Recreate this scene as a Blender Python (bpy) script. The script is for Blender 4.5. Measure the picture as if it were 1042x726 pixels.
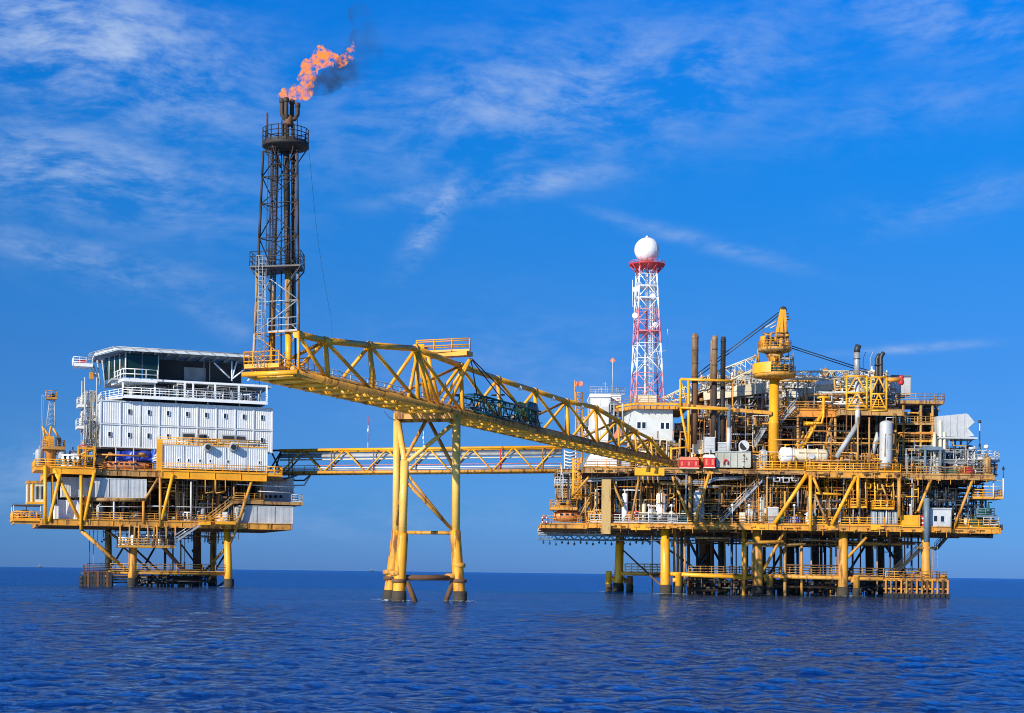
import bpy, bmesh, math, random
import numpy as np
from mathutils import Vector, Matrix

for o in list(bpy.data.objects):
    bpy.data.objects.remove(o)
scene = bpy.context.scene
COL = scene.collection
rnd = random.Random(7)
PI = math.pi

# ------------------------------------------------------------------ camera
FPX, EYE = 1600.0, 2.8            # focal length in photo pixels, eye height over the sea
CX, HY, ROLL = 521.0, 582.9, 0.0118
CR, SR = math.cos(ROLL), math.sin(ROLL)
cam_data = bpy.data.cameras.new('camera')
cam = bpy.data.objects.new('camera', cam_data)
COL.objects.link(cam)
right = Vector((CR, 0, SR)); up = Vector((-SR, 0, CR)); back = Vector((0, -1, 0))
cam.matrix_world = Matrix(((right.x, up.x, back.x, 0), (right.y, up.y, back.y, 0),
                           (right.z, up.z, back.z, EYE), (0, 0, 0, 1)))
cam_data.sensor_width = 36.0
cam_data.lens = 36.0 * FPX / 1042.0
cam_data.shift_y = (HY - 363.0) / 1042.0
cam_data.clip_start = 0.5
cam_data.clip_end = 60000
scene.camera = cam
scene.view_settings.view_transform = 'Standard'
scene.view_settings.look = 'None'
scene.view_settings.exposure = 0.25
scene.view_settings.gamma = 1.0
scene.cycles.filter_width = 1.0
scene.cycles.max_bounces = 6
scene.cycles.diffuse_bounces = 3
scene.cycles.glossy_bounces = 3
scene.cycles.transparent_max_bounces = 8
scene.cycles.volume_bounces = 0

# ------------------------------------------------------------------ light
SUN = Vector((-0.585, -0.71, 0.41)).normalized()      # towards the sun
sl = bpy.data.lights.new('sun', 'SUN')
sl.energy = 5.0
sl.angle = math.radians(0.53)
sl.color = (1.0, 0.92, 0.79)
so = bpy.data.objects.new('sun', sl)
COL.objects.link(so)
so.rotation_euler = (-SUN).to_track_quat('-Z', 'Y').to_euler()
so.location = (-60, -60, 80)

# ------------------------------------------------------------------ node helpers
class NT:
    def __init__(s, nt):
        s.nt = nt
    def n(s, typ, **kw):
        nd = s.nt.nodes.new(typ)
        for k, v in kw.items():
            setattr(nd, k, v)
        return nd
    def put(s, sock, v):
        if hasattr(v, 'is_output') or isinstance(v, bpy.types.NodeSocket):
            s.nt.links.new(v, sock)
        elif v is not None:
            sock.default_value = v
    def m(s, op, a, b=None, c=None, clamp=False):
        nd = s.n('ShaderNodeMath', operation=op)
        nd.use_clamp = clamp
        s.put(nd.inputs[0], a)
        if b is not None: s.put(nd.inputs[1], b)
        if c is not None: s.put(nd.inputs[2], c)
        return nd.outputs[0]
    def mix(s, f, a, b, mode='MIX'):
        nd = s.n('ShaderNodeMix', data_type='RGBA', blend_type=mode)
        s.put(nd.inputs[0], f); s.put(nd.inputs[6], a); s.put(nd.inputs[7], b)
        return nd.outputs[2]
    def noise(s, vec, scale, detail=4, rough=0.55, dist=0.0, col=False):
        nd = s.n('ShaderNodeTexNoise')
        s.put(nd.inputs['Vector'], vec)
        nd.inputs['Scale'].default_value = scale
        nd.inputs['Detail'].default_value = detail
        nd.inputs['Roughness'].default_value = rough
        nd.inputs['Distortion'].default_value = dist
        return nd.outputs['Color' if col else 0]
    def ramp(s, f, lo, hi):
        nd = s.n('ShaderNodeMapRange')
        nd.interpolation_type = 'SMOOTHSTEP'
        s.put(nd.inputs[0], f)
        nd.inputs[1].default_value = lo; nd.inputs[2].default_value = hi
        return nd.outputs[0]
    def mapping(s, vec, scale=(1, 1, 1), rot=(0, 0, 0), loc=(0, 0, 0)):
        nd = s.n('ShaderNodeMapping')
        s.put(nd.inputs[0], vec)
        nd.inputs['Scale'].default_value = scale
        nd.inputs['Rotation'].default_value = rot
        nd.inputs['Location'].default_value = loc
        return nd.outputs[0]

def c4(c): return (c[0], c[1], c[2], 1.0)

# ------------------------------------------------------------------ world: Nishita sky with thin cirrus
world = bpy.data.worlds.new('World')
scene.world = world
world.use_nodes = True
wt = world.node_tree
wt.nodes.clear()
w = NT(wt)
sky = w.n('ShaderNodeTexSky', sky_type='NISHITA')
sky.sun_disc = False
sky.sun_elevation = math.asin(SUN.z)
sky.sun_rotation = math.atan2(SUN.x, SUN.y)
sky.altitude = 0
sky.air_density = 1.0
sky.dust_density = 0.25
sky.ozone_density = 4.0
hs = w.n('ShaderNodeHueSaturation')
wt.links.new(sky.outputs[0], hs.inputs['Color'])
hs.inputs['Saturation'].default_value = 1.22
tc = w.n('ShaderNodeTexCoord')
sep = w.n('ShaderNodeSeparateXYZ')
wt.links.new(tc.outputs['Generated'], sep.inputs[0])
DX, DY, DZ = sep.outputs
az = w.m('MULTIPLY', w.m('ARCTAN2', DX, DY), 180 / PI)
el = w.m('MULTIPLY', w.m('ARCSINE', DZ), 180 / PI)
comb = w.n('ShaderNodeCombineXYZ')
w.put(comb.inputs[0], az); w.put(comb.inputs[1], el)
AE = comb.outputs[0]
# clear tropical air: the deep polarised blue of the photograph, the same all round; highest stops lowered to cut fill light
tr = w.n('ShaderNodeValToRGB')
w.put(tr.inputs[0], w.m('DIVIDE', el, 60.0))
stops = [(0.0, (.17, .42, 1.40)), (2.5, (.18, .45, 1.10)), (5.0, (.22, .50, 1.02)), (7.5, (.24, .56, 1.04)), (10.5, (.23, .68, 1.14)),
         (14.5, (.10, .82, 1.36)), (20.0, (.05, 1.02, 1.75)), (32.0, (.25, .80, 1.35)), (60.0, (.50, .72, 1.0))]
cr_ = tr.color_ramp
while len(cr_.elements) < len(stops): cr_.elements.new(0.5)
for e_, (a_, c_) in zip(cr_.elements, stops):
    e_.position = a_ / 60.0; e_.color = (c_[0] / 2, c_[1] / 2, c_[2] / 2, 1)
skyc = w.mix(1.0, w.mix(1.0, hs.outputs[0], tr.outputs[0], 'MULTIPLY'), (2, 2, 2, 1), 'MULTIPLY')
def pxae(x, y): return math.degrees(math.atan((x - CX) / FPX)), math.degrees(math.atan((HY - y) / FPX))
# streak texture: two stretched noises
warp = w.noise(AE, 0.13, 2, 0.5, 0, True)
wv = w.n('ShaderNodeVectorMath', operation='MULTIPLY_ADD')
w.put(wv.inputs[0], warp); wv.inputs[1].default_value = (3.4, 2.0, 0); w.put(wv.inputs[2], AE)
AEw = wv.outputs[0]
st1 = w.noise(w.mapping(AEw, (0.20, 0.46, 1), (0, 0, math.radians(12))), 1.0, 7, 0.58)
st2 = w.noise(w.mapping(AEw, (0.55, 1.15, 1), (0, 0, math.radians(-16))), 1.0, 7, 0.62)
st3 = w.noise(w.mapping(AEw, (0.9, 3.2, 1), (0, 0, math.radians(14))), 1.0, 6, 0.66)
tex = w.m('ADD', w.m('ADD', w.m('MULTIPLY', st1, 0.50), w.m('MULTIPLY', st2, 0.28)), w.m('MULTIPLY', st3, 0.22))
blobs = [  # photo-like cirrus banks: centre px, radii px, tilt degrees (positive = rising to the right), weight
    (60, 60, 175, 66, -14, 0.92), (70, 195, 150, 40, -6, 0.75), (95, 285, 120, 20, -10, 0.55),
    (205, 325, 70, 12, -30, 0.40), (560, 100, 230, 58, 8, 0.56), (700, 60, 150, 36, 14, 0.30), (440, 222, 52, 12, 58, 1.0),
    (510, 190, 105, 12, 8, 0.75), (705, 245, 95, 7, -15, 0.42), (960, 30, 130, 36, -8, 0.45), (910, 120, 150, 30, 8, 0.20),
    (925, 357, 60, 4, 3, 0.55), (60, 500, 140, 40, 0, 0.36), (340, 540, 190, 30, 0, 0.30), (520, 380, 190, 60, 0, 0.16),
    (960, 215, 90, 20, 10, 0.25)]
mask = None
for (bx, by, rx, ry, ang, wgt) in blobs:
    a0, e0 = pxae(bx, by)
    k = FPX * PI / 180
    ca, sa = math.cos(math.radians(ang)), math.sin(math.radians(ang))
    da = w.m('SUBTRACT', az, a0); de = w.m('SUBTRACT', el, e0)
    p = w.m('DIVIDE', w.m('ADD', w.m('MULTIPLY', da, ca), w.m('MULTIPLY', de, sa)), rx / k)
    q = w.m('DIVIDE', w.m('SUBTRACT', w.m('MULTIPLY', de, ca), w.m('MULTIPLY', da, sa)), ry / k)
    r2 = w.m('ADD', w.m('MULTIPLY', p, p), w.m('MULTIPLY', q, q))
    g = w.m('MULTIPLY', w.m('EXPONENT', w.m('MULTIPLY', r2, -0.9)), wgt)
    mask = g if mask is None else w.m('MAXIMUM', mask, g)
# everywhere else the sky carries the same loose cirrus
broad = w.m('MULTIPLY', w.ramp(w.noise(w.mapping(AE, (0.03, 0.06, 1)), 1.0, 3), 0.50, 0.75), 0.35)
away = w.ramp(w.m('ABSOLUTE', az), 19.0, 27.0)
above = w.ramp(el, 21.0, 27.0)
mask = w.m('MAXIMUM', mask, w.m('MULTIPLY', broad, w.m('MAXIMUM', away, above)))
dens = w.m('MULTIPLY', w.ramp(tex, 0.40, 0.66), w.m('MULTIPLY', mask, 1.22), clamp=True)
dens = w.m('MULTIPLY', dens, w.ramp(el, 0.3, 3.0))
CLOUD = (4.0, 5.4, 8.2)
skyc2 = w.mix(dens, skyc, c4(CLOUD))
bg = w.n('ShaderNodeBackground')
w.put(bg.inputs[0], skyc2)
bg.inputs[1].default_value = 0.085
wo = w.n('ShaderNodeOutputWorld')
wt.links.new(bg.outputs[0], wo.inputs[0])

# ------------------------------------------------------------------ materials
MATS = {}
def paint(name, base, rust=0.25, rough=0.5, second=None, scale=0.35, metallic=0.0, streak=True, bump=0.02,
          rustcol=(0.16, 0.055, 0.018)):
    """weathered paint: mottled base, vertical rust streaks and blotches in world space"""
    m = bpy.data.materials.new(name)
    m.use_nodes = True
    nt = m.node_tree
    t = NT(nt)
    b = nt.nodes['Principled BSDF']
    g = t.n('ShaderNodeNewGeometry')
    P = g.outputs['Position']
    n1 = t.noise(P, scale, 5, 0.6)
    n2 = t.noise(t.mapping(P, (1.3, 1.3, 0.16) if streak else (1, 1, 1)), 1.6, 6, 0.62)
    sec = second or tuple(c * 0.68 for c in base)
    col = t.mix(t.ramp(n1, 0.35, 0.70), c4(base), c4(sec))
    if rust > 0:
        lo = 0.74 - rust * 0.42
        rm = t.ramp(n2, lo, lo + 0.13)
        n3 = t.noise(P, 5.0, 3, 0.6)
        rc = t.mix(n3, c4(rustcol), c4(tuple(c * 0.45 for c in rustcol)))
        col = t.mix(t.m('MULTIPLY', rm, 0.85), col, rc)
        b.inputs['Roughness'].default_value = rough
        t.put(b.inputs['Roughness'], t.m('ADD', t.m('MULTIPLY', rm, 0.3), rough, clamp=True))
    else:
        b.inputs['Roughness'].default_value = rough
    t.put(b.inputs['Base Color'], col)
    b.inputs['Metallic'].default_value = metallic
    bp = t.n('ShaderNodeBump')
    bp.inputs['Strength'].default_value = 0.35
    bp.inputs['Distance'].default_value = bump
    t.put(bp.inputs['Height'], n2)
    t.put(b.inputs['Normal'], bp.outputs[0])
    MATS[name] = m
    return m

YEL = paint('yellow_paint', (0.88, 0.405, 0.015), 0.34, 0.42, (0.74, 0.30, 0.012))
STN = paint('rust_stained_yellow_paint', (0.84, 0.38, 0.016), 0.62, 0.5, (0.68, 0.24, 0.012))
GOLD = paint('weathered_yellow_paint', (0.68, 0.305, 0.028), 0.56, 0.55, (0.42, 0.20, 0.04))
TAN = paint('faded_tan_paint', (0.50, 0.275, 0.075), 0.60, 0.6, (0.30, 0.17, 0.06))
ORA = paint('orange_primer', (0.70, 0.27, 0.03), 0.35, 0.5, (0.52, 0.20, 0.03))
WHI = paint('white_paint', (0.82, 0.83, 0.82), 0.05, 0.45, (0.76, 0.77, 0.76))
CRE = paint('cream_paint', (0.72, 0.66, 0.48), 0.20, 0.5, (0.58, 0.50, 0.34))
GRY = paint('grey_paint', (0.40, 0.42, 0.42), 0.22, 0.5, (0.28, 0.29, 0.29))
LGR = paint('light_grey_paint', (0.52, 0.53, 0.52), 0.22, 0.45, (0.40, 0.41, 0.41))
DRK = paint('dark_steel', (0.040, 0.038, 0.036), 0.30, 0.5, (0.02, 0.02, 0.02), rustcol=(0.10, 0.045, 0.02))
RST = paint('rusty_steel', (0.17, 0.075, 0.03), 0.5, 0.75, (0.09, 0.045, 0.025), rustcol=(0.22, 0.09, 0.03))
SOOT = paint('sooty_steel', (0.050, 0.034, 0.024), 0.45, 0.7, (0.02, 0.017, 0.015), rustcol=(0.13, 0.06, 0.03))
SIL = paint('galvanised_steel', (0.55, 0.55, 0.53), 0.15, 0.35, (0.42, 0.42, 0.41), metallic=0.5)
STK = paint('heat_stained_stack', (0.42, 0.27, 0.14), 0.45, 0.55, (0.26, 0.15, 0.08), metallic=0.3)
PNK = paint('sun_faded_red_paint', (0.68, 0.18, 0.22), 0.0, 0.5, (0.74, 0.38, 0.42))
BUF = paint('faded_buff_paint', (0.50, 0.32, 0.11), 0.50, 0.55, (0.48, 0.32, 0.12))
LQW = paint('chalky_white_paint', (0.67, 0.69, 0.69), 0.14, 0.5, (0.58, 0.60, 0.60))
PAL = paint('pale_yellow_paint', (0.82, 0.49, 0.11), 0.22, 0.45, (0.70, 0.38, 0.06))
OFW = paint('stained_off_white_paint', (0.60, 0.62, 0.60), 0.24, 0.5, (0.50, 0.51, 0.48))
DGR = paint('dirty_grey_paint', (0.46, 0.46, 0.38), 0.32, 0.55, (0.36, 0.35, 0.28))
RED = paint('red_paint', (0.62, 0.035, 0.03), 0.12, 0.45, (0.48, 0.03, 0.03))
BLU = paint('blue_tarpaulin', (0.015, 0.035, 0.30), 0.0, 0.6, (0.02, 0.06, 0.42))
LBL = paint('bright_blue_tarpaulin', (0.04, 0.13, 0.55), 0.0, 0.6, (0.05, 0.18, 0.62))
LIF = paint('faded_orange_fibreglass', (0.78, 0.20, 0.04), 0.10, 0.4, (0.70, 0.28, 0.10))
GRN = paint('dark_green_paint', (0.015, 0.10, 0.075), 0.25, 0.45, (0.01, 0.045, 0.04))
TEAL = paint('blue_grey_paint', (0.13, 0.19, 0.24), 0.25, 0.5, (0.08, 0.11, 0.14))
BLK = paint('black_rubber', (0.018, 0.018, 0.018), 0.0, 0.75)
MAR = paint('marine_growth', (0.06, 0.045, 0.028), 0.4, 0.85, (0.025, 0.022, 0.018), streak=False, rustcol=(0.12, 0.06, 0.03), bump=0.1)
SALM = paint('salmon_cloth', (0.80, 0.22, 0.12), 0.0, 0.8)

def glass(name, base):
    m = bpy.data.materials.new(name); m.use_nodes = True
    b = m.node_tree.nodes['Principled BSDF']
    b.inputs['Base Color'].default_value = c4(base)
    b.inputs['Roughness'].default_value = 0.08
    b.inputs['IOR'].default_value = 1.5
    return m
PANE = glass('dark_window_glass', (0.012, 0.022, 0.04))
GPANE = glass('green_tinted_glass', (0.006, 0.024, 0.019))

# ------------------------------------------------------------------ mesh builder
class MB:
    def __init__(s):
        s.v = []; s.f = []; s.sm = []
    def quad_mesh(s, vs, fs, smooth=False):
        b = len(s.v)
        s.v += [tuple(p) for p in vs]
        for f in fs:
            s.f.append(tuple(i + b for i in f)); s.sm.append(smooth)
        return s
    def hexa(s, c):
        """eight corners: 0-3 bottom ring, 4-7 top ring"""
        return s.quad_mesh(c, [(3, 2, 1, 0), (4, 5, 6, 7), (0, 1, 5, 4), (1, 2, 6, 5), (2, 3, 7, 6), (3, 0, 4, 7)])
    def beam(s, p, q, h=0.3, wd=0.2, upv=None):
        p = Vector(p); q = Vector(q)
        d = (q - p)
        if d.length < 1e-6: return s
        d.normalize()
        u = Vector(upv) if upv is not None else Vector((0, 0, 1))
        if abs(d.dot(u)) > 0.97: u = Vector((0, 1, 0))
        sd = d.cross(u).normalized(); u2 = sd.cross(d).normalized()
        a = sd * wd / 2; b = u2 * h / 2
        return s.hexa([p - a - b, p + a - b, q + a - b, q - a - b, p - a + b, p + a + b, q + a + b, q - a + b])
    def pipe(s, pts, r, n=6, r2=None, cap=True):
        pts = [Vector(p) for p in pts]
        if n < 7 and r > 0.3: n = 10
        m = len(pts)
        rings = []
        prev = None
        for i, p in enumerate(pts):
            if i == 0: d = pts[1] - pts[0]
            elif i == m - 1: d = pts[-1] - pts[-2]
            else: d = (pts[i + 1] - p).normalized() + (p - pts[i - 1]).normalized()
            if d.length < 1e-9: d = Vector((0, 0, 1))
            d.normalize()
            if prev is None:
                ref = Vector((0, 0, 1)) if abs(d.z) < 0.9 else Vector((1, 0, 0))
                a = d.cross(ref).normalized()
            else:
                a = (prev - d * prev.dot(d))
                a = a.normalized() if a.length > 1e-6 else d.orthogonal().normalized()
            prev = a
            bb = d.cross(a)
            rr = r if r2 is None else r + (r2 - r) * i / (m - 1)
            rings.append([p + (a * math.cos(2 * PI * k / n) + bb * math.sin(2 * PI * k / n)) * rr for k in range(n)])
        vs = [v for rg in rings for v in rg]
        fs = []
        for i in range(m - 1):
            for k in range(n):
                k2 = (k + 1) % n
                fs.append((i * n + k, i * n + k2, (i + 1) * n + k2, (i + 1) * n + k))
        s.quad_mesh(vs, fs, True)
        if cap:
            b = len(s.v) - len(vs)
            s.f.append(tuple(b + k for k in reversed(range(n)))); s.sm.append(False)
            s.f.append(tuple(b + (m - 1) * n + k for k in range(n))); s.sm.append(False)
        return s
    def tube(s, p, q, r, n=6, r2=None):
        return s.pipe([p, q], r, n, r2)
    def lathe(s, c, prof, n=20, axis=(0, 0, 1), smooth=True):
        c = Vector(c); ax = Vector(axis).normalized()
        ref = Vector((0, 0, 1)) if abs(ax.z) < 0.9 else Vector((1, 0, 0))
        a = ax.cross(ref).normalized(); b = ax.cross(a)
        vs = []; fs = []
        for (r, h) in prof:
            for k in range(n):
                t = 2 * PI * k / n
                vs.append(c + ax * h + (a * math.cos(t) + b * math.sin(t)) * max(r, 1e-3))
        for i in range(len(prof) - 1):
            for k in range(n):
                k2 = (k + 1) % n
                fs.append((i * n + k, i * n + k2, (i + 1) * n + k2, (i + 1) * n + k))
        s.quad_mesh(vs, fs, smooth)
        b0 = len(s.v) - len(vs)
        s.f.append(tuple(b0 + k for k in reversed(range(n)))); s.sm.append(False)
        s.f.append(tuple(b0 + (len(prof) - 1) * n + k for k in range(n))); s.sm.append(False)
        return s
    def vessel(s, p, q, r, n=16):
        """pressure vessel with domed ends between p and q"""
        p = Vector(p); q = Vector(q); L = (q - p).length
        prof = [(0.02, 0)]
        for t in (0.25, 0.5, 0.8, 1.0):
            prof.append((r * math.sin(t * PI / 2), r * 0.55 * (1 - math.cos(t * PI / 2))))
        prof += [(rr, L - h) for rr, h in reversed(prof)]
        return s.lathe(p, prof, n, q - p)
    def build(s, name, mat, parent=None, kind=None, label=None, base=None):
        me = bpy.data.meshes.new(name)
        root = parent
        off = Vector((0, 0, 0))
        if parent is not None:
            off = Vector(parent['_base'])
        elif base is not None:
            off = Vector(base)
        vs = [(x - off.x, y - off.y, z - off.z) for x, y, z in s.v]
        me.from_pydata(vs, [], s.f)
        me.polygons.foreach_set('use_smooth', s.sm)
        me.materials.append(mat)
        me.update()
        o = bpy.data.objects.new(name, me)
        COL.objects.link(o)
        o['_base'] = tuple(off)
        if parent is not None:
            o.parent = parent
        else:
            o.location = off
        if kind: o['kind'] = kind
        if label: o['label'] = label
        return o

def thing(name, label, cat, base, group=None):
    o = bpy.data.objects.new(name, None)
    COL.objects.link(o)
    o.empty_display_size = 0.5
    o.location = base
    o['_base'] = tuple(base)
    o['label'] = label; o['category'] = cat
    if group: o['group'] = group
    return o
def tag(o, label, cat, group=None):
    o['label'] = label; o['category'] = cat
    if group: o['group'] = group
    return o
def copy_part(src, parent, world_shift):
    """a linked copy of a part, moved by world_shift, under the same or another thing"""
    c = src.copy()
    COL.objects.link(c)
    c.parent = parent
    c.location = Vector(src.location) + Vector(world_shift) + Vector(src['_base']) - Vector(parent['_base'])
    return c

def pt(x, y, Y):
    """the world point seen at photo pixel x, y at distance Y"""
    u = x - CX; v = HY - y
    xr = u * CR - v * SR; zr = u * SR + v * CR
    return Vector((xr * Y / FPX, Y, EYE + zr * Y / FPX))

class Frame:
    """a platform's own axes: u along the front, d back from the front, z up"""
    def __init__(s, px, Y, deg):
        o = pt(px, HY, Y); s.o = Vector((o.x, o.y, 0))
        a = math.radians(deg)
        s.ux = Vector((math.cos(a), math.sin(a), 0)); s.dx = Vector((-math.sin(a), math.cos(a), 0))
    def W(s, u, d, z):
        return s.o + s.ux * u + s.dx * d + Vector((0, 0, z))
    def L(s, x, y, d):
        a = pt(x, y, 1.0); ray = Vector((a.x, 1.0, a.z - EYE))
        t = (d + s.o.dot(s.dx)) / Vector((ray.x, ray.y, 0)).dot(s.dx)
        p = ray * t
        return (Vector((p.x, p.y, 0)) - s.o).dot(s.ux), p.z + EYE
    def P(s, x, y, d):
        u, z = s.L(x, y, d)
        return s.W(u, d, z)
    def rect(s, x0, y0, x1, y1, d):
        xm, ym = (x0 + x1) / 2, (y0 + y1) / 2
        return s.L(x0, ym, d)[0], s.L(x1, ym, d)[0], s.L(xm, y1, d)[1], s.L(xm, y0, d)[1]
    def ubox(s, mb, u0, u1, d0, d1, z0, z1):
        c = [s.W(u0, d0, z0), s.W(u1, d0, z0), s.W(u1, d1, z0), s.W(u0, d1, z0),
             s.W(u0, d0, z1), s.W(u1, d0, z1), s.W(u1, d1, z1), s.W(u0, d1, z1)]
        return mb.hexa(c)
    def box(s, mb, x0, y0, x1, y1, d0, d1):
        u0, u1, z0, z1 = s.rect(x0, y0, x1, y1, d0)
        return s.ubox(mb, u0, u1, d0, d1, z0, z1)

R = Frame(787, 218, 0)
Lf = Frame(170, 236, 20)

def seg(name, parent, mat, p, q, r, n=6, r2=None):
    return MB().tube(p, q, r, n, r2).build(name, mat, parent)
def bm_(name, parent, mat, p, q, h, wd):
    return MB().beam(p, q, h, wd).build(name, mat, parent)

def rail_mb(mb, pts, h=1.1, r=0.05, step=1.7, mid=2, posts=True, kick=True):
    pts = [Vector(p) for p in pts]
    for a, b in zip(pts, pts[1:]):
        L = (b - a).length
        k = max(1, round(L / step))
        for i in range(k + 1):
            if posts:
                p = a.lerp(b, i / k)
                mb.tube(p, p + Vector((0, 0, h)), r, 4)
        for j in range(mid + 1):
            z = Vector((0, 0, h * (j + 1) / (mid + 1)))
            mb.tube(a + z, b + z, r, 4)
        if kick:
            mb.beam(a + Vector((0, 0, 0.08)), b + Vector((0, 0, 0.08)), 0.16, 0.03)
    return mb
def rail(parent, mat, pts, **kw):
    return rail_mb(MB(), pts, **kw).build('railing', mat, parent)

def stair(parent, mat, a, b, wid=1.0, side=None, treads=True):
    """stair flight from a (low) to b (high): stringers and handrails are one part, every tread its own"""
    a = Vector(a); b = Vector(b)
    d = b - a
    hz = Vector((d.x, d.y, 0)).normalized()
    sd = Vector(side) if side is not None else Vector((-hz.y, hz.x, 0))
    m = MB()
    for k in (0, 1):
        o = sd * wid * k
        m.beam(a + o, b + o, 0.28, 0.07)
        for h in (0.5, 1.0):
            m.tube(a + o + Vector((0, 0, h)), b + o + Vector((0, 0, h)), 0.04, 4)
        n = max(2, int(d.length / 1.5))
        for i in range(n + 1):
            p = a.lerp(b, i / n) + o
            m.tube(p, p + Vector((0, 0, 1.0)), 0.04, 4)
    o = m.build('stair', mat, parent)
    if treads:
        n = max(3, int(abs(d.z) / 0.24))
        t0 = a + d / n * 0.5 + sd * 0.06
        tr = MB().beam(t0, t0 + sd * (wid - 0.12), 0.04, 0.26).build('tread', mat, o)
        for i in range(1, n):
            c = tr.copy(); COL.objects.link(c); c.parent = o
            c.location = Vector(tr.location) + d / n * i
    return o

def ladder_mb(mb, a, b, wid=0.45, side=(1, 0, 0), cage=False, r=0.035):
    a = Vector(a); b = Vector(b); sd = Vector(side).normalized() * wid
    mb.tube(a, b, r, 4); mb.tube(a + sd, b + sd, r, 4)
    n = max(2, int((b - a).length / 0.32))
    for i in range(n):
        p = a.lerp(b, (i + 0.5) / n)
        mb.tube(p, p + sd, r * 0.7, 4)
    if cage:
        k = max(2, int((b - a).length / 1.0))
        for i in range(k + 1):
            p = a.lerp(b, i / k) + sd * 0.5
            ring = [p + Vector((math.cos(t) * 0.42, -0.35 + math.sin(t) * 0.42, 0)) for t in [PI * j / 4 for j in range(8)]]
            mb.pipe(ring + [ring[0]], 0.025, 4)
        for j in (4.5, 5.5, 6.5, 7.5):
            o = sd * 0.5 + Vector((math.cos(PI * j / 4) * 0.42, -0.35 + math.sin(PI * j / 4) * 0.42, 0))
            mb.tube(a + o, b + o, 0.025, 4)
    return mb

def corrugated(mb, F, u0, u1, d, z0, z1, pitch=0.46, depth=0.09, facing='front', dspan=None):
    """trapezoid-ribbed sheet with real depth; facing 'front' spans u0..u1 at d, 'left' spans dspan at u0"""
    a0, a1 = (u0, u1) if facing == 'front' else dspan
    n = max(2, round((a1 - a0) / pitch))
    st = (a1 - a0) / n
    prof = []
    for i in range(n):
        x = a0 + i * st
        prof += [(x, 0), (x + st * 0.38, 0), (x + st * 0.5, depth), (x + st * 0.88, depth)]
    prof.append((a1, 0))
    vs = []
    for z in (z0, z1):
        for x, q in prof:
            vs.append(F.W(x, d + q, z) if facing == 'front' else F.W(u0 + q, x, z))
    k = len(prof)
    fs = [(i, i + 1, k + i + 1, k + i) if facing == 'front' else (i + 1, i, k + i, k + i + 1) for i in range(k - 1)]
    mb.quad_mesh(vs, fs)
    return mb

def window_at(parent, F, x, y, wpx, hpx, d, proud=0.05, fmat=None, pmat=None):
    u, z = F.L(x, y, d)
    s = FPX / F.W(u, d, z).y
    hw, hh = wpx / s / 2, hpx / s / 2
    m = MB(); t = 0.09
    F.ubox(m, u - hw - t, u + hw + t, d - proud, d + 0.12, z + hh, z + hh + t)
    F.ubox(m, u - hw - t, u + hw + t, d - proud, d + 0.12, z - hh - t, z - hh)
    F.ubox(m, u - hw - t, u - hw, d - proud, d + 0.12, z - hh, z + hh)
    F.ubox(m, u + hw, u + hw + t, d - proud, d + 0.12, z - hh, z + hh)
    wf = m.build('window', fmat or WHI, parent)
    m = MB(); F.ubox(m, u - hw, u + hw, d - 0.025, d + 0.10, z - hh, z + hh)
    m.build('pane', pmat or PANE, wf)
    return wf

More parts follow.
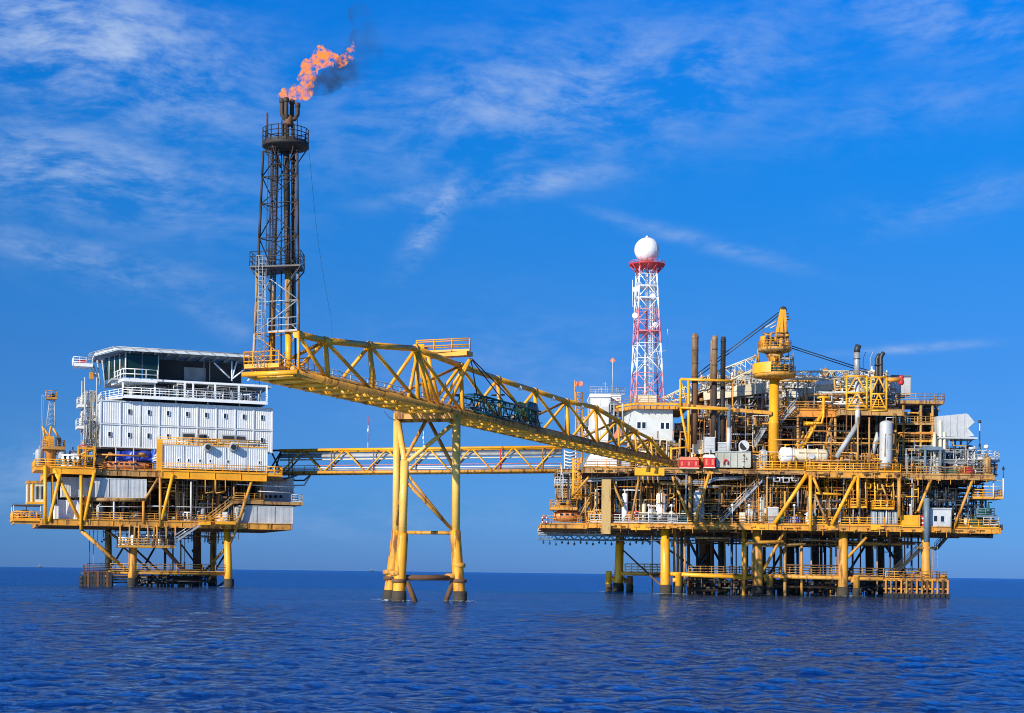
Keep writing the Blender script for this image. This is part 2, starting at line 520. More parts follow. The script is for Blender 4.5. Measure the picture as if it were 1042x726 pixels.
# ------------------------------------------------------------------ the sea: one wave-displaced sheet out to the horizon
def build_sea():
    rs = [0.5, 2, 4, 7, 10, 13, 16, 18, 20]
    while rs[-1] < 420: rs.append(rs[-1] + rs[-1] * 0.0036)
    while rs[-1] < 45000: rs.append(rs[-1] * 1.045)
    r = np.array(rs)
    fine = np.radians(np.arange(-24, 24.001, 0.075))
    side = np.radians(np.concatenate([np.arange(25, 40, 1.2), np.arange(40, 320, 6), np.arange(320, 335.5, 1.2)]))
    th = np.concatenate([fine, side])
    nr, ntn = len(r), len(th)
    R2, T2 = np.meshgrid(r, th, indexing='ij')
    X = R2 * np.sin(T2); Y = R2 * np.cos(T2)
    dr = np.gradient(r)[:, None]
    dth = np.where(np.arange(ntn) < len(fine), math.radians(0.075), math.radians(4))[None, :]
    sp = np.maximum(dr, dth * R2)
    Z = np.zeros_like(X)
    g = np.random.default_rng(4)
    N = 110
    wind = math.radians(-68)
    for i in range(N):
        lam = 0.26 * (14 ** (i / (N - 1)))
        k = 2 * PI / lam
        a = 0.021 * lam / (2 * PI) * (lam ** -0.40 if lam > 1 else 1.0)
        t = wind + g.normal(0, 0.75)
        ph = g.uniform(0, 2 * PI)
        fade = np.clip((lam / (2.4 * sp)) - 1, 0, 1)
        arg = k * (X * math.cos(t) + Y * math.sin(t)) + ph + 1.6 * np.sin(X * (0.31 + 0.02 * (i % 7)) + i) * np.sin(Y * 0.23 + i * 1.7)
        Z += a * fade * ((0.8 - 2 * np.abs(np.sin(arg / 2)) ** 1.4) if lam < 0.9 else np.sin(arg))
    edge = np.clip((math.radians(23.8) - np.abs(np.where(T2 > PI, T2 - 2 * PI, T2))) / math.radians(2), 0, 1)
    patch = 1 + 0.45 * np.sin(X * 0.021 + 1.3 * np.sin(Y * 0.013)) * np.sin(Y * 0.027 + 0.7)
    Z *= patch * (0.08 + 0.92 * edge)
    Z -= Z[(R2 > 20) & (R2 < 300)].mean()
    co = np.stack([X, Y, Z], -1).reshape(-1, 3).astype(np.float32)
    i = np.arange(nr - 1)[:, None]; j = np.arange(ntn)[None, :]
    j2 = (j + 1) % ntn
    q = np.stack([i * ntn + j, (i + 1) * ntn + j, (i + 1) * ntn + j2, i * ntn + j2], -1).reshape(-1, 4)
    nv = len(co)
    co = np.vstack([co, [[0, 0, 0]]]).astype(np.float32)
    cap = np.stack([np.full(ntn, nv), np.arange(ntn), (np.arange(ntn) + 1) % ntn], -1)
    me = bpy.data.meshes.new('sea')
    me.vertices.add(len(co)); me.vertices.foreach_set('co', co.ravel())
    nl = q.size + cap.size
    me.loops.add(nl)
    me.loops.foreach_set('vertex_index', np.concatenate([q.ravel(), cap.ravel()]).astype(np.int32))
    me.polygons.add(len(q) + len(cap))
    ls = np.concatenate([np.arange(len(q)) * 4, len(q) * 4 + np.arange(len(cap)) * 3]).astype(np.int32)
    me.polygons.foreach_set('loop_start', ls)
    me.polygons.foreach_set('use_smooth', np.ones(len(ls), bool))
    me.update(calc_edges=True)
    me.validate()
    m = bpy.data.materials.new('sea_water'); m.use_nodes = True
    nt = m.node_tree; nt.nodes.clear(); t = NT(nt)
    P = t.n('ShaderNodeNewGeometry').outputs['Position']
    n1 = t.noise(t.mapping(P, (1, 0.8, 1)), 0.05, 4, 0.6)
    col = t.mix(t.ramp(n1, 0.35, 0.7), (0.0001, 0.003, 0.026, 1), (0.0001, 0.008, 0.052, 1))
    a1 = t.noise(t.mapping(P, (1.25, 0.8, 1)), 3.4, 6, 0.68, 0.4)
    a2 = t.noise(t.mapping(P, (0.8, 0.9, 1), (0, 0, 0.3)), 1.25, 5, 0.62)
    a3 = t.noise(t.mapping(P, (0.7, 1.2, 1), (0, 0, -0.2)), 0.14, 3, 0.6)
    h = t.m('ADD', t.m('ADD', t.m('MULTIPLY', a1, 0.80), t.m('MULTIPLY', a2, 1.25)), t.m('MULTIPLY', a3, 3.5))
    wp = t.ramp(t.noise(t.mapping(P, (0.35, 1.0, 1), (0, 0, 0.25)), 0.06, 4, 0.6), 0.3, 0.7)
    h = t.m('MULTIPLY', h, t.m('ADD', t.m('MULTIPLY', wp, 0.55), 0.72))
    bp = t.n('ShaderNodeBump'); bp.inputs['Strength'].default_value = 1.0; bp.inputs['Distance'].default_value = 0.62
    t.put(bp.inputs['Height'], h)
    df = t.n('ShaderNodeBsdfDiffuse'); t.put(df.inputs['Color'], col); t.put(df.inputs['Normal'], bp.outputs[0])
    gl = t.n('ShaderNodeBsdfGlossy'); gl.inputs['Roughness'].default_value = 0.05
    gl.inputs['Color'].default_value = (0.40, 0.64, 0.90, 1); t.put(gl.inputs['Normal'], bp.outputs[0])
    fr = t.n('ShaderNodeFresnel'); fr.inputs['IOR'].default_value = 1.34; t.put(fr.inputs['Normal'], bp.outputs[0])
    mx = t.n('ShaderNodeMixShader')
    t.put(mx.inputs[0], t.m('MULTIPLY', fr.outputs[0], 0.88))
    nt.links.new(df.outputs[0], mx.inputs[1]); nt.links.new(gl.outputs[0], mx.inputs[2])
    ou = t.n('ShaderNodeOutputMaterial'); nt.links.new(mx.outputs[0], ou.inputs['Surface'])
    me.materials.append(m)
    o = bpy.data.objects.new('sea', me); COL.objects.link(o)
    o['kind'] = 'structure'
build_sea()

# ------------------------------------------------------------------ shared builders for the platforms
EQ = {}
def small_equipment():
    """prototype meshes of deck machinery, placed many times as parts of a platform"""
    def store(key, mb, mat):
        me = bpy.data.meshes.new(key); me.from_pydata([tuple(v) for v in mb.v], [], mb.f)
        me.polygons.foreach_set('use_smooth', mb.sm); me.materials.append(mat); me.update(); EQ[key] = me
    def bb(m, x0, x1, y0, y1, z0, z1):
        return m.hexa([(x0, y0, z0), (x1, y0, z0), (x1, y1, z0), (x0, y1, z0), (x0, y0, z1), (x1, y0, z1), (x1, y1, z1), (x0, y1, z1)])
    m = MB(); bb(m, -.7, .7, -.4, .4, 0, .2); m.vessel((-.6, 0, .55), (.15, 0, .55), .3, 10); m.tube((.1, 0, .5), (.6, 0, .5), .16, 8)
    m.lathe((.5, 0, .3), [(.28, 0), (.28, .5), (.12, .6), (.12, .95)], 8); m.pipe([(.5, 0, 1.2), (.5, 0, 1.5), (.9, 0, 1.5)], .07, 5)
    store('pump', m, GRN); EQ['pump_grey'] = None
    me = EQ['pump'].copy(); me.materials[0] = GRY; EQ['pump_grey'] = me
    m = MB(); bb(m, -.45, .45, -.3, .3, .12, 1.75); bb(m, -.35, .35, -.33, -.305, .3, 1.55); bb(m, -.4, -.3, -.25, .25, 0, .12); bb(m, .3, .4, -.25, .25, 0, .12); bb(m, -.5, .5, -.35, .35, 1.755, 1.81)
    for key, mt in (('cabinet', LGR), ('cabinet_cream', CRE)):
        store(key, m, mt)
    m = MB()
    for k in range(4):
        x = -.9 + .6 * k
        m.tube((x, 0, 0), (x, 0, 1.5), .07, 6); m.lathe((x, 0, .8), [(.18, 0), (.18, .07), (.1, .1), (.1, .25), (.18, .28), (.18, .35)], 8)
        m.lathe((x, -.28, 1.15), [(.17, 0), (.17, .04)], 8, (0, -1, 0)); m.tube((x, 0, 1.15), (x, -.28, 1.15), .03, 5)
    m.tube((-1.1, 0, 1.5), (1.1, 0, 1.5), .11, 8); m.tube((-1.1, 0, .25), (1.1, 0, .25), .09, 8)
    for key, mt in (('valve_manifold', GOLD), ('valve_manifold_white', WHI), ('valve_manifold_rusty', RST), ('valve_manifold_red', RED)):
        store(key, m, mt)
    m = MB(); m.lathe((0, 0, 0), [(.5, 0), (.5, .15), (.32, .3), (.32, .34), (.5, .5), (.5, 1.9), (.42, 2.1), (.2, 2.22), (.08, 2.25), (.08, 2.6)], 12)
    m.tube((.4, 0, .9), (.8, 0, .9), .09, 6); m.tube((-.4, 0, 1.6), (-.75, 0, 1.6), .09, 6)
    for key, mt in (('filter_vessel', WHI), ('filter_vessel_grey', GRY), ('filter_vessel_tan', TAN)):
        store(key, m, mt)
    m = MB(); bb(m, -1, 1, -.6, .6, 0, .15); bb(m, -.9, .2, -.5, .5, .15, 1.1); bb(m, .3, .9, -.4, .4, .15, .8)
    m.lathe((-.35, 0, 1.1), [(.3, 0), (.3, .3), (.22, .36)], 10); m.tube((.6, 0, .8), (.6, 0, 1.6), .08, 6); bb(m, -.85, -.7, -.53, -.505, .3, .9)
    for key, mt in (('compressor', LGR), ('compressor_green', GRN), ('compressor_orange', ORA)):
        store(key, m, mt)
    m = MB(); m.tube((0, 0, 0), (0, 0, 2.4), .05, 5); m.lathe((0, 0, 2.4), [(.05, 0), (.2, .08), (.2, .3), (.08, .36)], 8)
    store('floodlight', m, WHI)
    m = MB(); m.lathe((0, 0, 0), [(.3, 0), (.31, .03), (.29, .3), (.31, .33), (.29, .6), (.31, .63), (.3, .88)], 10)
    for key, mt in (('drum', BLU), ('drum_red', RED)):
        store(key, m, mt)
small_equipment()
def place_eq(key, parent, loc, rz=0.0, s=1.0):
    nm = key
    for suf in ('_grey', '_cream', '_white', '_rusty', '_red', '_tan', '_green', '_orange'):
        nm = nm.replace(suf, '')
    o = bpy.data.objects.new(nm, EQ[key]); COL.objects.link(o)
    o.parent = parent
    o.location = Vector(loc) - Vector(parent['_base']); o.rotation_euler = (0, 0, rz); o.scale = (s, s, s)
    return o

def pipe_run(F, rg, u0, u1, d0, d1, z0, z1, kind):
    """one plausible pipe path inside a volume, with square bends"""
    u = rg.uniform(u0, u1); d = rg.uniform(d0, d1)
    if kind == 'v':
        za, zb = z0, z1
        if rg.random() < .6: za = z0 + rg.uniform(0, .4) * (z1 - z0)
        if rg.random() < .5: zb = z1 - rg.uniform(0, .5) * (z1 - z0)
        if zb - za < 1: zb = min(z1, za + 1.5)
        pts = [(u, d, za), (u, d, zb)]
        if rg.random() < .65:
            du = rg.choice((-1, 1)) * rg.uniform(.8, 3.5)
            nu = min(max(u + du, u0), u1)
            pts.append((nu, d, zb))
            if rg.random() < .6:
                pts.append((nu, d, zb + rg.choice((-1, 1)) * rg.uniform(.6, 1.6)))
    else:
        z = rg.uniform(z0 + .4, z1 - .3); L = rg.uniform(3, 12)
        ue = min(u1, u + L)
        pts = [(u, d, z), (ue, d, z)]
        if rg.random() < .5: pts.append((ue, d, max(z0, min(z1, z + rg.choice((-1, 1)) * rg.uniform(.8, 2)))))
        if rg.random() < .4: pts.insert(0, (u, d, max(z0, z - rg.uniform(.8, 3))))
    return [F.W(*p) for p in pts]

def clutter(F, parent, rg, u0, u1, d0, d1, z0, z1, nv, nh, mats, rmin=.06, rmax=.17, nm='pipe'):
    for i in range(nv + nh):
        k = 'v' if i < nv else 'h'
        r = rg.uniform(rmin, rmax) * (1 if rg.random() < .8 else 1.5)
        MB().pipe(pipe_run(F, rg, u0, u1, d0, d1, z0, z1, k), r, 6).build(nm, rg.choice(mats), parent)

def fine_pipework(F, parent, rg, u0, u1, d0, d1, z0, z1, n, mat, rmin=.03, rmax=.07, name='small_bore_pipework'):
    """tubing, cable trays and valves too small to pick apart"""
    m = MB()
    for i in range(n):
        pts = pipe_run(F, rg, u0, u1, d0, d1, z0, z1, rg.choice('vvh'))
        m.pipe(pts, rg.uniform(rmin, rmax), 4, cap=False)
        if rg.random() < .6:
            p = pts[0].lerp(pts[1], rg.random())
            m.lathe(p - Vector((0, 0, .12)), [(.10, 0), (.16, .08), (.16, .16), (.10, .24)], 6)
    return m.build(name, mat, parent, kind='stuff')

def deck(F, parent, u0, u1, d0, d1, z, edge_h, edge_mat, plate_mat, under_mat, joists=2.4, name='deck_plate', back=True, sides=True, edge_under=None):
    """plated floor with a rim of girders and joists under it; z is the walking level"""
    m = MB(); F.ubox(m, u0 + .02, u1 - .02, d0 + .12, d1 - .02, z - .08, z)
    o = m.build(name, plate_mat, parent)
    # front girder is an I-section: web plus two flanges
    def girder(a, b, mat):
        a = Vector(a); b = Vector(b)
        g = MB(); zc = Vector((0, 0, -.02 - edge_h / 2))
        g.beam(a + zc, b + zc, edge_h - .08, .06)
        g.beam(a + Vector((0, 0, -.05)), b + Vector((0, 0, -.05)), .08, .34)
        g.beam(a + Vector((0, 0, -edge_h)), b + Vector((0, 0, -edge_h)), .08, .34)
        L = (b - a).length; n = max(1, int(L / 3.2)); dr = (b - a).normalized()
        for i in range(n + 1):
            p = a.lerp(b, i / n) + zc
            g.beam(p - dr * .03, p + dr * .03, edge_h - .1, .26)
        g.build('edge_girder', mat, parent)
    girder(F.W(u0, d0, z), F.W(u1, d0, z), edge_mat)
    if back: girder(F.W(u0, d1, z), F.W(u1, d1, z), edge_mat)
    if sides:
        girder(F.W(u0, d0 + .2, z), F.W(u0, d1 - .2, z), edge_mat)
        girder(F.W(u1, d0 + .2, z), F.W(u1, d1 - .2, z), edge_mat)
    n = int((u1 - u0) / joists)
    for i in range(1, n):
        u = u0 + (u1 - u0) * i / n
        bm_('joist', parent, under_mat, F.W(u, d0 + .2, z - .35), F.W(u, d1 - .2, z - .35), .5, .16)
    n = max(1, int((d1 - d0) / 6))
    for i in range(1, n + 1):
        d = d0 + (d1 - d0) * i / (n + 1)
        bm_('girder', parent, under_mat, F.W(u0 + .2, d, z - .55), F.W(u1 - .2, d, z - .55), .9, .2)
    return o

# ================================================================== LEFT PLATFORM (living quarters)
F = Lf
LP = thing('offshore_platform', 'smaller left offshore platform with white living quarters block over yellow decks', 'oil platform', F.W(0, 12, 0), 'offshore platforms')
rg = random.Random(11)
uL0, uL1 = F.L(43, 530, 0)[0], F.L(297, 536, 0)[0]
zLD = F.L(170, 530.5, 0)[1]
zUD = F.L(185, 479.5, 0)[1]
u97 = F.L(97, 478, 0)[0]; u165 = F.L(165, 478, 0)[0]; u271 = F.L(271, 483, 0)[0]
DB = 24.0
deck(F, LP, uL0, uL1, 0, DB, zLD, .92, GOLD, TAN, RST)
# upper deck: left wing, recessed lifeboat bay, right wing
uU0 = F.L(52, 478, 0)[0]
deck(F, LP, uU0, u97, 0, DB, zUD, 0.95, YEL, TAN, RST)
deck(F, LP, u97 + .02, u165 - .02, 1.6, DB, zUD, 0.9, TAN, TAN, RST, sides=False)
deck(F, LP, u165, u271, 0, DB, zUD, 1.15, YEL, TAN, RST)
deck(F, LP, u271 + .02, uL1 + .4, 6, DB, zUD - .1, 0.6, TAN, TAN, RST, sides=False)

# legs, with splash-zone sleeves
def leg(parent, top, bot, r0, r1, mat, sleeve=True):
    top = Vector(top); bot = Vector(bot)
    k = top.lerp(bot, .62)
    o = MB().pipe([top, k, bot - Vector((0, 0, 3))], r0, 14, r1).build('leg', mat, parent)
    if sleeve:
        a = Vector(bot)
        MB().lathe((a.x, a.y, -.4), [(r1 * 1.14, 0), (r1 * 1.18, 1.0), (r1 * 1.12, 1.6), (r1 * 1.13, 1.75)], 14).build('marine_growth_band', MAR, o)
    return o
for (xt, yt, xb, d, r0, r1, mt) in ((135.5, 545, 134.5, 2, .58, .68, GOLD), (231, 545, 233, 2, .50, .68, YEL),
                                    (110, 545, 110.5, 16, .50, .62, TAN), (200.6, 545, 200.4, 14, .60, .74, RST), (217.3, 545, 216.5, 20, .50, .58, GOLD)):
    pT = F.P(xt, yt, d); uT, _ = F.L(xt, yt, d); uB, _ = F.L(xb, 595, d)
    leg(LP, F.W(uT, d, zLD - .8), F.W(uB, d, 0), r0, r1, mt)
def br(parent, F, x0, y0, d0, x1, y1, d1, r, mat, name='brace', n=8):
    return seg(name, parent, mat, F.P(x0, y0, d0), F.P(x1, y1, d1), r, n)
for a in ((82.6, 540, 1, 129, 581, 2, .30, GOLD), (108, 540, 15, 131, 556, 3, .22, TAN), (257, 487, .2, 241, 537, 0, .24, GOLD),
          (241, 537, 0, 233, 556, 2, .2, GOLD), (166, 557, 2, 188, 582, 2, .3, RST), (131, 553, 14, 166, 585, 3, .16, RST),
          (121, 553, 3, 155, 583, 12, .14, RST), (228, 560, 3, 207, 583, 14, .2, GOLD), (196, 560, 14, 216, 596, 19, .2, RST),
          (115, 575, 16, 128, 553, 3, .16, DRK), (139, 590, 3, 160, 553, 10, .16, DRK), (213, 590, 3, 228, 566, 18, .16, RST),
          (200, 575, 14, 185, 555, 4, .14, RST), (141, 597, 3, 165, 585, 14, .18, DRK), (222, 597, 19, 232, 590, 2, .2, DRK)):
    br(LP, F, *a[:3], a[3], a[4], a[5], a[6], a[7])
# diagonal braces and columns between lower and upper deck
for a in ((61.5, 482, -.1, 50, 531, -.1, .26, YEL), (55, 478, .1, 82, 531, .1, .27, YEL), (96, 481, -.1, 86, 530, -.1, .26, YEL),
          (176, 483, -.1, 164.5, 529, -.1, .26, YEL), (161, 487, .6, 146, 511, .6, .2, TAN)):
    br(LP, F, *a)
for (x, y0, y1, d, r, mt) in ((46, 474, 533, -.05, .26, YEL), (53, 484, 532, .4, .18, YEL), (82.5, 484, 539, -.15, .24, YEL), (87, 505, 530, .2, .2, YEL),
                              (146, 509, 533, 0, .22, ORA), (163, 486, 536, -.1, .20, GOLD), (180, 490, 531, .9, .26, TAN), (194.5, 490, 530, .4, .16, LGR),
                              (116, 509, 531, .3, .16, LGR), (94, 510, 530, .3, .12, TAN), (238, 490, 511, 1, .14, TAN), (265, 492, 512, 1, .12, TAN),
                              (266, 488, 533, 5, .2, TAN), (221, 488, 533, 3, .2, RST), (208, 488, 533, 8, .25, TAN), (150, 488, 533, 9, .25, TAN),
                              (188, 488, 533, 12, .3, RST), (172, 488, 533, 6, .22, RST), (106, 508, 533, 7, .22, TAN), (130, 508, 533, 7, .22, RST)):
    seg('column', LP, mt, F.P(x, y0, d), F.P(x, y1, d), r, 8)
# dark sheets added between the decks, their colour standing in for interior shade
def shade_wall(parent, F, u0, u1, d, z0, z1, mat, n=None):
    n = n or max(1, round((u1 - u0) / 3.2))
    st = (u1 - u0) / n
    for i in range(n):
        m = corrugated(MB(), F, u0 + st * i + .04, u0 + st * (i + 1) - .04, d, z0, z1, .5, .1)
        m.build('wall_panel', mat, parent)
clutter(F, LP, rg, F.L(90, 590, 3)[0], F.L(222, 590, 3)[0], 4, 18, .1, 2.6, 18, 22, [DRK, RST, MAR], .08, .16)
shade_wall(LP, F, uL0 + 3, uL1 - 1, 13, zLD + .02, zUD - .6, DRK)
# horizontal members between the decks
for a in ((148, 509, 0, 92, 508.5, .5, .3, TAN), (148, 516, .6, 100, 515.5, .6, .07, LGR), (150, 520, 3, 240, 523, 3, .08, TAN), (150, 515, .6, 226, 517, .6, .08, LGR),
          (175, 497, 5, 240, 499, 5, .14, RST), (240, 493, .8, 300, 496, .8, .10, LGR), (262, 500, .8, 300, 502, .8, .08, LGR), (200, 505, 4, 236, 506, 4, .12, TAN)):
    br(LP, F, a[0], a[1], a[2], a[3], a[4], a[5], a[6], a[7], 'pipe', 6)
clutter(F, LP, rg, uL0 + 5, uL1 - 8, 2, 12, zLD + .1, zUD - 1, 46, 22, [TAN, RST, GRY, LGR, GOLD, DRK])
fine_pipework(F, LP, rg, uL0 + 5, uL1 - 6, 1.5, 12, zLD + .1, zUD - 1, 130, TAN)
for i in range(15):
    u = F.L(92 + i * 9.6, 530, 2)[0]
    place_eq(rg.choice(['pump', 'pump_grey', 'valve_manifold_white', 'filter_vessel_grey', 'cabinet', 'compressor', 'valve_manifold_rusty']), LP, F.W(u, rg.uniform(1.2, 4), zLD), rg.uniform(-.3, .3), rg.uniform(.8, 1.15))
rail(LP, GOLD, [F.W(F.L(88, 530, 0)[0], .15, zLD), F.W(F.L(236, 530, 0)[0], .15, zLD)], r=.045)
rail(LP, TAN, [F.W(F.L(90, 530, 0)[0], 1.6, zLD), F.W(F.L(206, 530, 0)[0], 1.6, zLD)], r=.04)

# left balcony at the lower deck with its flat awning
u12, u41 = F.L(12.5, 530, 6)[0], F.L(45, 530, 6)[0]
m = MB(); F.ubox(m, u12, u41, 5, 15, zLD - .30, zLD); m.build('balcony_floor', YEL, LP)
m = MB(); F.ubox(m, u12 + .2, u41, 5.3, 5.5, zLD - .75, zLD - .31); F.ubox(m, u12 + .2, u12 + .4, 5.5, 14.8, zLD - .75, zLD - .31); m.build('balcony_beam', GOLD, LP)
rail(LP, YEL, [F.W(u12 + .1, 14.5, zLD), F.W(u12 + .1, 5.1, zLD), F.W(u41, 5.1, zLD)], r=.06, step=1.2)
zaw = F.L(26, 513.5, 6)[1]
m = MB(); F.ubox(m, u12, u41 - .3, 5.1, 12, zaw - .12, zaw + .06); m.build('awning', TEAL, LP)
for u, d in ((u12 + .15, 5.25), (u12 + .15, 11.8), (u41 - .6, 5.25), ((u12 + u41) / 2, 11.8)):
    seg('awning_post', LP, LGR, F.W(u, d, zLD), F.W(u, d, zaw - .12), .07)
for i, k in enumerate(('compressor_orange', 'valve_manifold', 'pump_grey', 'compressor', 'drum', 'drum_red')):
    place_eq(k, LP, F.W(u12 + .9 + i * .62, 6.2 + (i % 2) * 1.2, zLD), 0, .85)
# yellow side cabin above the balcony
CAB = thing('equipment_cabin', 'small pale yellow louvred cabin hung on the left edge of the left platform', 'cabin', F.P(36, 512, 7))
m = MB(); F.box(m, 28, 492, 46, 511, 7, 12); m.build('wall', CRE, CAB)
m = MB(); F.box(m, 27.4, 489.5, 47, 492, 6.8, 12.2); m.build('roof', GOLD, CAB)
m = MB(); F.box(m, 27.4, 511, 47, 513, 6.8, 12.2); m.build('floor_beam', YEL, CAB)
for i in range(4):
    m = MB(); F.box(m, 35 + i * 2.5, 495, 36.6 + i * 2.5, 508, 6.92, 7.02); m.build('louvre', (GRY, DRK)[i % 2], CAB)
for x in (28.3, 33, 46):
    m = MB(); F.box(m, x - .5, 492, x + .5, 511, 6.85, 7.0); m.build('post', YEL, CAB)

# white storage modules slung between the decks
def module(label, F, x0, y0, x1, y1, d0, d1, mat, cat='container', rib=.4, rdep=.04, beam=None, name='storage_module'):
    u0, u1, z0, z1 = F.rect(x0, y0, x1, y1, d0)
    t = thing(name, label, cat, F.W((u0 + u1) / 2, (d0 + d1) / 2, z0))
    m = MB(); F.ubox(m, u0 + .1, u1 - .1, d0 + .13, d1, z0 + .02, z1 - .02); m.build('body', mat, t)
    n = max(1, round((u1 - u0) / 3.0)); st = (u1 - u0) / n
    for i in range(n):
        corrugated(MB(), F, u0 + .1 + i * st, u0 + (i + 1) * st - .05, d0, z0 + .12, z1 - .1, rib, rdep).build('wall_panel', mat, t)
    nl = max(1, round((d1 - d0) / 4)); sl_ = (d1 - d0 - .1) / nl
    for i in range(nl):
        corrugated(MB(), F, u0, 0, 0, z0 + .12, z1 - .1, rib, .08, 'left', (d0 + .1 + i * sl_, d0 + .05 + (i + 1) * sl_)).build('wall_panel', mat, t)
    m = MB()
    for z in (z0, z1 - .12):
        F.ubox(m, u0 - .03, u1 + .03, d0 - .04, d0 + .12, z, z + .12)
        F.ubox(m, u0 - .04, u0 + .1, d0 + .125, d1, z, z + .12)
    for u in (u0 - .035, u1 - .08):
        F.ubox(m, u, u + .115, d0 - .035, d0 + .12, z0 + .125, z1 - .125)
    m.build('frame', beam or mat, t)
    return t, (u0, u1, z0, z1)
module('wide dirty white module hung under the lifeboat bay of the left platform', F, 92, 487, 149, 507, .8, 5, LGR, rib=.6, rdep=.02)
module('rust-streaked white box between yellow braces above the tall white box, left platform', F, 63, 486, 91.5, 506, 2.5, 6, LGR, rdep=.02)
module('tall white box standing on the lower deck behind the leftmost yellow braces', F, 56, 509, 81.5, 530, 1.4, 5, WHI, rdep=.02)
module('grey white module with four dark vents at the upper right end of the left platform', F, 267, 486, 298.5, 510, 7, 14, LGR)
module('long plain white module at the lower right end of the left platform', F, 243, 515, 298, 533, .6, 8, LGR, rib=.9, rdep=.015)
m = MB(); F.box(m, 238, 510.5, 309, 513.5, .3, 7); m.build('walkway_floor', TAN, LP)
uA, _ = F.L(239, 511, .3); uB, zW = F.L(308, 511, .3)
rail(LP, GOLD, [F.W(uA, .35, zW), F.W(uA + 4.5, .35, zW)], r=.05)
rail(LP, LGR, [F.W(uB - 1.7, .35, zW), F.W(uB, .35, zW), F.W(uB, 6, zW)], r=.05)
for i in range(4):
    m = MB(); p = F.P(270 + i * 5.2, 505.5, 6.9); m.lathe(p, [(.22, 0), (.24, .1), (.16, .22), (.1, .3)], 10, -F.dx); m.build('vent', BLK, LP)
# stairway from the hanging walkway up to the module walkway
A = F.P(177, 556, .4); B = F.P(239, 510.5, .4)
stair(LP, SIL, F.P(178, 552, -.6), F.P(206, 533, -.6), 1.0, F.dx)
stair(LP, TAN, F.P(212, 531, -.6), F.P(238, 511, -.6), 1.0, F.dx)
for (x0, x1, y) in ((203.5, 214.5, 533.5), (220, 240, 533)):
    m = MB(); F.box(m, x0, y - 1.5, x1, y + .8, -1.4, .3); m.build('landing', YEL, LP)
    a, z = F.L(x0, y - 1.5, -1.4); b, _ = F.L(x1, y - 1.5, -1.4)
    rail(LP, YEL, [F.W(a, .2, z), F.W(a, -1.35, z), F.W(b, -1.35, z), F.W(b, .2, z)], step=1.0)
place_eq('cabinet', LP, F.P(229, 531.5, -.5), 0, .85)
# hanging gate frames under the right wing
for x0, x1 in ((209, 219), (219.6, 229.5)):
    for (a, b) in (((x0, 488), (x0, 502)), ((x1, 488), (x1, 500)), ((x0, 502), (x1, 500.5))):
        br(LP, F, a[0], a[1], -.3, b[0], b[1], -.3, .09, GOLD, 'hanging_frame', 5)
# service walkway hung under the lower deck
zH = F.L(150, 556, 1)[1]
uh0, uh1 = F.L(122, 555, 0)[0], F.L(178, 555, 0)[0]
m = MB(); F.ubox(m, uh0, uh1, -.8, 5, zH - .25, zH); m.build('walkway_floor', GOLD, LP)
rail(LP, TAN, [F.W(uh0, 4, zH), F.W(uh0, -.75, zH), F.W(uh1, -.75, zH)], step=1.2, r=.06)
for i in range(7):
    u = uh0 + (uh1 - uh0) * i / 6
    seg('hanger', LP, (GOLD, TAN)[i % 2], F.W(u, -.6, zH), F.W(u, -.3, zLD - .6), .12)
clutter(F, LP, rg, uh0, uh1, -.2, 4, zH + .1, zLD - 1, 16, 8, [LGR, TAN, WHI, DRK], .06, .13)
fine_pipework(F, LP, rg, uL0 + 8, uL1 - 8, 1, 20, zLD - 3, zLD - 1, 50, RST)
for i in range(6):
    place_eq(('valve_manifold_white', 'filter_vessel', 'pump')[i % 3], LP, F.W(uh0 + .8 + i * 1.3, 1.5, zH), .2, .8)
# access level close over the water
zB = F.L(170, 583.5, 2)[1]
for d, x0, x1 in ((2, 110, 231), (14, 112, 218)):
    seg('horizontal_brace', LP, GOLD, F.P(x0, 582.5, d), F.P(x1, 584.3, d), .26, 8)
for x in (112, 150, 200, 217):
    u = F.L(x, 583, 2)[0]
    seg('horizontal_brace', LP, RST, F.W(u, 2.2, zB), F.W(u, 15, zB), .2, 8)
rail(LP, TAN, [F.W(F.L(112, 583, 2)[0], 1.6, zB + .25), F.W(F.L(232, 583, 2)[0], 1.6, zB + .25)], r=.05, step=2)
rail(LP, DRK, [F.W(F.L(95, 583, 2)[0], 12, zB + .25), F.W(F.L(225, 583, 2)[0], 12, zB + .25)], r=.04, step=2)
# boat landing: vertical fender tubes and rubbing blocks
ul0, ul1 = F.L(86, 590, 1)[0], F.L(112, 590, 1)[0]
for i in range(9):
    u = ul0 + (ul1 - ul0) * i / 8
    m = MB(); F.ubox(m, u - .17, u + .17, .4, 1.0, -.8, zB - .1 + (i % 3) * .08); m.build('landing_fender', (MAR, RST, DRK)[i % 3], LP)
for z in (.5, 1.3, zB - .15):
    m = MB(); F.ubox(m, ul0 - .3, ul1 + .2, 1.01, 3.5, z - .14, z + .14); m.build('landing_frame', RST, LP)
rail(LP, RST, [F.W(ul0, 3.4, zB), F.W(ul0, .9, zB), F.W(ul1, .9, zB)], r=.05, step=1.1)
m = MB(); p = F.P(83.5, 592, 1)
for k in range(3):
    m.lathe((p.x, p.y, -.2 + k * .62), [(.28, 0), (.46, .08), (.5, .3), (.46, .5), (.28, .58)], 14)
m.build('tyre_fender', BLK, LP)
for i in range(13):
    x = 139 + i * 5.4
    seg('fender_post', LP, DRK, F.P(x, 585 + (i % 3), 6 + (i % 2) * 3), F.W(F.L(x, 597, 6)[0], 6 + (i % 2) * 3, -1), .24, 8)
for y in (588, 593):
    seg('fender_rail', LP, DRK, F.P(138, y, 6.3), F.P(206, y + .8, 6.3), .18, 8)
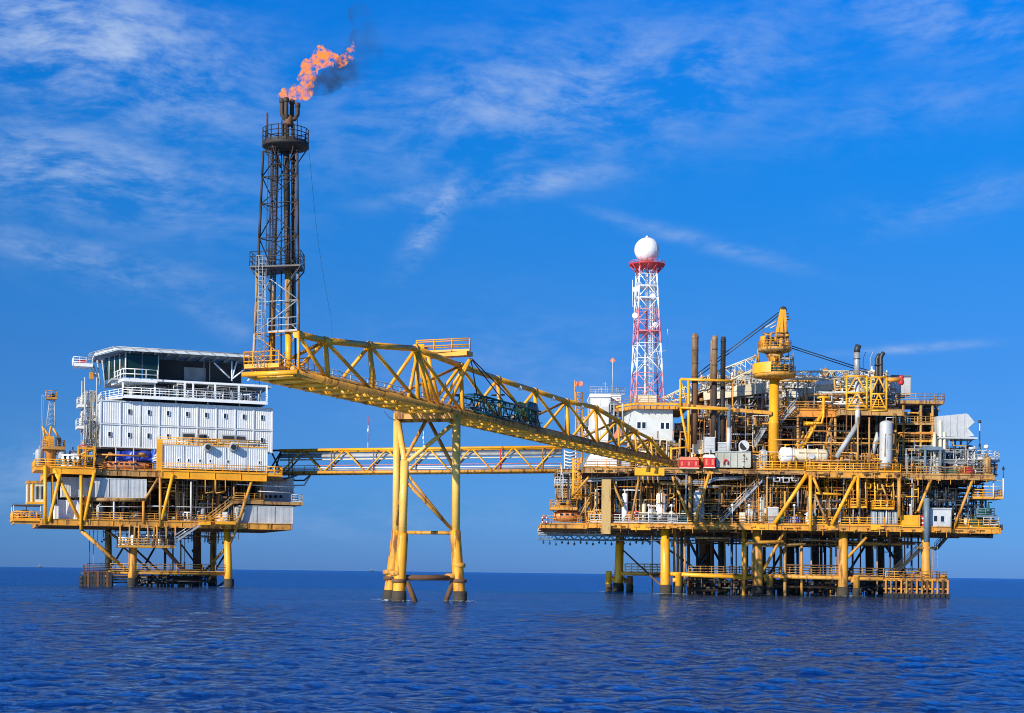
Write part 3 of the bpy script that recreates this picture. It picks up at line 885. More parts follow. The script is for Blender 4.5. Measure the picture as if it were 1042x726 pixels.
for i in range(6):   # cables and risers reaching down
    x = (91, 95, 176, 184, 168, 188)[i]
    seg('riser', LP, (DRK, TAN)[i % 2], F.P(x, 540, 5 + i), F.W(F.L(x, 597, 5 + i)[0], 5 + i, -1), (.05, .05, .12, .12, .2, .06)[i], 6)

# top deck, left wing: machinery and yellow steel frame
rail(LP, YEL, [F.W(F.L(35, 480, 3)[0], 9, zUD), F.W(F.L(35, 480, 3)[0], .2, zUD), F.W(u97 - .2, .12, zUD)], step=1.3, r=.06)
m = MB(); F.ubox(m, F.L(35, 480, 3)[0], uU0 - .02, 0.3, 9.4, zUD - .5, zUD); m.build('deck_wing', YEL, LP)
for (x, key, d) in ((57, 'pump_grey', 3), (63, 'filter_vessel_grey', 2.5), (68, 'compressor_green', 2), (74, 'filter_vessel_grey', 3), (77, 'cabinet', 2), (40, 'filter_vessel_grey', 3), (84, 'valve_manifold', 2), (90, 'pump', 2), (44, 'drum_red', 4), (72, 'valve_manifold_white', 1)):
    place_eq(key, LP, F.W(F.L(x, 478, d)[0], d, zUD), 0, 1.25)
for x in (79.5, 87, 96):
    m = MB(); F.box(m, x - .8, 454, x + .8, 478.3, .5, .8); m.build('frame_post', YEL, LP)
for y in (455.5, 463):
    m = MB(); F.box(m, 79.6, y, 95.1, y + 1.7, .52, .78); m.build('frame_beam', YEL, LP)
br(LP, F, 80, 464, .65, 95, 456, .65, .13, YEL); br(LP, F, 80, 470, .65, 87, 463, .65, .13, YEL)
clutter(F, LP, rg, F.L(80, 470, 3)[0], F.L(97, 470, 3)[0], 1, 4, zUD + .2, zUD + 3.4, 8, 5, [YEL, TAN, LGR, RED], .06, .12)

# pedestal crane at the far left
CR1 = thing('pedestal_crane', 'small yellow deck crane with upright lattice boom at far left of the left platform', 'crane', F.W(F.L(51, 478, 3)[0], 3, zUD))
m = MB(); uc, _ = F.L(51.5, 470, 3); _, zt = F.L(51.5, 458, 3)
m.lathe(F.W(uc, 3, zUD), [(.75, 0), (.75, zt - zUD - .6), (1.0, zt - zUD - .2), (1.0, zt - zUD)], 16); m.build('pedestal', ORA, CR1)
m = MB(); F.box(m, 43.5, 455, 66, 457.5, 1.6, 4.6); m.build('slewing_platform', GOLD, CR1)
m = MB(); F.box(m, 47, 444, 55, 455, 2.0, 3.9); m.build('machinery_house', YEL, CR1)
m = MB(); F.box(m, 57, 444.5, 62.5, 455, 1.8, 3.2); o = m.build('cab', TEAL, CR1)
m = MB(); F.box(m, 57.8, 446, 61.7, 451, 1.76, 1.82); m.build('pane', PANE, o)
for (a, b) in (((43.5, 434), (47, 455)), ((54, 436), (60, 446)), ((44, 436), (52, 446)), ((48, 455), (52, 434))):
    seg('gantry_leg', CR1, YEL, F.P(a[0], a[1], 2.5), F.P(b[0], b[1], 2.5), .16)
mm = MB()
for i in range(5):
    a = F.P(47 + i * 4.4, 455, 1.65)
uR, zR = F.L(44, 455, 1.6); uR2, _ = F.L(66, 455, 1.6)
rail_mb(mm, [F.W(uR, 4.5, zR), F.W(uR, 1.65, zR), F.W(uR2, 1.65, zR), F.W(uR2, 4.5, zR)], step=1.1, r=.045).build('railing', GOLD, CR1)
# boom: four tapering chords, laced
b0 = F.P(51.5, 434, 3); b1 = F.P(53, 405, 3)
ch0 = [b0 + F.ux * (s * .62) + F.dx * (t * .5) for s, t in ((-1, -1), (1, -1), (1, 1), (-1, 1))]
ch1 = [b1 + F.ux * (s * .28) + F.dx * (t * .26) for s, t in ((-1, -1), (1, -1), (1, 1), (-1, 1))]
for a, b in zip(ch0, ch1): seg('boom_chord', CR1, GRY, a, b, .07)
n = 6
for i in range(n):
    for k in range(4):
        a = ch0[k].lerp(ch1[k], i / n); b = ch0[(k + 1) % 4].lerp(ch1[(k + 1) % 4], (i + 1) / n)
        seg('boom_lacing', CR1, GRY, a, b, .04, 4)
m = MB(); F.box(m, 47, 404.5, 58, 406.3, 2.2, 3.8); m.build('boom_head_platform', GOLD, CR1)
uR, zR = F.L(47, 405, 2.2); uR2, _ = F.L(58, 405, 2.2)
rail_mb(MB(), [F.W(uR, 3.8, zR), F.W(uR, 2.25, zR), F.W(uR2, 2.25, zR), F.W(uR2, 3.8, zR)], step=.8, r=.04).build('railing', GOLD, CR1)
m = MB(); m.lathe(F.P(53, 403.5, 3) - F.dx * .2, [(.2, 0), (.42, .05), (.42, .35), (.2, .4)], 12, F.dx); m.build('sheave', BLK, CR1)
for x in (42.5, 44.2):
    seg('hoist_cable', CR1, LGR, F.P(x, 402, 2.2), F.P(x - 1.5, 474, 2.2), .02, 4)
seg('boom_stop', CR1, GRY, F.P(43, 402, 2.3), F.P(47, 405, 2.3), .05)

# living quarters: two storeys of nine white corrugated modules
LQ = thing('living_quarters', 'large white corrugated accommodation block with two rows of small windows', 'building', F.W(F.L(190, 457, 5)[0], 11, F.L(190, 457, 5)[1]))
uq0, zq1 = F.L(102.6, 407.0, 5); uq1, _ = F.L(277, 413, 5)
_, zq0 = F.L(104, 455.0, 5)
zmid = (zq0 + zq1) / 2
m = MB(); F.ubox(m, uq0 + .15, uq1 - .1, 5.2, 20, zq0, zq1 - .05); m.build('core_wall', WHI, LQ)
mw = (uq1 - uq0) / 9
for row in range(2):
    za = zq0 + .14 + row * (zmid - zq0); zb = za + (zmid - zq0) - .28
    for i in range(9):
        corrugated(MB(), F, uq0 + i * mw + .12, uq0 + (i + 1) * mw - .10, 5.06, za, zb, .34, .03).build('wall_panel', LQW, LQ)
    for i in range(5):
        corrugated(MB(), F, uq0, 0, 0, za, zb, .42, .10, 'left', (5.2 + i * 2.96, 5.1 + (i + 1) * 2.96)).build('wall_panel', CRE if row == 0 else WHI, LQ)
for i in range(10):
    m = MB(); F.ubox(m, uq0 + i * mw - .10, uq0 + i * mw + .12, 4.95, 5.18, zq0 + .14, zq1 - .14); m.build('corner_post', LQW, LQ)
for z in (zq0, zmid - .13, zq1 - .14):
    m = MB(); F.ubox(m, uq0 - .14, uq1 + .14, 4.9, 5.19, z - .003, z + .137); m.build('floor_beam', LQW, LQ)
m = MB(); F.ubox(m, uq0 - .1, uq1 + .1, 5.2, 20.1, zq1 - .04, zq1 + .02); m.build('roof', LGR, LQ)
for row, (zc, off) in enumerate(((.56, .48), (.56, .50))):
    for i in range(9):
        if row == 1 and i == 0: continue
        if row == 0 and i in (4, 5, 6, 7): pass
        u = uq0 + (i + .46) * mw; z = (zq0, zmid)[row] + (zmid - zq0) * .55
        m = MB(); t = .035; hw, hh = .19, .36
        F.ubox(m, u - hw - t, u + hw + t, 4.9, 5.08, z + hh, z + hh + t); F.ubox(m, u - hw - t, u + hw + t, 4.9, 5.08, z - hh - t, z - hh)
        F.ubox(m, u - hw - t, u - hw, 4.9, 5.08, z - hh, z + hh); F.ubox(m, u + hw, u + hw + t, 4.9, 5.08, z - hh, z + hh)
        wf = m.build('window', WHI, LQ)
        m = MB(); F.ubox(m, u - hw, u + hw, 4.93, 5.1, z - hh, z + hh); m.build('pane', PANE, wf)
# stair tower clinging to the left end of the block
uS = uq0 - .3
for k, zz in enumerate((zq0 + .2, zq0 + 2.6, zq0 + 5.0, zq1 + .4)):
    m = MB(); F.ubox(m, uS - 1.9, uS + .1, 7 + k * 1.2, 13 + k * 1.2, zz - .14, zz); m.build('stair_landing', SIL, LQ)
    rail(LQ, SIL, [F.W(uS, 7 + k * 1.2, zz), F.W(uS - 1.85, 7 + k * 1.2, zz), F.W(uS - 1.85, 13 + k * 1.2, zz)], r=.05, step=1)
    if k < 3:
        stair(LQ, SIL, F.W(uS - .3, 7.4 + k * 1.2, zz), F.W(uS - .3, 12.6 + k * 1.2, zz + 2.4), .8, -F.ux, treads=False)
for (du, d) in ((-1.9, 7), (-1.9, 12), (-.2, 6.4)):
    seg('stair_post', LQ, LGR, F.W(uS + du, d, zq0 - 2.5), F.W(uS + du, d, zq1 + 3.5), .1)
for (x, y) in ((84.5, 413), (83.5, 435)):
    m = MB(); F.box(m, x - 5, y - 1.2, x + 4, y + 1.2, 9, 12); m.build('side_platform', WHI, LQ)
    a, z = F.L(x - 5, y - 1.2, 9); b, _ = F.L(x + 4, y - 1.2, 9)
    rail(LQ, LGR, [F.W(a, 12, z), F.W(a, 9.05, z), F.W(b, 9.05, z)], step=.8)
    place_eq('filter_vessel', LQ, F.W((a + b) / 2, 10, z), 0, .6)
clutter(F, LQ, rg, uS - 1.8, uS, 6.2, 12, zq0 - .5, zq1 + 1.5, 16, 10, [LGR, CRE, TAN, SIL, GRY], .05, .12)
m = MB(); m.pipe([F.P(88, 400, 8), F.P(86, 420, 8), F.P(86, 455, 8)], .12, 6); m.build('drain_pipe', LGR, LQ)
for i in range(4):
    u = uq0 + (2.2 + i * 1.7) * mw
    seg('gallery_support', LQ, WHI, F.W(u, 6, zq1), F.W(u, 6, zq1 + .9), .12)

# mezzanine gallery over the block, with white frames
zg0 = F.L(170, 404.3, 4)[1]; zg1 = F.L(170, 386.5, 4)[1]
ug0, ug1 = F.L(125, 400, 4)[0], F.L(272, 406, 4)[0]
GA = thing('open_gallery', 'white framed open gallery with railings between accommodation block and helideck', 'gallery', F.W((ug0 + ug1) / 2, 10, zg0 - .5))
m = MB(); F.ubox(m, ug0, ug1, 4.2, 18, zg0 - .2, zg0 - .02); m.build('floor', GRY, GA)
for z, h in ((zg0 - .42, .5), (zg1 - .35, .3)):
    m = MB(); F.ubox(m, ug0 - .05, ug1 + .05, 3.95, 4.15, z, z + h); m.build('edge_beam', WHI, GA)
m = MB(); F.ubox(m, ug1 - .2, ug1 - .02, 4.2, 18, zg0 - .40, zg0 - .21); m.build('edge_beam', WHI, GA)
gp = [125, 157.5, 188, 196.5, 219, 243, 271.5]
for x in gp:
    u = F.L(x, 396, 4)[0]
    m = MB(); F.ubox(m, u - .13, u + .13, 3.9, 4.14, zg0 + .1, zg1 - .36); m.build('post', WHI, GA)
rail(GA, WHI, [F.W(ug0, 3.88, zg0 + .08), F.W(ug1, 3.88, zg0 + .08)], r=.05, step=1.4, kick=False)
rail(GA, WHI, [F.W(F.L(101, 400, 12)[0], 14, zg0 - .3), F.W(F.L(101, 400, 12)[0], 9, zg0 - .3), F.W(ug0, 3.9, zg0 - .1)], r=.055, step=1.2)
cc = [F.W(F.L(101, 400, 12)[0], 14, zg0 - .5), F.W(F.L(101, 400, 12)[0], 9, zg0 - .5), F.W(ug0, 4.2, zg0 - .5), F.W(ug0, 14, zg0 - .5)]
MB().hexa(cc + [p + Vector((0, 0, .28)) for p in cc]).build('floor', LGR, GA)
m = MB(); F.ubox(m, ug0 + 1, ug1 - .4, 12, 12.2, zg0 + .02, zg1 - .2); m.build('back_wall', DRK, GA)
clutter(F, GA, rg, ug0 + .6, ug1 - .5, 5, 10, zg0 + .1, zg1 - .5, 26, 14, [LGR, GRY, WHI, SIL, DRK], .05, .12)
fine_pipework(F, GA, rg, ug0 + .6, ug1 - .5, 5, 10, zg0 + .1, zg1 - .5, 60, GRY)
for i in range(9):
    place_eq(rg.choice(['cabinet', 'compressor', 'filter_vessel_grey', 'valve_manifold_white']), GA, F.W(ug0 + 1.5 + i * 2.2, 6, zg0), 0, .8)

# helideck and the room under it
HD = thing('helideck', 'grey helicopter deck with white rim roofing the left platform', 'helideck', F.W(F.L(190, 360, 4)[0], 12, F.L(190, 384, 4)[1]))
zh = F.L(121, 352.5, 2.5)[1]
hu0 = F.L(120, 353, 2.5)[0]; hu1 = F.L(280, 362, 2.5)[0]; hul = F.L(96.5, 361, 11)[0]
poly = [(hu0, 2.5), (hu1 - 4, 2.5), (hu1, 7), (hu1, 18), (hu1 - 4, 23), (hu0 + 2, 23), (hul + .3, 18), (hul, 11)]
def slab(mb, pl, z0, z1, F=F):
    n = len(pl)
    vs = [F.W(u, d, z0) for u, d in pl] + [F.W(u, d, z1) for u, d in pl]
    fs = [tuple(reversed(range(n))), tuple(range(n, 2 * n))] + [(i, (i + 1) % n, n + (i + 1) % n, n + i) for i in range(n)]
    return mb.quad_mesh(vs, fs)
slab(MB(), poly, zh - .30, zh).build('deck_plate', GRY, HD)
for (a, b) in zip(poly, poly[1:] + poly[:1]):
    pa, pb = F.W(*a, zh - .42), F.W(*b, zh - .42)
    MB().beam(pa, pb, .36, .22).build('rim_beam', LQW, HD)
    out = (F.W(*b, 0) - F.W(*a, 0)).normalized(); nrm = Vector((out.y, -out.x, 0))
    ln = (pb - pa).length; n = max(2, round(ln / 1.9))
    m = MB()
    for i in range(n + 1):
        p = pa.lerp(pb, i / n) + Vector((0, 0, .22)); m.tube(p, p + nrm * .8 + Vector((0, 0, .02)), .05, 4)
    m.tube(pa + nrm * .8 + Vector((0, 0, .24)), pb + nrm * .8 + Vector((0, 0, .24)), .05, 4)
    m.build('safety_net_frame', LGR, HD)
n = 12
for i in range(1, n):
    u = hu0 + (hu1 - hu0 - 1) * i / n
    bm_('joist', HD, GRY, F.W(u, 3, zh - .55), F.W(u, 22, zh - .55), .45, .14)
zr0 = zg1
# recessed hangar-like room and glass corner; dark back wall stands in for roof shade
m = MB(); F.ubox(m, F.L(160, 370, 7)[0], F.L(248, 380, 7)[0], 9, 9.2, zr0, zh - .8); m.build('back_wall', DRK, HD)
m = MB(); F.ubox(m, F.L(189, 370, 7)[0], F.L(211, 380, 7)[0], 8.6, 8.95, zr0, zh - 1.8); m.build('door', GRY, HD)
m = MB(); F.ubox(m, F.L(104, 400, 9)[0] + 1, F.L(274, 380, 7)[0], 5.2, 17, zr0 - .3, zr0 - .04); m.build('floor', GRY, HD)
gx = [129, 141, 151, 161.5]
for a, b in zip([128.5, 145], [144.6, 161.3]):
    m = MB(); ua, ub = F.L(a, 370, 4.4)[0], F.L(b, 370, 4.4)[0]
    F.ubox(m, ua + .05, ub - .05, 4.4, 4.46, zr0 + .1, zh - .68); m.build('pane', GPANE, HD)
ca, cb = (F.L(127.8, 370, 4.5)[0], 4.5), (F.L(106, 372, 11.5)[0], 11.5)
for i in range(4):
    a = (ca[0] + (cb[0] - ca[0]) * i / 4, ca[1] + (cb[1] - ca[1]) * i / 4); b = (ca[0] + (cb[0] - ca[0]) * (i + .92) / 4, ca[1] + (cb[1] - ca[1]) * (i + .92) / 4)
    MB().beam(F.W(*a, (zr0 + zh) / 2 - .3), F.W(*b, (zr0 + zh) / 2 - .3), zh - zr0 - 1.0, .06).build('pane', GPANE, HD)
    seg('glazing_post', HD, LGR, F.W(*a, zr0 - .3), F.W(*a, zh - .6), .12)
for x in (128.2, 161.4, 212, 218):
    u = F.L(x, 370, 4.2)[0]; d = 4.3 if x < 165 else 8.4
    seg('glazing_post', HD, LGR if x < 165 else GRY, F.W(u, d, zr0 - .1), F.W(u, d, zh - .5), .09)
for (a, b) in (((218, 369.5), (234, 385)), ((249, 376), (236, 386)), ((241, 368), (236, 386)), ((236, 368), (236, 388)), ((265, 372), (252, 388)), ((252, 368), (262, 388))):
    seg('strut', HD, WHI, F.P(a[0], a[1], 4.5), F.P(b[0], b[1], 4.5), .13)
# white balustrade and box beam round the glass corner
zb = F.L(128, 386, 3.2)[1]
pa = F.W(F.L(126, 384, 3)[0], 3.4, zb); pb = F.W(F.L(160.5, 387, 3)[0], 3.4, zb); pc = F.W(F.L(115, 389, 8)[0], 9, zb - .1)
MB().beam(pa - Vector((0, 0, .1)), pb - Vector((0, 0, .1)), .42, .3).build('balcony_beam', WHI, HD)
MB().beam(pc - Vector((0, 0, .1)), pa - Vector((0, 0, .1)), .42, .3).build('balcony_beam', WHI, HD)
MB().hexa([pc - Vector((0, 0, .3)), pa - Vector((0, 0, .3)), pb - Vector((0, 0, .3)), pb + F.dx * 3 - Vector((0, 0, .3))] + [pc - Vector((0, 0, .2)), pa - Vector((0, 0, .2)), pb - Vector((0, 0, .2)), pb + F.dx * 3 - Vector((0, 0, .2))]).build('balcony_floor', WHI, HD)
rail(HD, WHI, [pc + Vector((0, 0, .12)), pa + Vector((0, 0, .12)), pb + Vector((0, 0, .12))], h=1.5, r=.075, step=1.6, mid=1, kick=False)
for x in (104, 109, 99):
    seg('strut', HD, LGR, F.P(x, 367, 11), F.P(x + 3, 392, 11), .13)
# little observation perch off the corner
PE = thing('lookout_platform', 'small red and white cantilevered perch at top left corner of the living quarters', 'platform', F.P(86, 372, 11))
m = MB(); slab(m, [(F.L(74.5, 372, 11)[0], 10), (F.L(94, 372, 11)[0], 10), (F.L(95, 372, 11)[0], 13), (F.L(76, 372, 11)[0], 13)], F.L(84, 373.8, 11)[1], F.L(84, 370.5, 11)[1]); m.build('floor', WHI, PE)
a, z = F.L(75, 370.4, 10); b, _ = F.L(94, 370.4, 10)
rail(PE, WHI, [F.W(a, 12.8, z), F.W(a, 10.05, z), F.W(b, 10.05, z)], r=.05, step=.8)
m = MB(); F.ubox(m, a + .7, b - .8, 10.6, 11.6, z, z + .8); m.build('locker', RED, PE)
for x in (92, 97):
    seg('support_arm', PE, LGR, F.P(x - 2, 372, 11), F.P(100, 388, 11), .14)
m = MB(); F.box(m, 91, 379, 95, 386, 10.5, 11.2); m.build('junction_box', ORA, PE)

# second, lower white module with machines on its roof
t, (a0, a1, c0, c1) = module('long low white container with six small windows in front of the living quarters', F, 165.5, 454.5, 272, 478.3, .6, 4.2, LQW, rib=.34, rdep=.04, name='container_cabin')
for x in (181.5, 192, 203.5, 214, 232, 264):
    window_at(t, F, x, 468.5 + (x - 181) * .03, 1.7, 2.7, .6)
for i in range(7):
    p = F.P(178 + i * 12, 477.2 + i * .35, .45)
    m = MB(); m.lathe(p, [(.14, 0), (.15, .1), (.08, .18)], 8, -F.dx); m.build('vent', BLK, t)
rail(t, YEL, [F.W(a0 - .8, .5, c1 + .02), F.W(a1, .5, c1 + .02)], step=1.5, r=.06)
m = MB(); F.ubox(m, a0 - .9, a0 - .06, .45, .75, zUD, c1 + .7); m.build('frame_post', YEL, t)
clutter(F, t, rg, a0 + 2, a1 - 1, .9, 3.8, c1 + .05, c1 + 1.2, 14, 12, [YEL, GOLD, TAN, WHI], .05, .09)
for i, (x0, x1, y0, y1) in enumerate(((185.5, 198.5, 440.5, 447), (201.5, 211, 441.5, 447), (226, 239, 442.5, 449), (239.5, 250.5, 443, 449.5))):
    AC = thing('air_handler', ('dark grey ribbed air handler, leftmost of the four above the long low container', 'second air handler from left above the long low container',
               'third air handler from left above the long low container', 'rightmost air handler above the long low container')[i], 'air conditioner', F.P((x0 + x1) / 2, y1, 2), 'air handlers above the low container')
    m = MB(); F.box(m, x0, y0, x1, y1, 1.8, 3.4); m.build('body', GRY, AC)
    m = MB(); F.box(m, x0 + 1, y0 + 1.4, x1 - 1, y1 - 1.4, 1.74, 1.81); m.build('grille', DRK, AC)
    for x in (x0 + 1.2, x1 - 1.2):
        seg('leg', AC, TAN, F.P(x, y1, 2.3), F.W(F.L(x, y1, 2.3)[0], 2.3, c1 + .02), .06)
for i, x in enumerate((211, 237)):
    FN = thing('ventilation_fan', ('round grey extractor fan on the roof edge of the low container, left of two', 'round grey extractor fan on the roof edge of the low container, right of two')[i], 'fan', F.P(x, 459, 0), 'roof fans')
    p = F.P(x, 455.5, .2)
    m = MB(); m.lathe(p + F.dx * .5, [(.55, 0), (.62, .3), (.62, 1.1), (.5, 1.15)], 14, -F.dx); m.build('housing', GRY, FN)
    m = MB(); m.lathe(p - F.dx * .62, [(.42, 0), (.42, .06)], 12, -F.dx); m.build('intake', BLK, FN)
    MB().beam(p - Vector((0, 0, .5)), p + F.dx * 1.2 - Vector((0, 0, .9)), .12, .5).build('bracket', GRY, FN)
rail(LP, YEL, [F.W(u165, .05, zUD), F.W(F.L(287, 482, 0)[0], .05, zUD)], step=1.3, r=.05)
m = MB(); F.ubox(m, u271 + .1, F.L(287.5, 482, 0)[0], 0, 3, zUD - .35, zUD - .02); m.build('deck_wing', YEL, LP)
rail(LP, YEL, [F.W(F.L(287, 482, 0)[0], 0.05, zUD), F.W(F.L(287, 482, 0)[0], 3, zUD)], step=1.0, r=.08)
rail(LP, YEL, [F.W(u271 + .1, -.05, zUD), F.W(F.L(287, 482, 0)[0], -.05, zUD)], step=1.3, r=.10, mid=1)

# lifeboat bay
LBT = thing('lifeboat', 'long faded orange lifeboat hanging in the bay below the white block', 'lifeboat', F.P(128, 477.5, 2.2))
ua, za = F.L(102, 477.8, 1.2); ub, _ = F.L(152.5, 477.8, 1.2)
st = []; nS = 14
for i in range(nS + 1):
    t_ = i / nS; wv_ = math.sin(PI * min(max(t_, .001), .999)) ** .38
    cx_ = ua + (ub - ua) * t_
    ring = []
    for (yy, hh) in ((0, 0), (.55, .12), (.95, .55), (1.0, .85), (.72, 1.15), (.4, 1.3), (0, 1.36), (-.4, 1.3), (-.72, 1.15), (-1.0, .85), (-.95, .55), (-.55, .12)):
        ring.append(F.W(cx_, 2.4 + yy * 1.15 * wv_, za + (hh - .7) * (0.35 + .65 * wv_) + .72))
    st += ring
k = 12
fs = [(i * k + j, i * k + (j + 1) % k, (i + 1) * k + (j + 1) % k, (i + 1) * k + j) for i in range(nS) for j in range(k)]
fs += [tuple(range(k)), tuple(nS * k + j for j in reversed(range(k)))]
MB().quad_mesh(st, fs, True).build('hull', LIF, LBT)
for i in range(6):
    u = ua + (ub - ua) * (.2 + .11 * i)
    m = MB(); F.ubox(m, u - .25, u + .25, 1.22, 1.36, za + .82, za + 1.05); m.build('porthole', PANE, LBT)
m = MB(); F.ubox(m, (ua + ub) / 2 + .5, (ua + ub) / 2 + 1.7, 1.9, 2.9, za + 1.3, za + 1.75); m.build('steering_cabin', LIF, LBT)
for i, x in enumerate((112, 143)):
    DV = thing('davit', ('yellow lifeboat davit arm, left one of the bay', 'yellow lifeboat davit arm, right one of the bay')[i], 'davit', F.P(x, 478, 1.8), 'lifeboat davits')
    MB().pipe([F.P(x - 6, 477, 4), F.P(x - 4, 466, 3), F.P(x, 462, 1.6), F.P(x + 5, 462.5, 1.6)], .16, 6).build('arm', GOLD, DV)
    seg('fall_cable', DV, DRK, F.P(x, 462, 1.7), F.P(x, 472, 2.2), .03, 4)
    m = MB(); m.lathe(F.P(x, 462, 1.5), [(.28, 0), (.3, .3)], 10, F.dx); m.build('winch_drum', TAN, DV)
seg('pipe', LP, ORA, F.P(98, 462.5, 1.2), F.P(151, 464.5, 1.2), .13)
for x in (118, 136):
    seg('column', LP, LGR, F.P(x, 455, 1.4), F.P(x, 478, 1.4), .10)
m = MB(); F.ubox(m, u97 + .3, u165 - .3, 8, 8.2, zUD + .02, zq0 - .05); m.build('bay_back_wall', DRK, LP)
rail(LP, ORA, [F.W(u97, 1.65, zUD), F.W(u165, 1.65, zUD)], step=1.2, r=.05)
def cloth(mb, F, x0, y0, x1, y1, d, n=16, mrow=6, amp=.18, seed=1):
    g = random.Random(seed); ph = g.uniform(0, 9)
    vs = []
    for back in (0, .03):
        for j in range(mrow + 1):
            for i in range(n + 1):
                x = x0 + (x1 - x0) * i / n; y = y0 + (y1 - y0) * j / mrow
                dd = d + amp * math.sin(i * 1.15 + ph + j * .35) * (.4 + .6 * j / mrow) + amp * .5 * math.sin(i * 2.7 + j) + back
                vs.append(F.P(x, y + .25 * math.sin(i * .9), dd))
    W_ = n + 1; N_ = W_ * (mrow + 1)
    fs = []
    for j in range(mrow):
        for i in range(n):
            a = j * W_ + i
            fs.append((a, a + W_, a + W_ + 1, a + 1)); fs.append((N_ + a, N_ + a + 1, N_ + a + W_ + 1, N_ + a + W_))
    return mb.quad_mesh(vs, fs, True)
o = cloth(MB(), F, 118, 459, 154, 469, 1.9).build('tarpaulin', BLU, base=F.P(136, 469, 1.9)); tag(o, 'dark blue tarpaulin stretched behind the rail above the orange lifeboat', 'tarpaulin')
m = MB()   # white fish-like mark on the tarpaulin
c = F.P(133, 460.8, 1.6); c2 = F.P(132.2, 463, 1.6)
m.quad_mesh([c, F.P(134.2, 460.2, 1.6), F.P(133.6, 462.6, 1.6), F.P(131.8, 463.6, 1.6), F.P(131.9, 461.8, 1.6)] , [(0, 1, 2, 3, 4)])
mk = m.build('printed_mark', WHI, o)
o = cloth(MB(), F, 154, 457, 162.5, 470.5, 1.7, 9, 8, .3, 5).build('tarpaulin', LBL, base=F.P(158, 470, 1.7)); tag(o, 'bright blue crumpled tarpaulin with pale streaks at the right end of the lifeboat bay', 'tarpaulin')
m = MB()
for (a, b) in (((155, 467), (160, 465.3)), ((157, 464.5), (161, 461)), ((155.5, 468.8), (161.5, 468))):
    m.beam(F.P(a[0], a[1], 1.3), F.P(b[0], b[1], 1.3), .22, .03)
m.build('pale_streak', WHI, o)
# green safety sign with a white mark
SG = thing('safety_sign', 'small green and white sign on the white box behind the left braces', 'sign', F.P(56.5, 512, 1.2))
m = MB(); F.box(m, 53.5, 507, 57.8, 513.5, 1.15, 1.2); m.build('panel', GRN, SG)
m = MB(); F.box(m, 54.5, 508.4, 56.8, 509.4, 1.11, 1.148); F.box(m, 54.8, 509.5, 55.6, 512, 1.11, 1.148); m.build('printed_mark', WHI, SG)

# ================================================================== RIGHT PLATFORM (process decks)
F = R
RP = thing('offshore_platform', 'huge right offshore platform crowded with tan and yellow process decks and stacks', 'oil platform', F.W(3, 22, 0), 'offshore platforms')
rg = random.Random(23)
zl = F.L(760, 533.5, 0)[1]          # lower deck level
zm = F.L(760, 477.8, 0)[1]          # main deck level
zt = F.L(825, 417.0, 4)[1]          # upper deck level
def U(x, d=0, y=500): return F.L(x, y, d)[0]
DB = 42.0
# lower deck
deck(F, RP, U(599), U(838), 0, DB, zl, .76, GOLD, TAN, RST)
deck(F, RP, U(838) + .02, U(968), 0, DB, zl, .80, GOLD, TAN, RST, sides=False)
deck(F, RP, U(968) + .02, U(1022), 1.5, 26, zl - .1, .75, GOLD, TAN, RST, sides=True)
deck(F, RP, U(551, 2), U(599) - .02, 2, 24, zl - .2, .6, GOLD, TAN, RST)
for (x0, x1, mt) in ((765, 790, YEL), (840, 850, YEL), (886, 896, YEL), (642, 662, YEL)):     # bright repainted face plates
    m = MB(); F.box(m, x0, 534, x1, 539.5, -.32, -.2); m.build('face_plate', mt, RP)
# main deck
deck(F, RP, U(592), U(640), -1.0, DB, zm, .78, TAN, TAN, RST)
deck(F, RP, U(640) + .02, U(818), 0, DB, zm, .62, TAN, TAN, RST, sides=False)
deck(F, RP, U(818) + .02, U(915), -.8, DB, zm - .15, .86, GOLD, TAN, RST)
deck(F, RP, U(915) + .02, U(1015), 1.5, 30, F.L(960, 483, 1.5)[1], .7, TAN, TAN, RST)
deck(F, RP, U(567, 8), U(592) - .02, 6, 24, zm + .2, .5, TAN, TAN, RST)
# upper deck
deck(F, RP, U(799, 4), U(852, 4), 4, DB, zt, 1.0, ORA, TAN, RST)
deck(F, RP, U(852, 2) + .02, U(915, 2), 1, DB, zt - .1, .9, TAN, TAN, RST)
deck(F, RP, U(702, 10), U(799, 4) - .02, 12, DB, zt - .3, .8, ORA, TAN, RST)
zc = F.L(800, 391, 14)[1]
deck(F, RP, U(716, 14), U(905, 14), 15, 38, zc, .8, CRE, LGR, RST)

# legs
for (xt, xb, d, r0, r1, mt) in ((677, 677.5, 2, .60, .76, YEL), (770.8, 771.5, 2, .66, .78, GOLD), (858.5, 858, 2, .62, .72, GOLD), (942, 943, 2, .60, .70, GOLD),
                                (631.5, 629, 24, .62, .76, YEL), (718, 718, 24, .95, 1.0, RST), (804.5, 804.5, 24, .62, .7, RST), (885, 885.5, 24, .6, .66, RST), (897, 897, 26, .5, .55, RST),
                                (735, 735, 40, .6, .7, RST), (830, 830, 40, .6, .7, RST), (915, 915, 40, .6, .7, RST)):
    o = leg(RP, F.W(U(xt, d), d, zl - .8), F.W(F.L(xb, 600, d)[0], d, 0), r0, r1, mt)
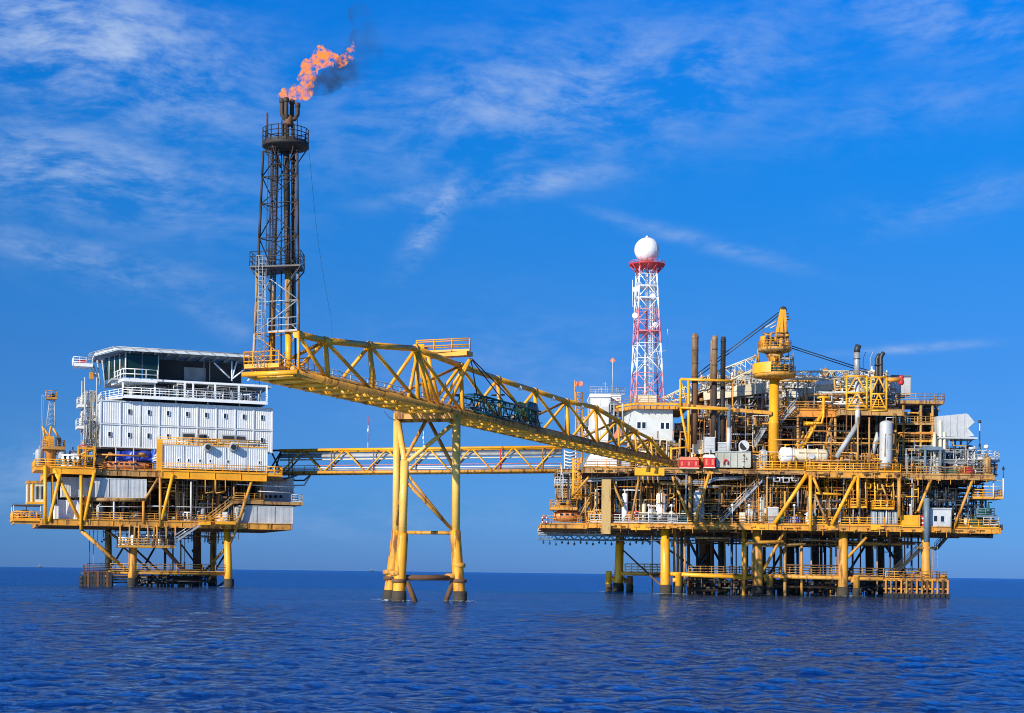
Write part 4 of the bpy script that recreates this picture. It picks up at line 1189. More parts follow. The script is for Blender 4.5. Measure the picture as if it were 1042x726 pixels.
# pile sleeves beside the legs
for i, (x, y0, y1, d, mt) in enumerate(((619.5, 582, 602, 24, YEL), (690.5, 583, 604, 2, YEL), (783.5, 585, 601, 2, GOLD), (871.5, 586, 603, 2, GOLD), (960, 586, 603, 3, GOLD), (846, 586, 602, 14, GOLD),
                                        (641, 587, 601, 20, RST), (757, 586, 600, 6, RST), (704, 587, 603, 12, RST), (811, 588, 601, 14, TAN), (925, 590, 602, 12, TAN))):
    a = F.P(x, y0, d); m = MB()
    m.lathe((a.x, a.y, -2), [(.46, 0), (.46, a.z + 2 - .15), (.52, a.z + 2 - .12), (.52, a.z + 2), (.3, a.z + 2.08)], 14)
    o = m.build('pile_sleeve', mt, RP)
    MB().lathe((a.x, a.y, -.4), [(.54, 0), (.56, 1.3), (.50, 1.6)], 12).build('marine_growth_band', MAR, o)
    seg('sleeve_shackle', RP, mt, F.P(x - (6 if x > 640 else -6), (y0 + y1) / 2 - 3, d), F.P(x, (y0 + y1) / 2 - 3, d), .32, 8)
# splayed jacket feet
for a in ((634, 588, 24, 643, 601, 22, .26, YEL), (623, 590, 24, 631, 590, 24, .3, YEL)):
    br(RP, F, *a)
# conductors and risers under the deck
for i in range(34):
    x = (687, 690.5, 694, 697.5, 664, 701, 735, 738, 745, 749.5, 757, 761, 795, 799, 812, 816, 826, 832, 836, 846, 851, 868, 876, 906, 911, 921, 928, 788, 725, 710, 778, 840, 893, 935)[i]
    d = (3, 4, 6, 4, 16, 9, 14, 11, 5, 18, 2, 8, 9, 3, 14, 3, 7, 10, 18, 12, 5, 9, 16, 6, 20, 12, 8, 12, 15, 20, 20, 26, 7, 15)[i]
    r = (.24, .16, .2, .13, .08, .22, .22, .1, .18, .1, .26, .12, .2, .24, .2, .2, .12, .1, .22, .2, .13, .15, .1, .16, .22, .1, .15, .18, .3, .22, .25, .2, .12, .1)[i]
    mt = (GOLD, TAN, RST, GOLD, DRK, RST, DRK, TAN, DRK, RST, GOLD, DRK, GOLD, TAN, DRK, GOLD, TAN, DRK, RST, GOLD, TAN, DRK, RST, DRK, RST, TAN, DRK, RST, RST, DRK, RST, DRK, TAN, DRK)[i]
    seg('riser', RP, mt, F.W(U(x, d), d, zl - .5), F.W(F.L(x, 600, d)[0], d, -2), r, 8)
# braces below the lower deck
for a in ((798, 541, 1, 774, 586, 2, .22, GOLD), (882, 547, 1, 861, 569, 2, .2, GOLD), (698.5, 545, 3, 712, 572, 10, .2, DRK), (700, 590, 4, 718, 565, 22, .2, DRK),
          (768, 575, 3, 745, 596, 20, .18, RST), (771, 580, 3, 804, 600, 22, .2, RST), (858, 578, 3, 885, 600, 22, .2, RST), (942, 575, 3, 915, 600, 22, .2, RST),
          (718, 545, 24, 740, 585, 30, .2, DRK), (804, 548, 24, 780, 590, 26, .2, DRK), (634, 560, 24, 677, 600, 4, .12, RST), (718, 570, 24, 690, 600, 5, .22, DRK),
          (660, 545, 10, 716, 585, 20, .15, RST), (885, 548, 24, 862, 585, 8, .18, DRK), (897, 550, 26, 930, 596, 26, .2, DRK)):
    br(RP, F, *a)
for d, y0, y1, mt, x0, x1, r in ((2, 583.8, 588.5, YEL, 677, 771, .30), (2, 586.2, 591.5, GOLD, 771, 965, .28), (23, 583.5, 584.2, YEL, 632, 718, .34), (4, 596.5, 597.5, RST, 757, 862, .2), (22, 586, 588, RST, 718, 900, .25), (3, 575, 576, RST, 800, 858, .10)):
    seg('horizontal_brace', RP, mt, F.P(x0, y0 if x0 > 640 else 583.6, d), F.P(x1, y1 if x0 > 640 else 584.8, d), r, 10)
for x in (677.5, 718, 771, 804.5, 858, 885, 943):
    u = F.L(x, 586, 2)[0]; z = F.L(x, 586.5, 2)[1]
    seg('horizontal_brace', RP, RST, F.W(u, 2.3, z), F.W(u, 24, z), .24, 8)
# cellar access level: grating, rails, people-high posts
zg = F.L(800, 585.4, 2)[1]
rail(RP, CRE, [F.W(F.L(636, 583, 21)[0], 21, F.L(640, 582.5, 21)[1]), F.W(F.L(675, 583, 21)[0], 21, F.L(640, 582.5, 21)[1])], r=.09, step=1.0, h=1.25)
rail(RP, TAN, [F.W(F.L(700, 583, 4)[0], 3, zg), F.W(F.L(770, 583, 4)[0], 3, zg), F.W(F.L(940, 583, 4)[0], 3, zg)], r=.05, step=1.5)
rail(RP, RST, [F.W(F.L(722, 583, 18)[0], 18, zg), F.W(F.L(935, 583, 18)[0], 18, zg)], r=.05, step=1.5)
m = MB(); F.ubox(m, F.L(722, 583, 3)[0], F.L(940, 583, 3)[0], 3.1, 4.3, zg - .12, zg - .02); m.build('walkway_floor', RST, RP)
# dark fender posts and rails at the waterline
for i in range(33):
    x = 702 + i * 5.0; d = 7 + (i * 7 % 5) * 1.5
    if 765 < x < 778: d = 12
    seg('fender_post', RP, DRK if i % 3 else RST, F.W(F.L(x, 595, d)[0], d, zg - (.1 if i % 2 else 1.0)), F.W(F.L(x, 595, d)[0], d, -1.5), (.2, .26, .16)[i % 3], 8)
for (x0, x1, y, d) in ((702, 765, 592, 8), (705, 860, 598.5, 8), (778, 862, 593, 8), (864, 900, 596, 8)):
    seg('fender_rail', RP, DRK, F.P(x0, y, d), F.P(x1, y + 1, d), .2, 8)
# boat landing at the right foot
u0, u1 = F.L(901, 595, .5)[0], F.L(964, 595, .5)[0]
zb = F.L(930, 590, .5)[1]
for i in range(13):
    u = u0 + (u1 - u0) * i / 12
    m = MB(); F.ubox(m, u - .09, u + .09, .2, .45, .55, zb); m.build('landing_post', (ORA, TAN, RST)[i % 3], RP)
    m = MB(); F.ubox(m, u - .26, u + .26, .0, .56, -.7, .54); m.build('rubbing_block', BLK, RP)
for z in (.6, 1.2, zb - .12):
    m = MB(); F.ubox(m, u0 - .2, u1 + .2, .56, .85, z - .1, z + .1); m.build('landing_rail', GOLD if z > 1 else RST, RP)
rail(RP, GOLD, [F.W(u0, .5, zb), F.W(u1, .5, zb), F.W(u1, 6, zb)], r=.05, step=1.3)
m = MB(); F.ubox(m, u0, u1, .86, 5, zb - .2, zb - .03); m.build('landing_floor', RST, RP)
stair(RP, DRK, F.P(899, 596, 1.5), F.P(938, 559, 1.5), 1.0, F.dx)
stair(RP, DRK, F.P(953, 560, 2.5), F.P(965, 546, 2.5), 1.0, F.dx)
ladder_mb(MB(), F.P(949, 590, 1.2), F.P(949, 556, 1.2), .7).build('ladder', TAN, RP)
m = MB(); F.box(m, 935, 556.5, 953, 558.5, 1.5, 3.5); m.build('landing', TAN, RP)
# pipework hung under the lower deck
MB().pipe([F.P(758, 590, 1), F.P(758, 556, 1), F.P(762, 552.5, 1), F.P(797, 551.5, 1)], .26, 8).build('pipe', GOLD, RP)
MB().pipe([F.P(766, 588, 1.6), F.P(766, 562, 1.6), F.P(772, 556, 1.6), F.P(820, 554, 1.6)], .18, 8).build('pipe', TAN, RP)
for (x0, y0, x1, y1, d, r, mt) in ((700, 546, 790, 548, 3, .12, DRK), (720, 550, 800, 552, 6, .14, RST), (790, 548, 900, 553, 4, .12, TAN), (800, 556, 815, 555, 2, .1, GOLD),
                                   (660, 550, 690, 550.5, 5, .1, GRY), (640, 549, 700, 550, 9, .12, DRK), (905, 551, 945, 553, 5, .15, RST)):
    seg('pipe', RP, mt, F.P(x0, y0, d), F.P(x1, y1, d), r, 6)
clutter(F, RP, rg, U(680), U(940), 2, 20, zl - 3.0, zl - 1.0, 22, 26, [RST, DRK, TAN, GOLD, RST], .06, .16)
fine_pipework(F, RP, rg, U(640), U(950), 1, 30, zl - 2.6, zl - 1.0, 130, RST, name='underdeck_tubing')
for xx in (810, 838, 905, 913):    # square pipe loops
    MB().pipe([F.P(xx, 548, 8), F.P(xx, 562, 8), F.P(xx - 9, 562, 8), F.P(xx - 9, 548, 8)], .1, 6).build('pipe', DRK, RP)
# long grey lattice catwalk under the left end
CW = thing('catwalk', 'dark grey lattice catwalk jutting left below the lower deck of the right platform', 'catwalk', F.P(600, 549, 8))
za, zb2 = F.L(600, 549.5, 8)[1], F.L(600, 545.0, 8)[1]
for d in (8, 10.2):
    for z in (za, zb2):
        seg('chord', CW, TEAL, F.W(U(548, 8), d, z), F.W(U(672, 8), d, z), .10)
    n = 30
    for i in range(n):
        ua_ = U(548, 8) + (U(672, 8) - U(548, 8)) * i / n; ub_ = ua_ + (U(672, 8) - U(548, 8)) / n
        seg('lacing', CW, TEAL, F.W(ua_, d, za if i % 2 else zb2), F.W(ub_, d, zb2 if i % 2 else za), .05, 4)
m = MB(); F.ubox(m, U(548, 8), U(672, 8), 8.1, 10.1, za - .1, za - .03); m.build('floor', DRK, CW)
rail(CW, LGR, [F.W(U(548, 8), 8, zb2), F.W(U(615, 8), 8, zb2)], r=.035, step=1.2, h=.9)
for i in range(17):
    x = 553 + i * 6.3
    MB().lathe(F.P(x, 550 + (i % 3) * .9, 8.5) - Vector((0, 0, .5)), [(.06, 0), (.16, .08), (.16, .3), (.05, .36), (.05, .6)], 6).build('hanging_lamp', DRK, CW)
for x in (600, 640, 668):
    seg('hanger', CW, GRY, F.P(x, 545, 9), F.W(U(x, 9), 9, zl - .6), .08)

# ---- between lower and main deck
m = MB(); F.box(m, 612.5, 488, 621.5, 543.5, -.55, .9)
m.build('box_column', BUF, RP)
for (x, y0, y1, d, r, mt) in ((824.6, 484, 540.5, -1.0, .24, YEL), (873, 485, 516, -.9, .22, YEL), (915, 487, 526, -.9, .26, GOLD), (702, 484, 530, .6, .26, TAN), (709, 484, 530, 6, .3, RST),
                              (652, 484, 530, 1, .12, TAN), (645, 484, 531, 5, .16, TAN), (780.5, 482, 532, .6, .15, TAN), (784, 482, 532, 2, .12, GOLD), (943, 507, 552, -.3, .42, TEAL),
                              (596, 489, 531, 3, .14, TAN), (606, 489, 531, 8, .2, TAN), (589, 485, 531, 12, .16, GRY), (675, 484, 531, 9, .2, TAN), (660, 484, 531, 12, .25, RST), (745, 484, 531, 9, .25, RST),
                              (764, 484, 531, 4, .2, TAN), (800, 484, 531, 10, .25, RST), (850, 484, 531, 8, .25, RST), (895, 484, 531, 8, .25, RST), (930, 492, 538, 8, .22, RST), (970, 492, 541, 4, .15, DRK),
                              (985, 492, 541, 2.5, .14, TEAL), (1000, 492, 541, 6, .14, DRK)):
    seg('column', RP, mt, F.P(x, y0, d), F.P(x, y1, d), r, 10)
for a in ((598.7, 486, -.8, 582, 506, 3, .16, GOLD), (623, 490, .2, 634, 516, .4, .17, GOLD), (651, 483, -.1, 642.5, 528, -.1, .17, TAN), (684, 485, -.1, 701.5, 528, -.1, .19, GOLD),
          (722.6, 479.5, -.2, 707, 531, -.2, .23, GOLD), (821, 483, -.9, 788, 533, -.3, .27, YEL), (871, 485, -.95, 846.5, 534, -.5, .25, YEL), (827.6, 486, -.95, 834, 501, -.9, .2, YEL),
          (829, 503, -.5, 843, 534, -.5, .16, TAN), (897, 493, .2, 905, 512, .2, .14, TAN), (947.5, 488, 1.4, 934, 521, 0, .22, GOLD), (990, 488, 1.3, 969.5, 540, 1.3, .2, GOLD),
          (835, 540, 4, 850, 500, 8, .15, RST), (725, 502, 3, 737, 496, 3, .22, GOLD), (600, 506, 3, 588, 530, 3, .13, TAN), (608, 512, 3, 598, 530, 3, .13, GOLD),
          (690, 500, 8, 672, 530, 8, .14, RST), (760, 530, 8, 742, 490, 8, .16, RST), (812, 530, 8, 830, 490, 8, .16, RST), (905, 530, 9, 880, 490, 9, .16, RST)):
    br(RP, F, *a)
clutter(F, RP, rg, U(700), U(962), 5, 20, .1, zg, 34, 30, [DRK, RST, MAR, DRK], .08, .18)
shade_wall(RP, F, U(612), U(950), 17, zl + .02, zm - .6, DRK)
shade_wall(RP, F, U(820), U(965), 25, zl + .02, zm - .6, DRK)
# silver pipes hugging the underside of the main deck
for k, yy in enumerate((487.5, 489.6)):
    MB().pipe([F.P(598, yy - .2 + .4 * k, .8), F.P(637, yy - 1.5, .8), F.P(644, yy - 2, .8), F.P(688, yy - 2, .8), F.P(692, yy + 2.2, .8), F.P(720, yy + 2.8, .8), F.P(727, yy - 1, .8), F.P(757, yy - 2.5, .8)], .14, 6).build('pipe', SIL, RP)
for a in ((672, 491.5, .4, 704, 493.5, .4, .26, TAN), (726, 496, 3, 738, 493, 3, .2, TAN), (706, 494, .6, 765, 495.5, .6, .1, TAN), (780, 486, .5, 815, 487, .5, .12, LGR),
          (829, 502, -.2, 856, 503.5, -.2, .18, YEL), (828, 510, 1, 858, 510, 1, .09, GRY), (830, 518, 1, 862, 518, 1, .09, GRY), (740, 500, 2, 790, 501, 2, .08, RST), (915, 500, 3, 960, 502, 3, .12, DRK),
          (860, 494, 1, 905, 495, 1, .10, TAN), (850, 490, 3, 912, 491, 3, .14, RST), (930, 508, 3, 985, 510, 3, .1, TEAL), (925, 497, 5, 1000, 499, 5, .14, DRK)):
    br(RP, F, *a[:8], 'pipe', 6)
for (x, y) in ((787.5, 486), (797, 487), (806, 485.5), (880, 493), (893, 494), (902, 491)):  # bent downpipes
    MB().pipe([F.P(x, y - 2, .4), F.P(x, y + 4, .4), F.P(x + 6, y + 4, .4), F.P(x + 6, y, .4)], .11, 6).build('pipe', LGR if x < 850 else YEL, RP)
for (x, yb) in ((682, 502), (686, 505)):
    MB().pipe([F.P(x, 490, .6), F.P(x, yb, .6), F.P(x - 2, yb + 2, .6), F.P(x - 7, yb + 2, .6)], .13, 6).build('pipe', GOLD, RP)
for i in range(5):  # braced rack of grey steel
    x = 829 + i * 6.5
    br(RP, F, x, 519, 1.5, x + 6, 508, 1.5, .07, GRY, 'rack_brace', 5)
    br(RP, F, x, 506, 1.5, x, 531, 1.5, .08, GRY, 'rack_post', 5)
stair(RP, SIL, F.P(734, 531.5, .8), F.P(776, 489, .8), .9, F.dx)
# hanging yellow baskets
for (x0, x1, y0, y1) in ((866, 882, 508, 517), (889, 910, 509, 518.5)):
    m = MB(); F.box(m, x0, y1 - 1.2, x1, y1, -.6, 1.4); m.build('hanging_platform', YEL, RP)
    a, z = F.L(x0, y1 - 1, -.6); b, _ = F.L(x1, y1 - 1, -.6)
    rail(RP, YEL, [F.W(a, 1.2, z), F.W(a, -.55, z), F.W(b, -.55, z), F.W(b, 1.2, z)], r=.065, step=.9)
    for x in (x0 + 1, x1 - 1): seg('hanger', RP, YEL, F.P(x, y1 - 1, 0), F.P(x, 485, 0), .07)
for i in range(4):
    m = MB(); F.box(m, 886.5 + i * 7, 520.5, 892.6 + i * 7, 534, .1, 1.4); m.build('wire_cage', TEAL, RP)
    m = MB(); 
    for j in range(4): F.box(m, 887.2 + i * 7 + j * 1.4, 521.5, 887.9 + i * 7 + j * 1.4, 533, .02, .09)
    m.build('cage_bars', LGR, RP)
m = MB(); F.box(m, 918, 524.5, 936, 536.5, -.3, 1.6); o = m.build('equipment_box', YEL, RP)
m = MB(); F.box(m, 919.5, 526, 934.5, 535, -.36, -.305); m.build('door', YEL, o)
fl = [(PUMP, .0) for PUMP in ('pump_grey', 'valve_manifold_white', 'filter_vessel', 'cabinet', 'compressor_green', 'valve_manifold_rusty', 'filter_vessel_grey', 'compressor', 'valve_manifold', 'compressor_orange', 'valve_manifold_red', 'filter_vessel_tan')]
keys = [k for k, _ in fl]
for x0, x1, d0, d1, z, n in ((604, 900, 1, 3.5, zl, 44), (604, 930, 4, 12, zl, 44), (932, 1012, 3, 8, zl - .1, 12), (640, 780, 1, 6, zm, 26), (845, 912, 1, 5, zm - .15, 22), (918, 1008, 3, 9, F.L(960, 483, 1.5)[1], 26), (725, 912, 15.5, 19, zc, 30), (800, 912, 5.5, 9, zt, 26), (705, 796, 13, 16, zt - .3, 20)):
    keys2 = ['pump_grey', 'valve_manifold_rusty', 'compressor_green', 'valve_manifold', 'compressor_orange', 'filter_vessel_tan', 'valve_manifold', 'filter_vessel_grey', 'cabinet_cream', 'filter_vessel_tan', 'valve_manifold_rusty', 'filter_vessel']
    for i in range(n):
        d = rg.uniform(d0, d1)
        place_eq(rg.choice(keys if x0 + (x1 - x0) * i / n < 705 else keys2), RP, F.W(F.L(x0 + (x1 - x0) * (i + rg.uniform(.1, .9)) / n, 500, d)[0], d, z), rg.uniform(-.2, .2) + rg.choice((0, PI / 2, 0)), rg.uniform(.75, 1.3))
clutter(F, RP, rg, U(602), U(735), 1.8, 13, zl + .1, zm - 1, 40, 16, [TAN, LGR, RST, GOLD, WHI, GRY, DRK])
clutter(F, RP, rg, U(735), U(820), 3.2, 14, zl + .1, zm - 1, 26, 12, [TAN, RST, GOLD, DRK, RST, GRY])
clutter(F, RP, rg, U(818), U(930), 1, 14, zl + .1, zm - 1.2, 50, 26, [TAN, RST, GOLD, DRK, YEL, TEAL, RST])
clutter(F, RP, rg, U(935), U(1008), 3, 14, zl + .1, zm - 1.6, 24, 26, [DRK, TEAL, RST, TAN, DRK])
fine_pipework(F, RP, rg, U(602), U(820), .8, 13, zl + .1, zm - 1, 220, TAN)
fine_pipework(F, RP, rg, U(735), U(935), .8, 13, zl + .1, zm - 1, 220, GOLD)
fine_pipework(F, RP, rg, U(930), U(1008), 2, 13, zl + .1, zm - 1.5, 150, DRK)
rail(RP, LGR, [F.W(U(601), .1, zl), F.W(U(700), .1, zl)], r=.055, step=1.4)
rail(RP, GOLD, [F.W(U(700), .1, zl), F.W(U(820), .1, zl)], r=.05, step=1.5)
rail(RP, YEL, [F.W(U(820), .1, zl), F.W(U(937), .1, zl)], r=.06, step=1.2)
rail(RP, YEL, [F.W(U(968), 1.6, zl - .1), F.W(U(1021), 1.6, zl - .1), F.W(U(1021), 20, zl - .1)], r=.05, step=1.5)
rail(RP, LGR, [F.W(U(1005), 1.7, zl + .3), F.W(U(1020), 1.7, zl + .3)], r=.06, step=1)
m = MB(); F.box(m, 1016, 534, 1020.5, 539.5, 1.8, 2.8); m.build('equipment_box', DRK, RP)
for i in range(9):
    x = (745, 762, 808, 855, 868, 902, 926, 683, 660)[i]
    place_eq('floodlight', RP, F.P(x, 532.5, -.15), 0, .95)
for (ua_, ub_, za_, zb_, nv_, nh_, ms_) in ((U(603), U(735), zl + .1, zm - .8, 7, 2, [TAN, GOLD, LGR, CRE, RST, DRK]), (U(780), U(830), zl + .1, zm - .8, 8, 3, [ORA, GOLD, TAN, RST, GRY, DRK]),
                                            (U(830), U(935), zl + .1, zm - 1, 16, 8, [ORA, YEL, TAN, GOLD, GRY, DRK]), (U(700), U(915), zm + .1, zm + 5.5, 7, 2, [ORA, GOLD, TAN, GRY, DRK]),
                                            (U(792), U(912), zm + 2, zt - .8, 5, 3, [ORA, TAN, GOLD, RST, DRK])):
    clutter(F, RP, rg, ua_, ub_, .15, 2.2, za_, zb_, nv_, nh_, ms_, .05, .12)
fine_pipework(F, RP, rg, U(603), U(935), .4, 2.6, zl + .1, zm - .8, 50, ORA)
fine_pipework(F, RP, rg, U(603), U(965), .2, 8, zl + .1, zm - .8, 160, DRK)
fine_pipework(F, RP, rg, U(700), U(912), .4, 6, zm + .1, zt - .8, 25, ORA)
fine_pipework(F, RP, rg, U(700), U(912), 2, 8, zm + .1, zt - .8, 120, DRK)
# odds and ends breaking the long deck edges: brackets, trays, drip pans
for i in range(70):
    x = 602 + i * 5.9 + rg.uniform(-2, 2)
    if not (x < 1010): continue
    lv_, mt_ = ((zl, (TAN, GOLD, RST, ORA)[i % 4]) if i % 2 else (zm if x < 915 else zm - .55, (TAN, RST, GOLD)[i % 3]))
    dd_ = -.34 if x < 968 and lv_ < zm - 1 else (-1.15 if 818 < x < 916 else (-.35 if 640 < x < 818 else (-1.35 if x < 640 else 1.15)))
    if x > 968 and lv_ < zm - 1: dd_ = 1.15
    w_ = rg.uniform(.25, 1.3); h_ = rg.uniform(.12, .35); zo = lv_ - rg.uniform(.15, .5)
    m = MB(); F.ubox(m, U(x), U(x) + w_, dd_ - .12, dd_ + .02, zo - h_, zo); F.ubox(m, U(x) + w_ * .4, U(x) + w_ * .4 + .08, dd_ - .05, dd_ + .03, zo - h_ - rg.uniform(.2, .9), zo - h_ - .001)
    m.build('edge_bracket', mt_, RP)
# left corner terraces
for (y, x0, x1, d) in ((493.5, 565, 600, 7), (505.5, 566, 608, 5), (499, 568, 590, 9)):
    m = MB(); F.box(m, x0, y, x1, y + 1.5, d, d + 6); m.build('terrace_floor', TAN, RP)
    a, z = F.L(x0, y, d); b, _ = F.L(x1, y, d)
    rail(RP, GOLD if d == 5 else LGR, [F.W(a, d + 5, z), F.W(a, d + .05, z), F.W(b, d + .05, z)], r=.055, step=1.3)
m = MB(); F.box(m, 582, 466, 584, 508, 3, 3.3); m.build('stair_tower_post', YEL, RP)
for x in (588, 591.5): seg('stair_tower_post', RP, YEL, F.P(x, 466, 3.1), F.P(x, 509, 3.1), .14)
for y in (472, 480, 488, 496, 504):
    seg('stair_tower_beam', RP, YEL, F.P(583, y, 3.05), F.P(592, y, 3.05), .12)
stair(RP, GOLD, F.P(588, 531, 4), F.P(602, 507, 4), .9, F.dx); stair(RP, TAN, F.P(560, 519, 6), F.P(585, 500, 6), .9, F.dx)
ladder_mb(MB(), F.P(585, 508, 2.9), F.P(585, 468, 2.9), .5, cage=True).build('ladder', YEL, RP)
clutter(F, RP, rg, U(572), U(606), 4, 14, zl + .2, zm - .5, 22, 16, [TAN, GRY, LGR, DRK, GOLD], .06, .15)
fine_pipework(F, RP, rg, U(568), U(606), 4, 14, zl + .2, zm - .5, 60, GRY)
# lifeboat station on the lower left tip
m = MB(); F.box(m, 560, 516.8, 587, 519, 2.6, 6); m.build('launch_platform', GOLD, RP)
a, z = F.L(560, 517, 2.6); b, _ = F.L(587, 517, 2.6)
rail(RP, GOLD, [F.W(a, 5, z), F.W(a, 2.65, z), F.W(b, 2.65, z)], r=.045, step=1.2)
a, z = F.L(552, 533, 2.2); b, _ = F.L(597, 533, 2.2)
rail(RP, GOLD, [F.W(a, 10, zl - .2), F.W(a, 2.1, zl - .2), F.W(b, 2.1, zl - .2)], r=.05, step=1.3)
LB = thing('rescue_boat', 'stubby faded orange rescue boat on the lower left tip of the right platform', 'lifeboat', F.P(577, 533, 3.5))
ua, za = F.L(563, 533, 3); ub, _ = F.L(590, 533, 3)
st = []
for i in range(13):
    t_ = i / 12; wv_ = math.sin(PI * min(max(t_, .002), .998)) ** .4
    for (yy, hh) in ((0, 0), (.5, .12), (.95, .6), (1, .95), (.75, 1.4), (.35, 1.65), (0, 1.7), (-.35, 1.65), (-.75, 1.4), (-1, .95), (-.95, .6), (-.5, .12)):
        st.append(F.W(ua + (ub - ua) * t_, 4.2 + yy * 1.1 * wv_, za + .25 + (hh - .9) * (.4 + .6 * wv_) + .9))
fs = [(i * 12 + j, i * 12 + (j + 1) % 12, (i + 1) * 12 + (j + 1) % 12, (i + 1) * 12 + j) for i in range(12) for j in range(12)] + [tuple(range(12)), tuple(144 + j for j in reversed(range(12)))]
MB().quad_mesh(st, fs, True).build('hull', LIF, LB)
m = MB(); F.ubox(m, (ua + ub) / 2 + .2, (ua + ub) / 2 + 1.6, 3.7, 4.7, za + 1.85, za + 2.4); m.build('steering_cabin', ORA, LB)
for i in range(3):
    m = MB(); F.ubox(m, ua + .9 + i * .8, ua + 1.3 + i * .8, 3.04, 3.2, za + 1.2, za + 1.45); m.build('porthole', PANE, LB)
WN = thing('winch', 'yellow boat winch on the raised platform above the orange rescue boat', 'winch', F.P(572, 517, 4))
m = MB(); F.box(m, 567, 514.5, 580, 516.6, 3.4, 5); m.build('frame', YEL, WN)
MB().lathe(F.P(570, 512.6, 4.2) , [(.42, 0), (.42, .08), (.3, .1), (.3, .8), (.42, .82), (.42, .9)], 12, F.ux).build('drum', DRK, WN)
m = MB(); F.box(m, 576, 509.5, 579.5, 514.4, 3.6, 4.6); m.build('motor', GOLD, WN)
MB().pipe([F.P(564, 531, 3.2), F.P(563, 520, 3.2), F.P(566, 511, 3.2), F.P(573, 509, 3.2)], .1, 6).build('davit_arm', GOLD, WN)
LBY = thing('lifebuoy', 'red lifebuoy ring on the railing left of the orange rescue boat', 'lifebuoy', F.P(554.5, 531, 2))
c_ = F.P(554.3, 529.3, 1.9)
MB().pipe([c_ + F.ux * (.42 * math.cos(t_)) + Vector((0, 0, .42 * math.sin(t_))) for t_ in [2 * PI * k / 16 for k in range(17)]], .1, 6).build('ring', RED, LBY)
for k in range(4):
    t_ = PI / 4 + k * PI / 2
    m = MB(); m.pipe([c_ + F.ux * (.42 * math.cos(t_ + e_)) + Vector((0, 0, .42 * math.sin(t_ + e_))) for e_ in (-.2, 0, .2)], .115, 6).build('band', WHI, LBY)

# ---- vessels and tanks, each a thing
def vertical_vessel(name, label, x, y0, y1, rpx, d, mat, cat='tank', bands=True):
    t = thing(name, label, cat, F.P(x, y1, d))
    a = F.P(x, y1, d); b = F.P(x, y0, d); s = FPX / a.y; r = rpx / s
    MB().vessel((a.x, a.y, a.z + .25), (a.x, a.y, b.z), r, 20).build('shell', mat, t)
    MB().lathe((a.x, a.y, a.z), [(r * .95, 0), (r * .95, .2), (r * .8, .5)], 20).build('skirt', GRY, t)
    if bands:
        n = max(2, int((b.z - a.z) / 1.6))
        for i in range(1, n):
            z = a.z + (b.z - a.z) * i / n
            MB().lathe((a.x, a.y, z), [(r * 1.01, 0), (r * 1.03, .02), (r * 1.03, .09), (r * 1.01, .11)], 20).build('band', mat, t)
    MB().pipe([(a.x, a.y - r, a.z + .9), (a.x, a.y - r - .4, a.z + .9), (a.x, a.y - r - .4, a.z + .1)], .07, 6).build('nozzle', GRY, t)
    MB().pipe([(a.x, a.y, b.z - .05), (a.x, a.y, b.z + .4), (a.x + r * 1.4, a.y, b.z + .4)], .09, 6).build('nozzle', mat, t)
    return t
vertical_vessel('storage_tank', 'pale grey upright tank between the decks behind a yellow brace, left of the silver stair', 711, 499, 532, 6.3, 1.3, LGR)
vertical_vessel('storage_tank', 'dark-sided grey tank in shade behind the silver stair, left of its neighbour tank', 762.5, 505, 532, 5.5, 2.6, GRY)
vertical_vessel('storage_tank', 'shaded grey tank behind the small pale cabinet, right of its neighbour tank', 774.5, 506, 532, 5.0, 2.2, DGR)
vertical_vessel('pressure_vessel', 'white upright vessel beside the big pale box column on the lower deck', 635.5, 502, 532, 3.2, 1.4, WHI)
vertical_vessel('pressure_vessel', 'thick white lagged vessel under the end of the flare bridge', 672.5, 501, 529, 5.0, 1.6, WHI)
vertical_vessel('pressure_vessel', 'slim cream vessel on the lower deck between two tan braces', 655, 512, 532, 2.3, 1.2, CRE)
vertical_vessel('exhaust_silencer', 'tall smooth pale grey cylinder standing on the main deck under the twin dark stacks', 901.3, 428, 477, 6.6, .9, LGR, 'cylinder', False)
# pale cabinet
CB = thing('electrical_cabinet', 'pale grey cabinet with drawers lines at foot of the long yellow brace', 'cabinet', F.P(786, 532.5, .6))
m = MB(); F.box(m, 781.5, 517, 792, 532.5, .45, 1.5); m.build('body', LGR, CB)
for k in range(3):
    m = MB(); F.box(m, 782.2, 518 + k * 4.9, 791.3, 522.3 + k * 4.9, .40, .445); m.build('door_panel', LGR, CB)
m = MB(); F.box(m, 781, 516.4, 792.5, 517, .35, 1.6); m.build('top_cover', WHI, CB)
for i, (x0, x1) in enumerate(((800, 806.5), (807.5, 814))):
    DR = thing('chemical_tote', ('dark blue square tote on the lower deck, left of the pair', 'dark blue square tote on the lower deck, right of the pair')[i], 'container', F.P((x0 + x1) / 2, 532, 1), 'blue totes')
    m = MB(); F.box(m, x0, 526, x1, 532, .8, 1.9); m.build('body', BLU, DR)
    m = MB()
    for k in range(4): F.box(m, x0 + k * (x1 - x0) / 3 - .2, 525.6, x0 + k * (x1 - x0) / 3 + .2, 532.5, .74, .79)
    m.build('cage', LGR, DR)

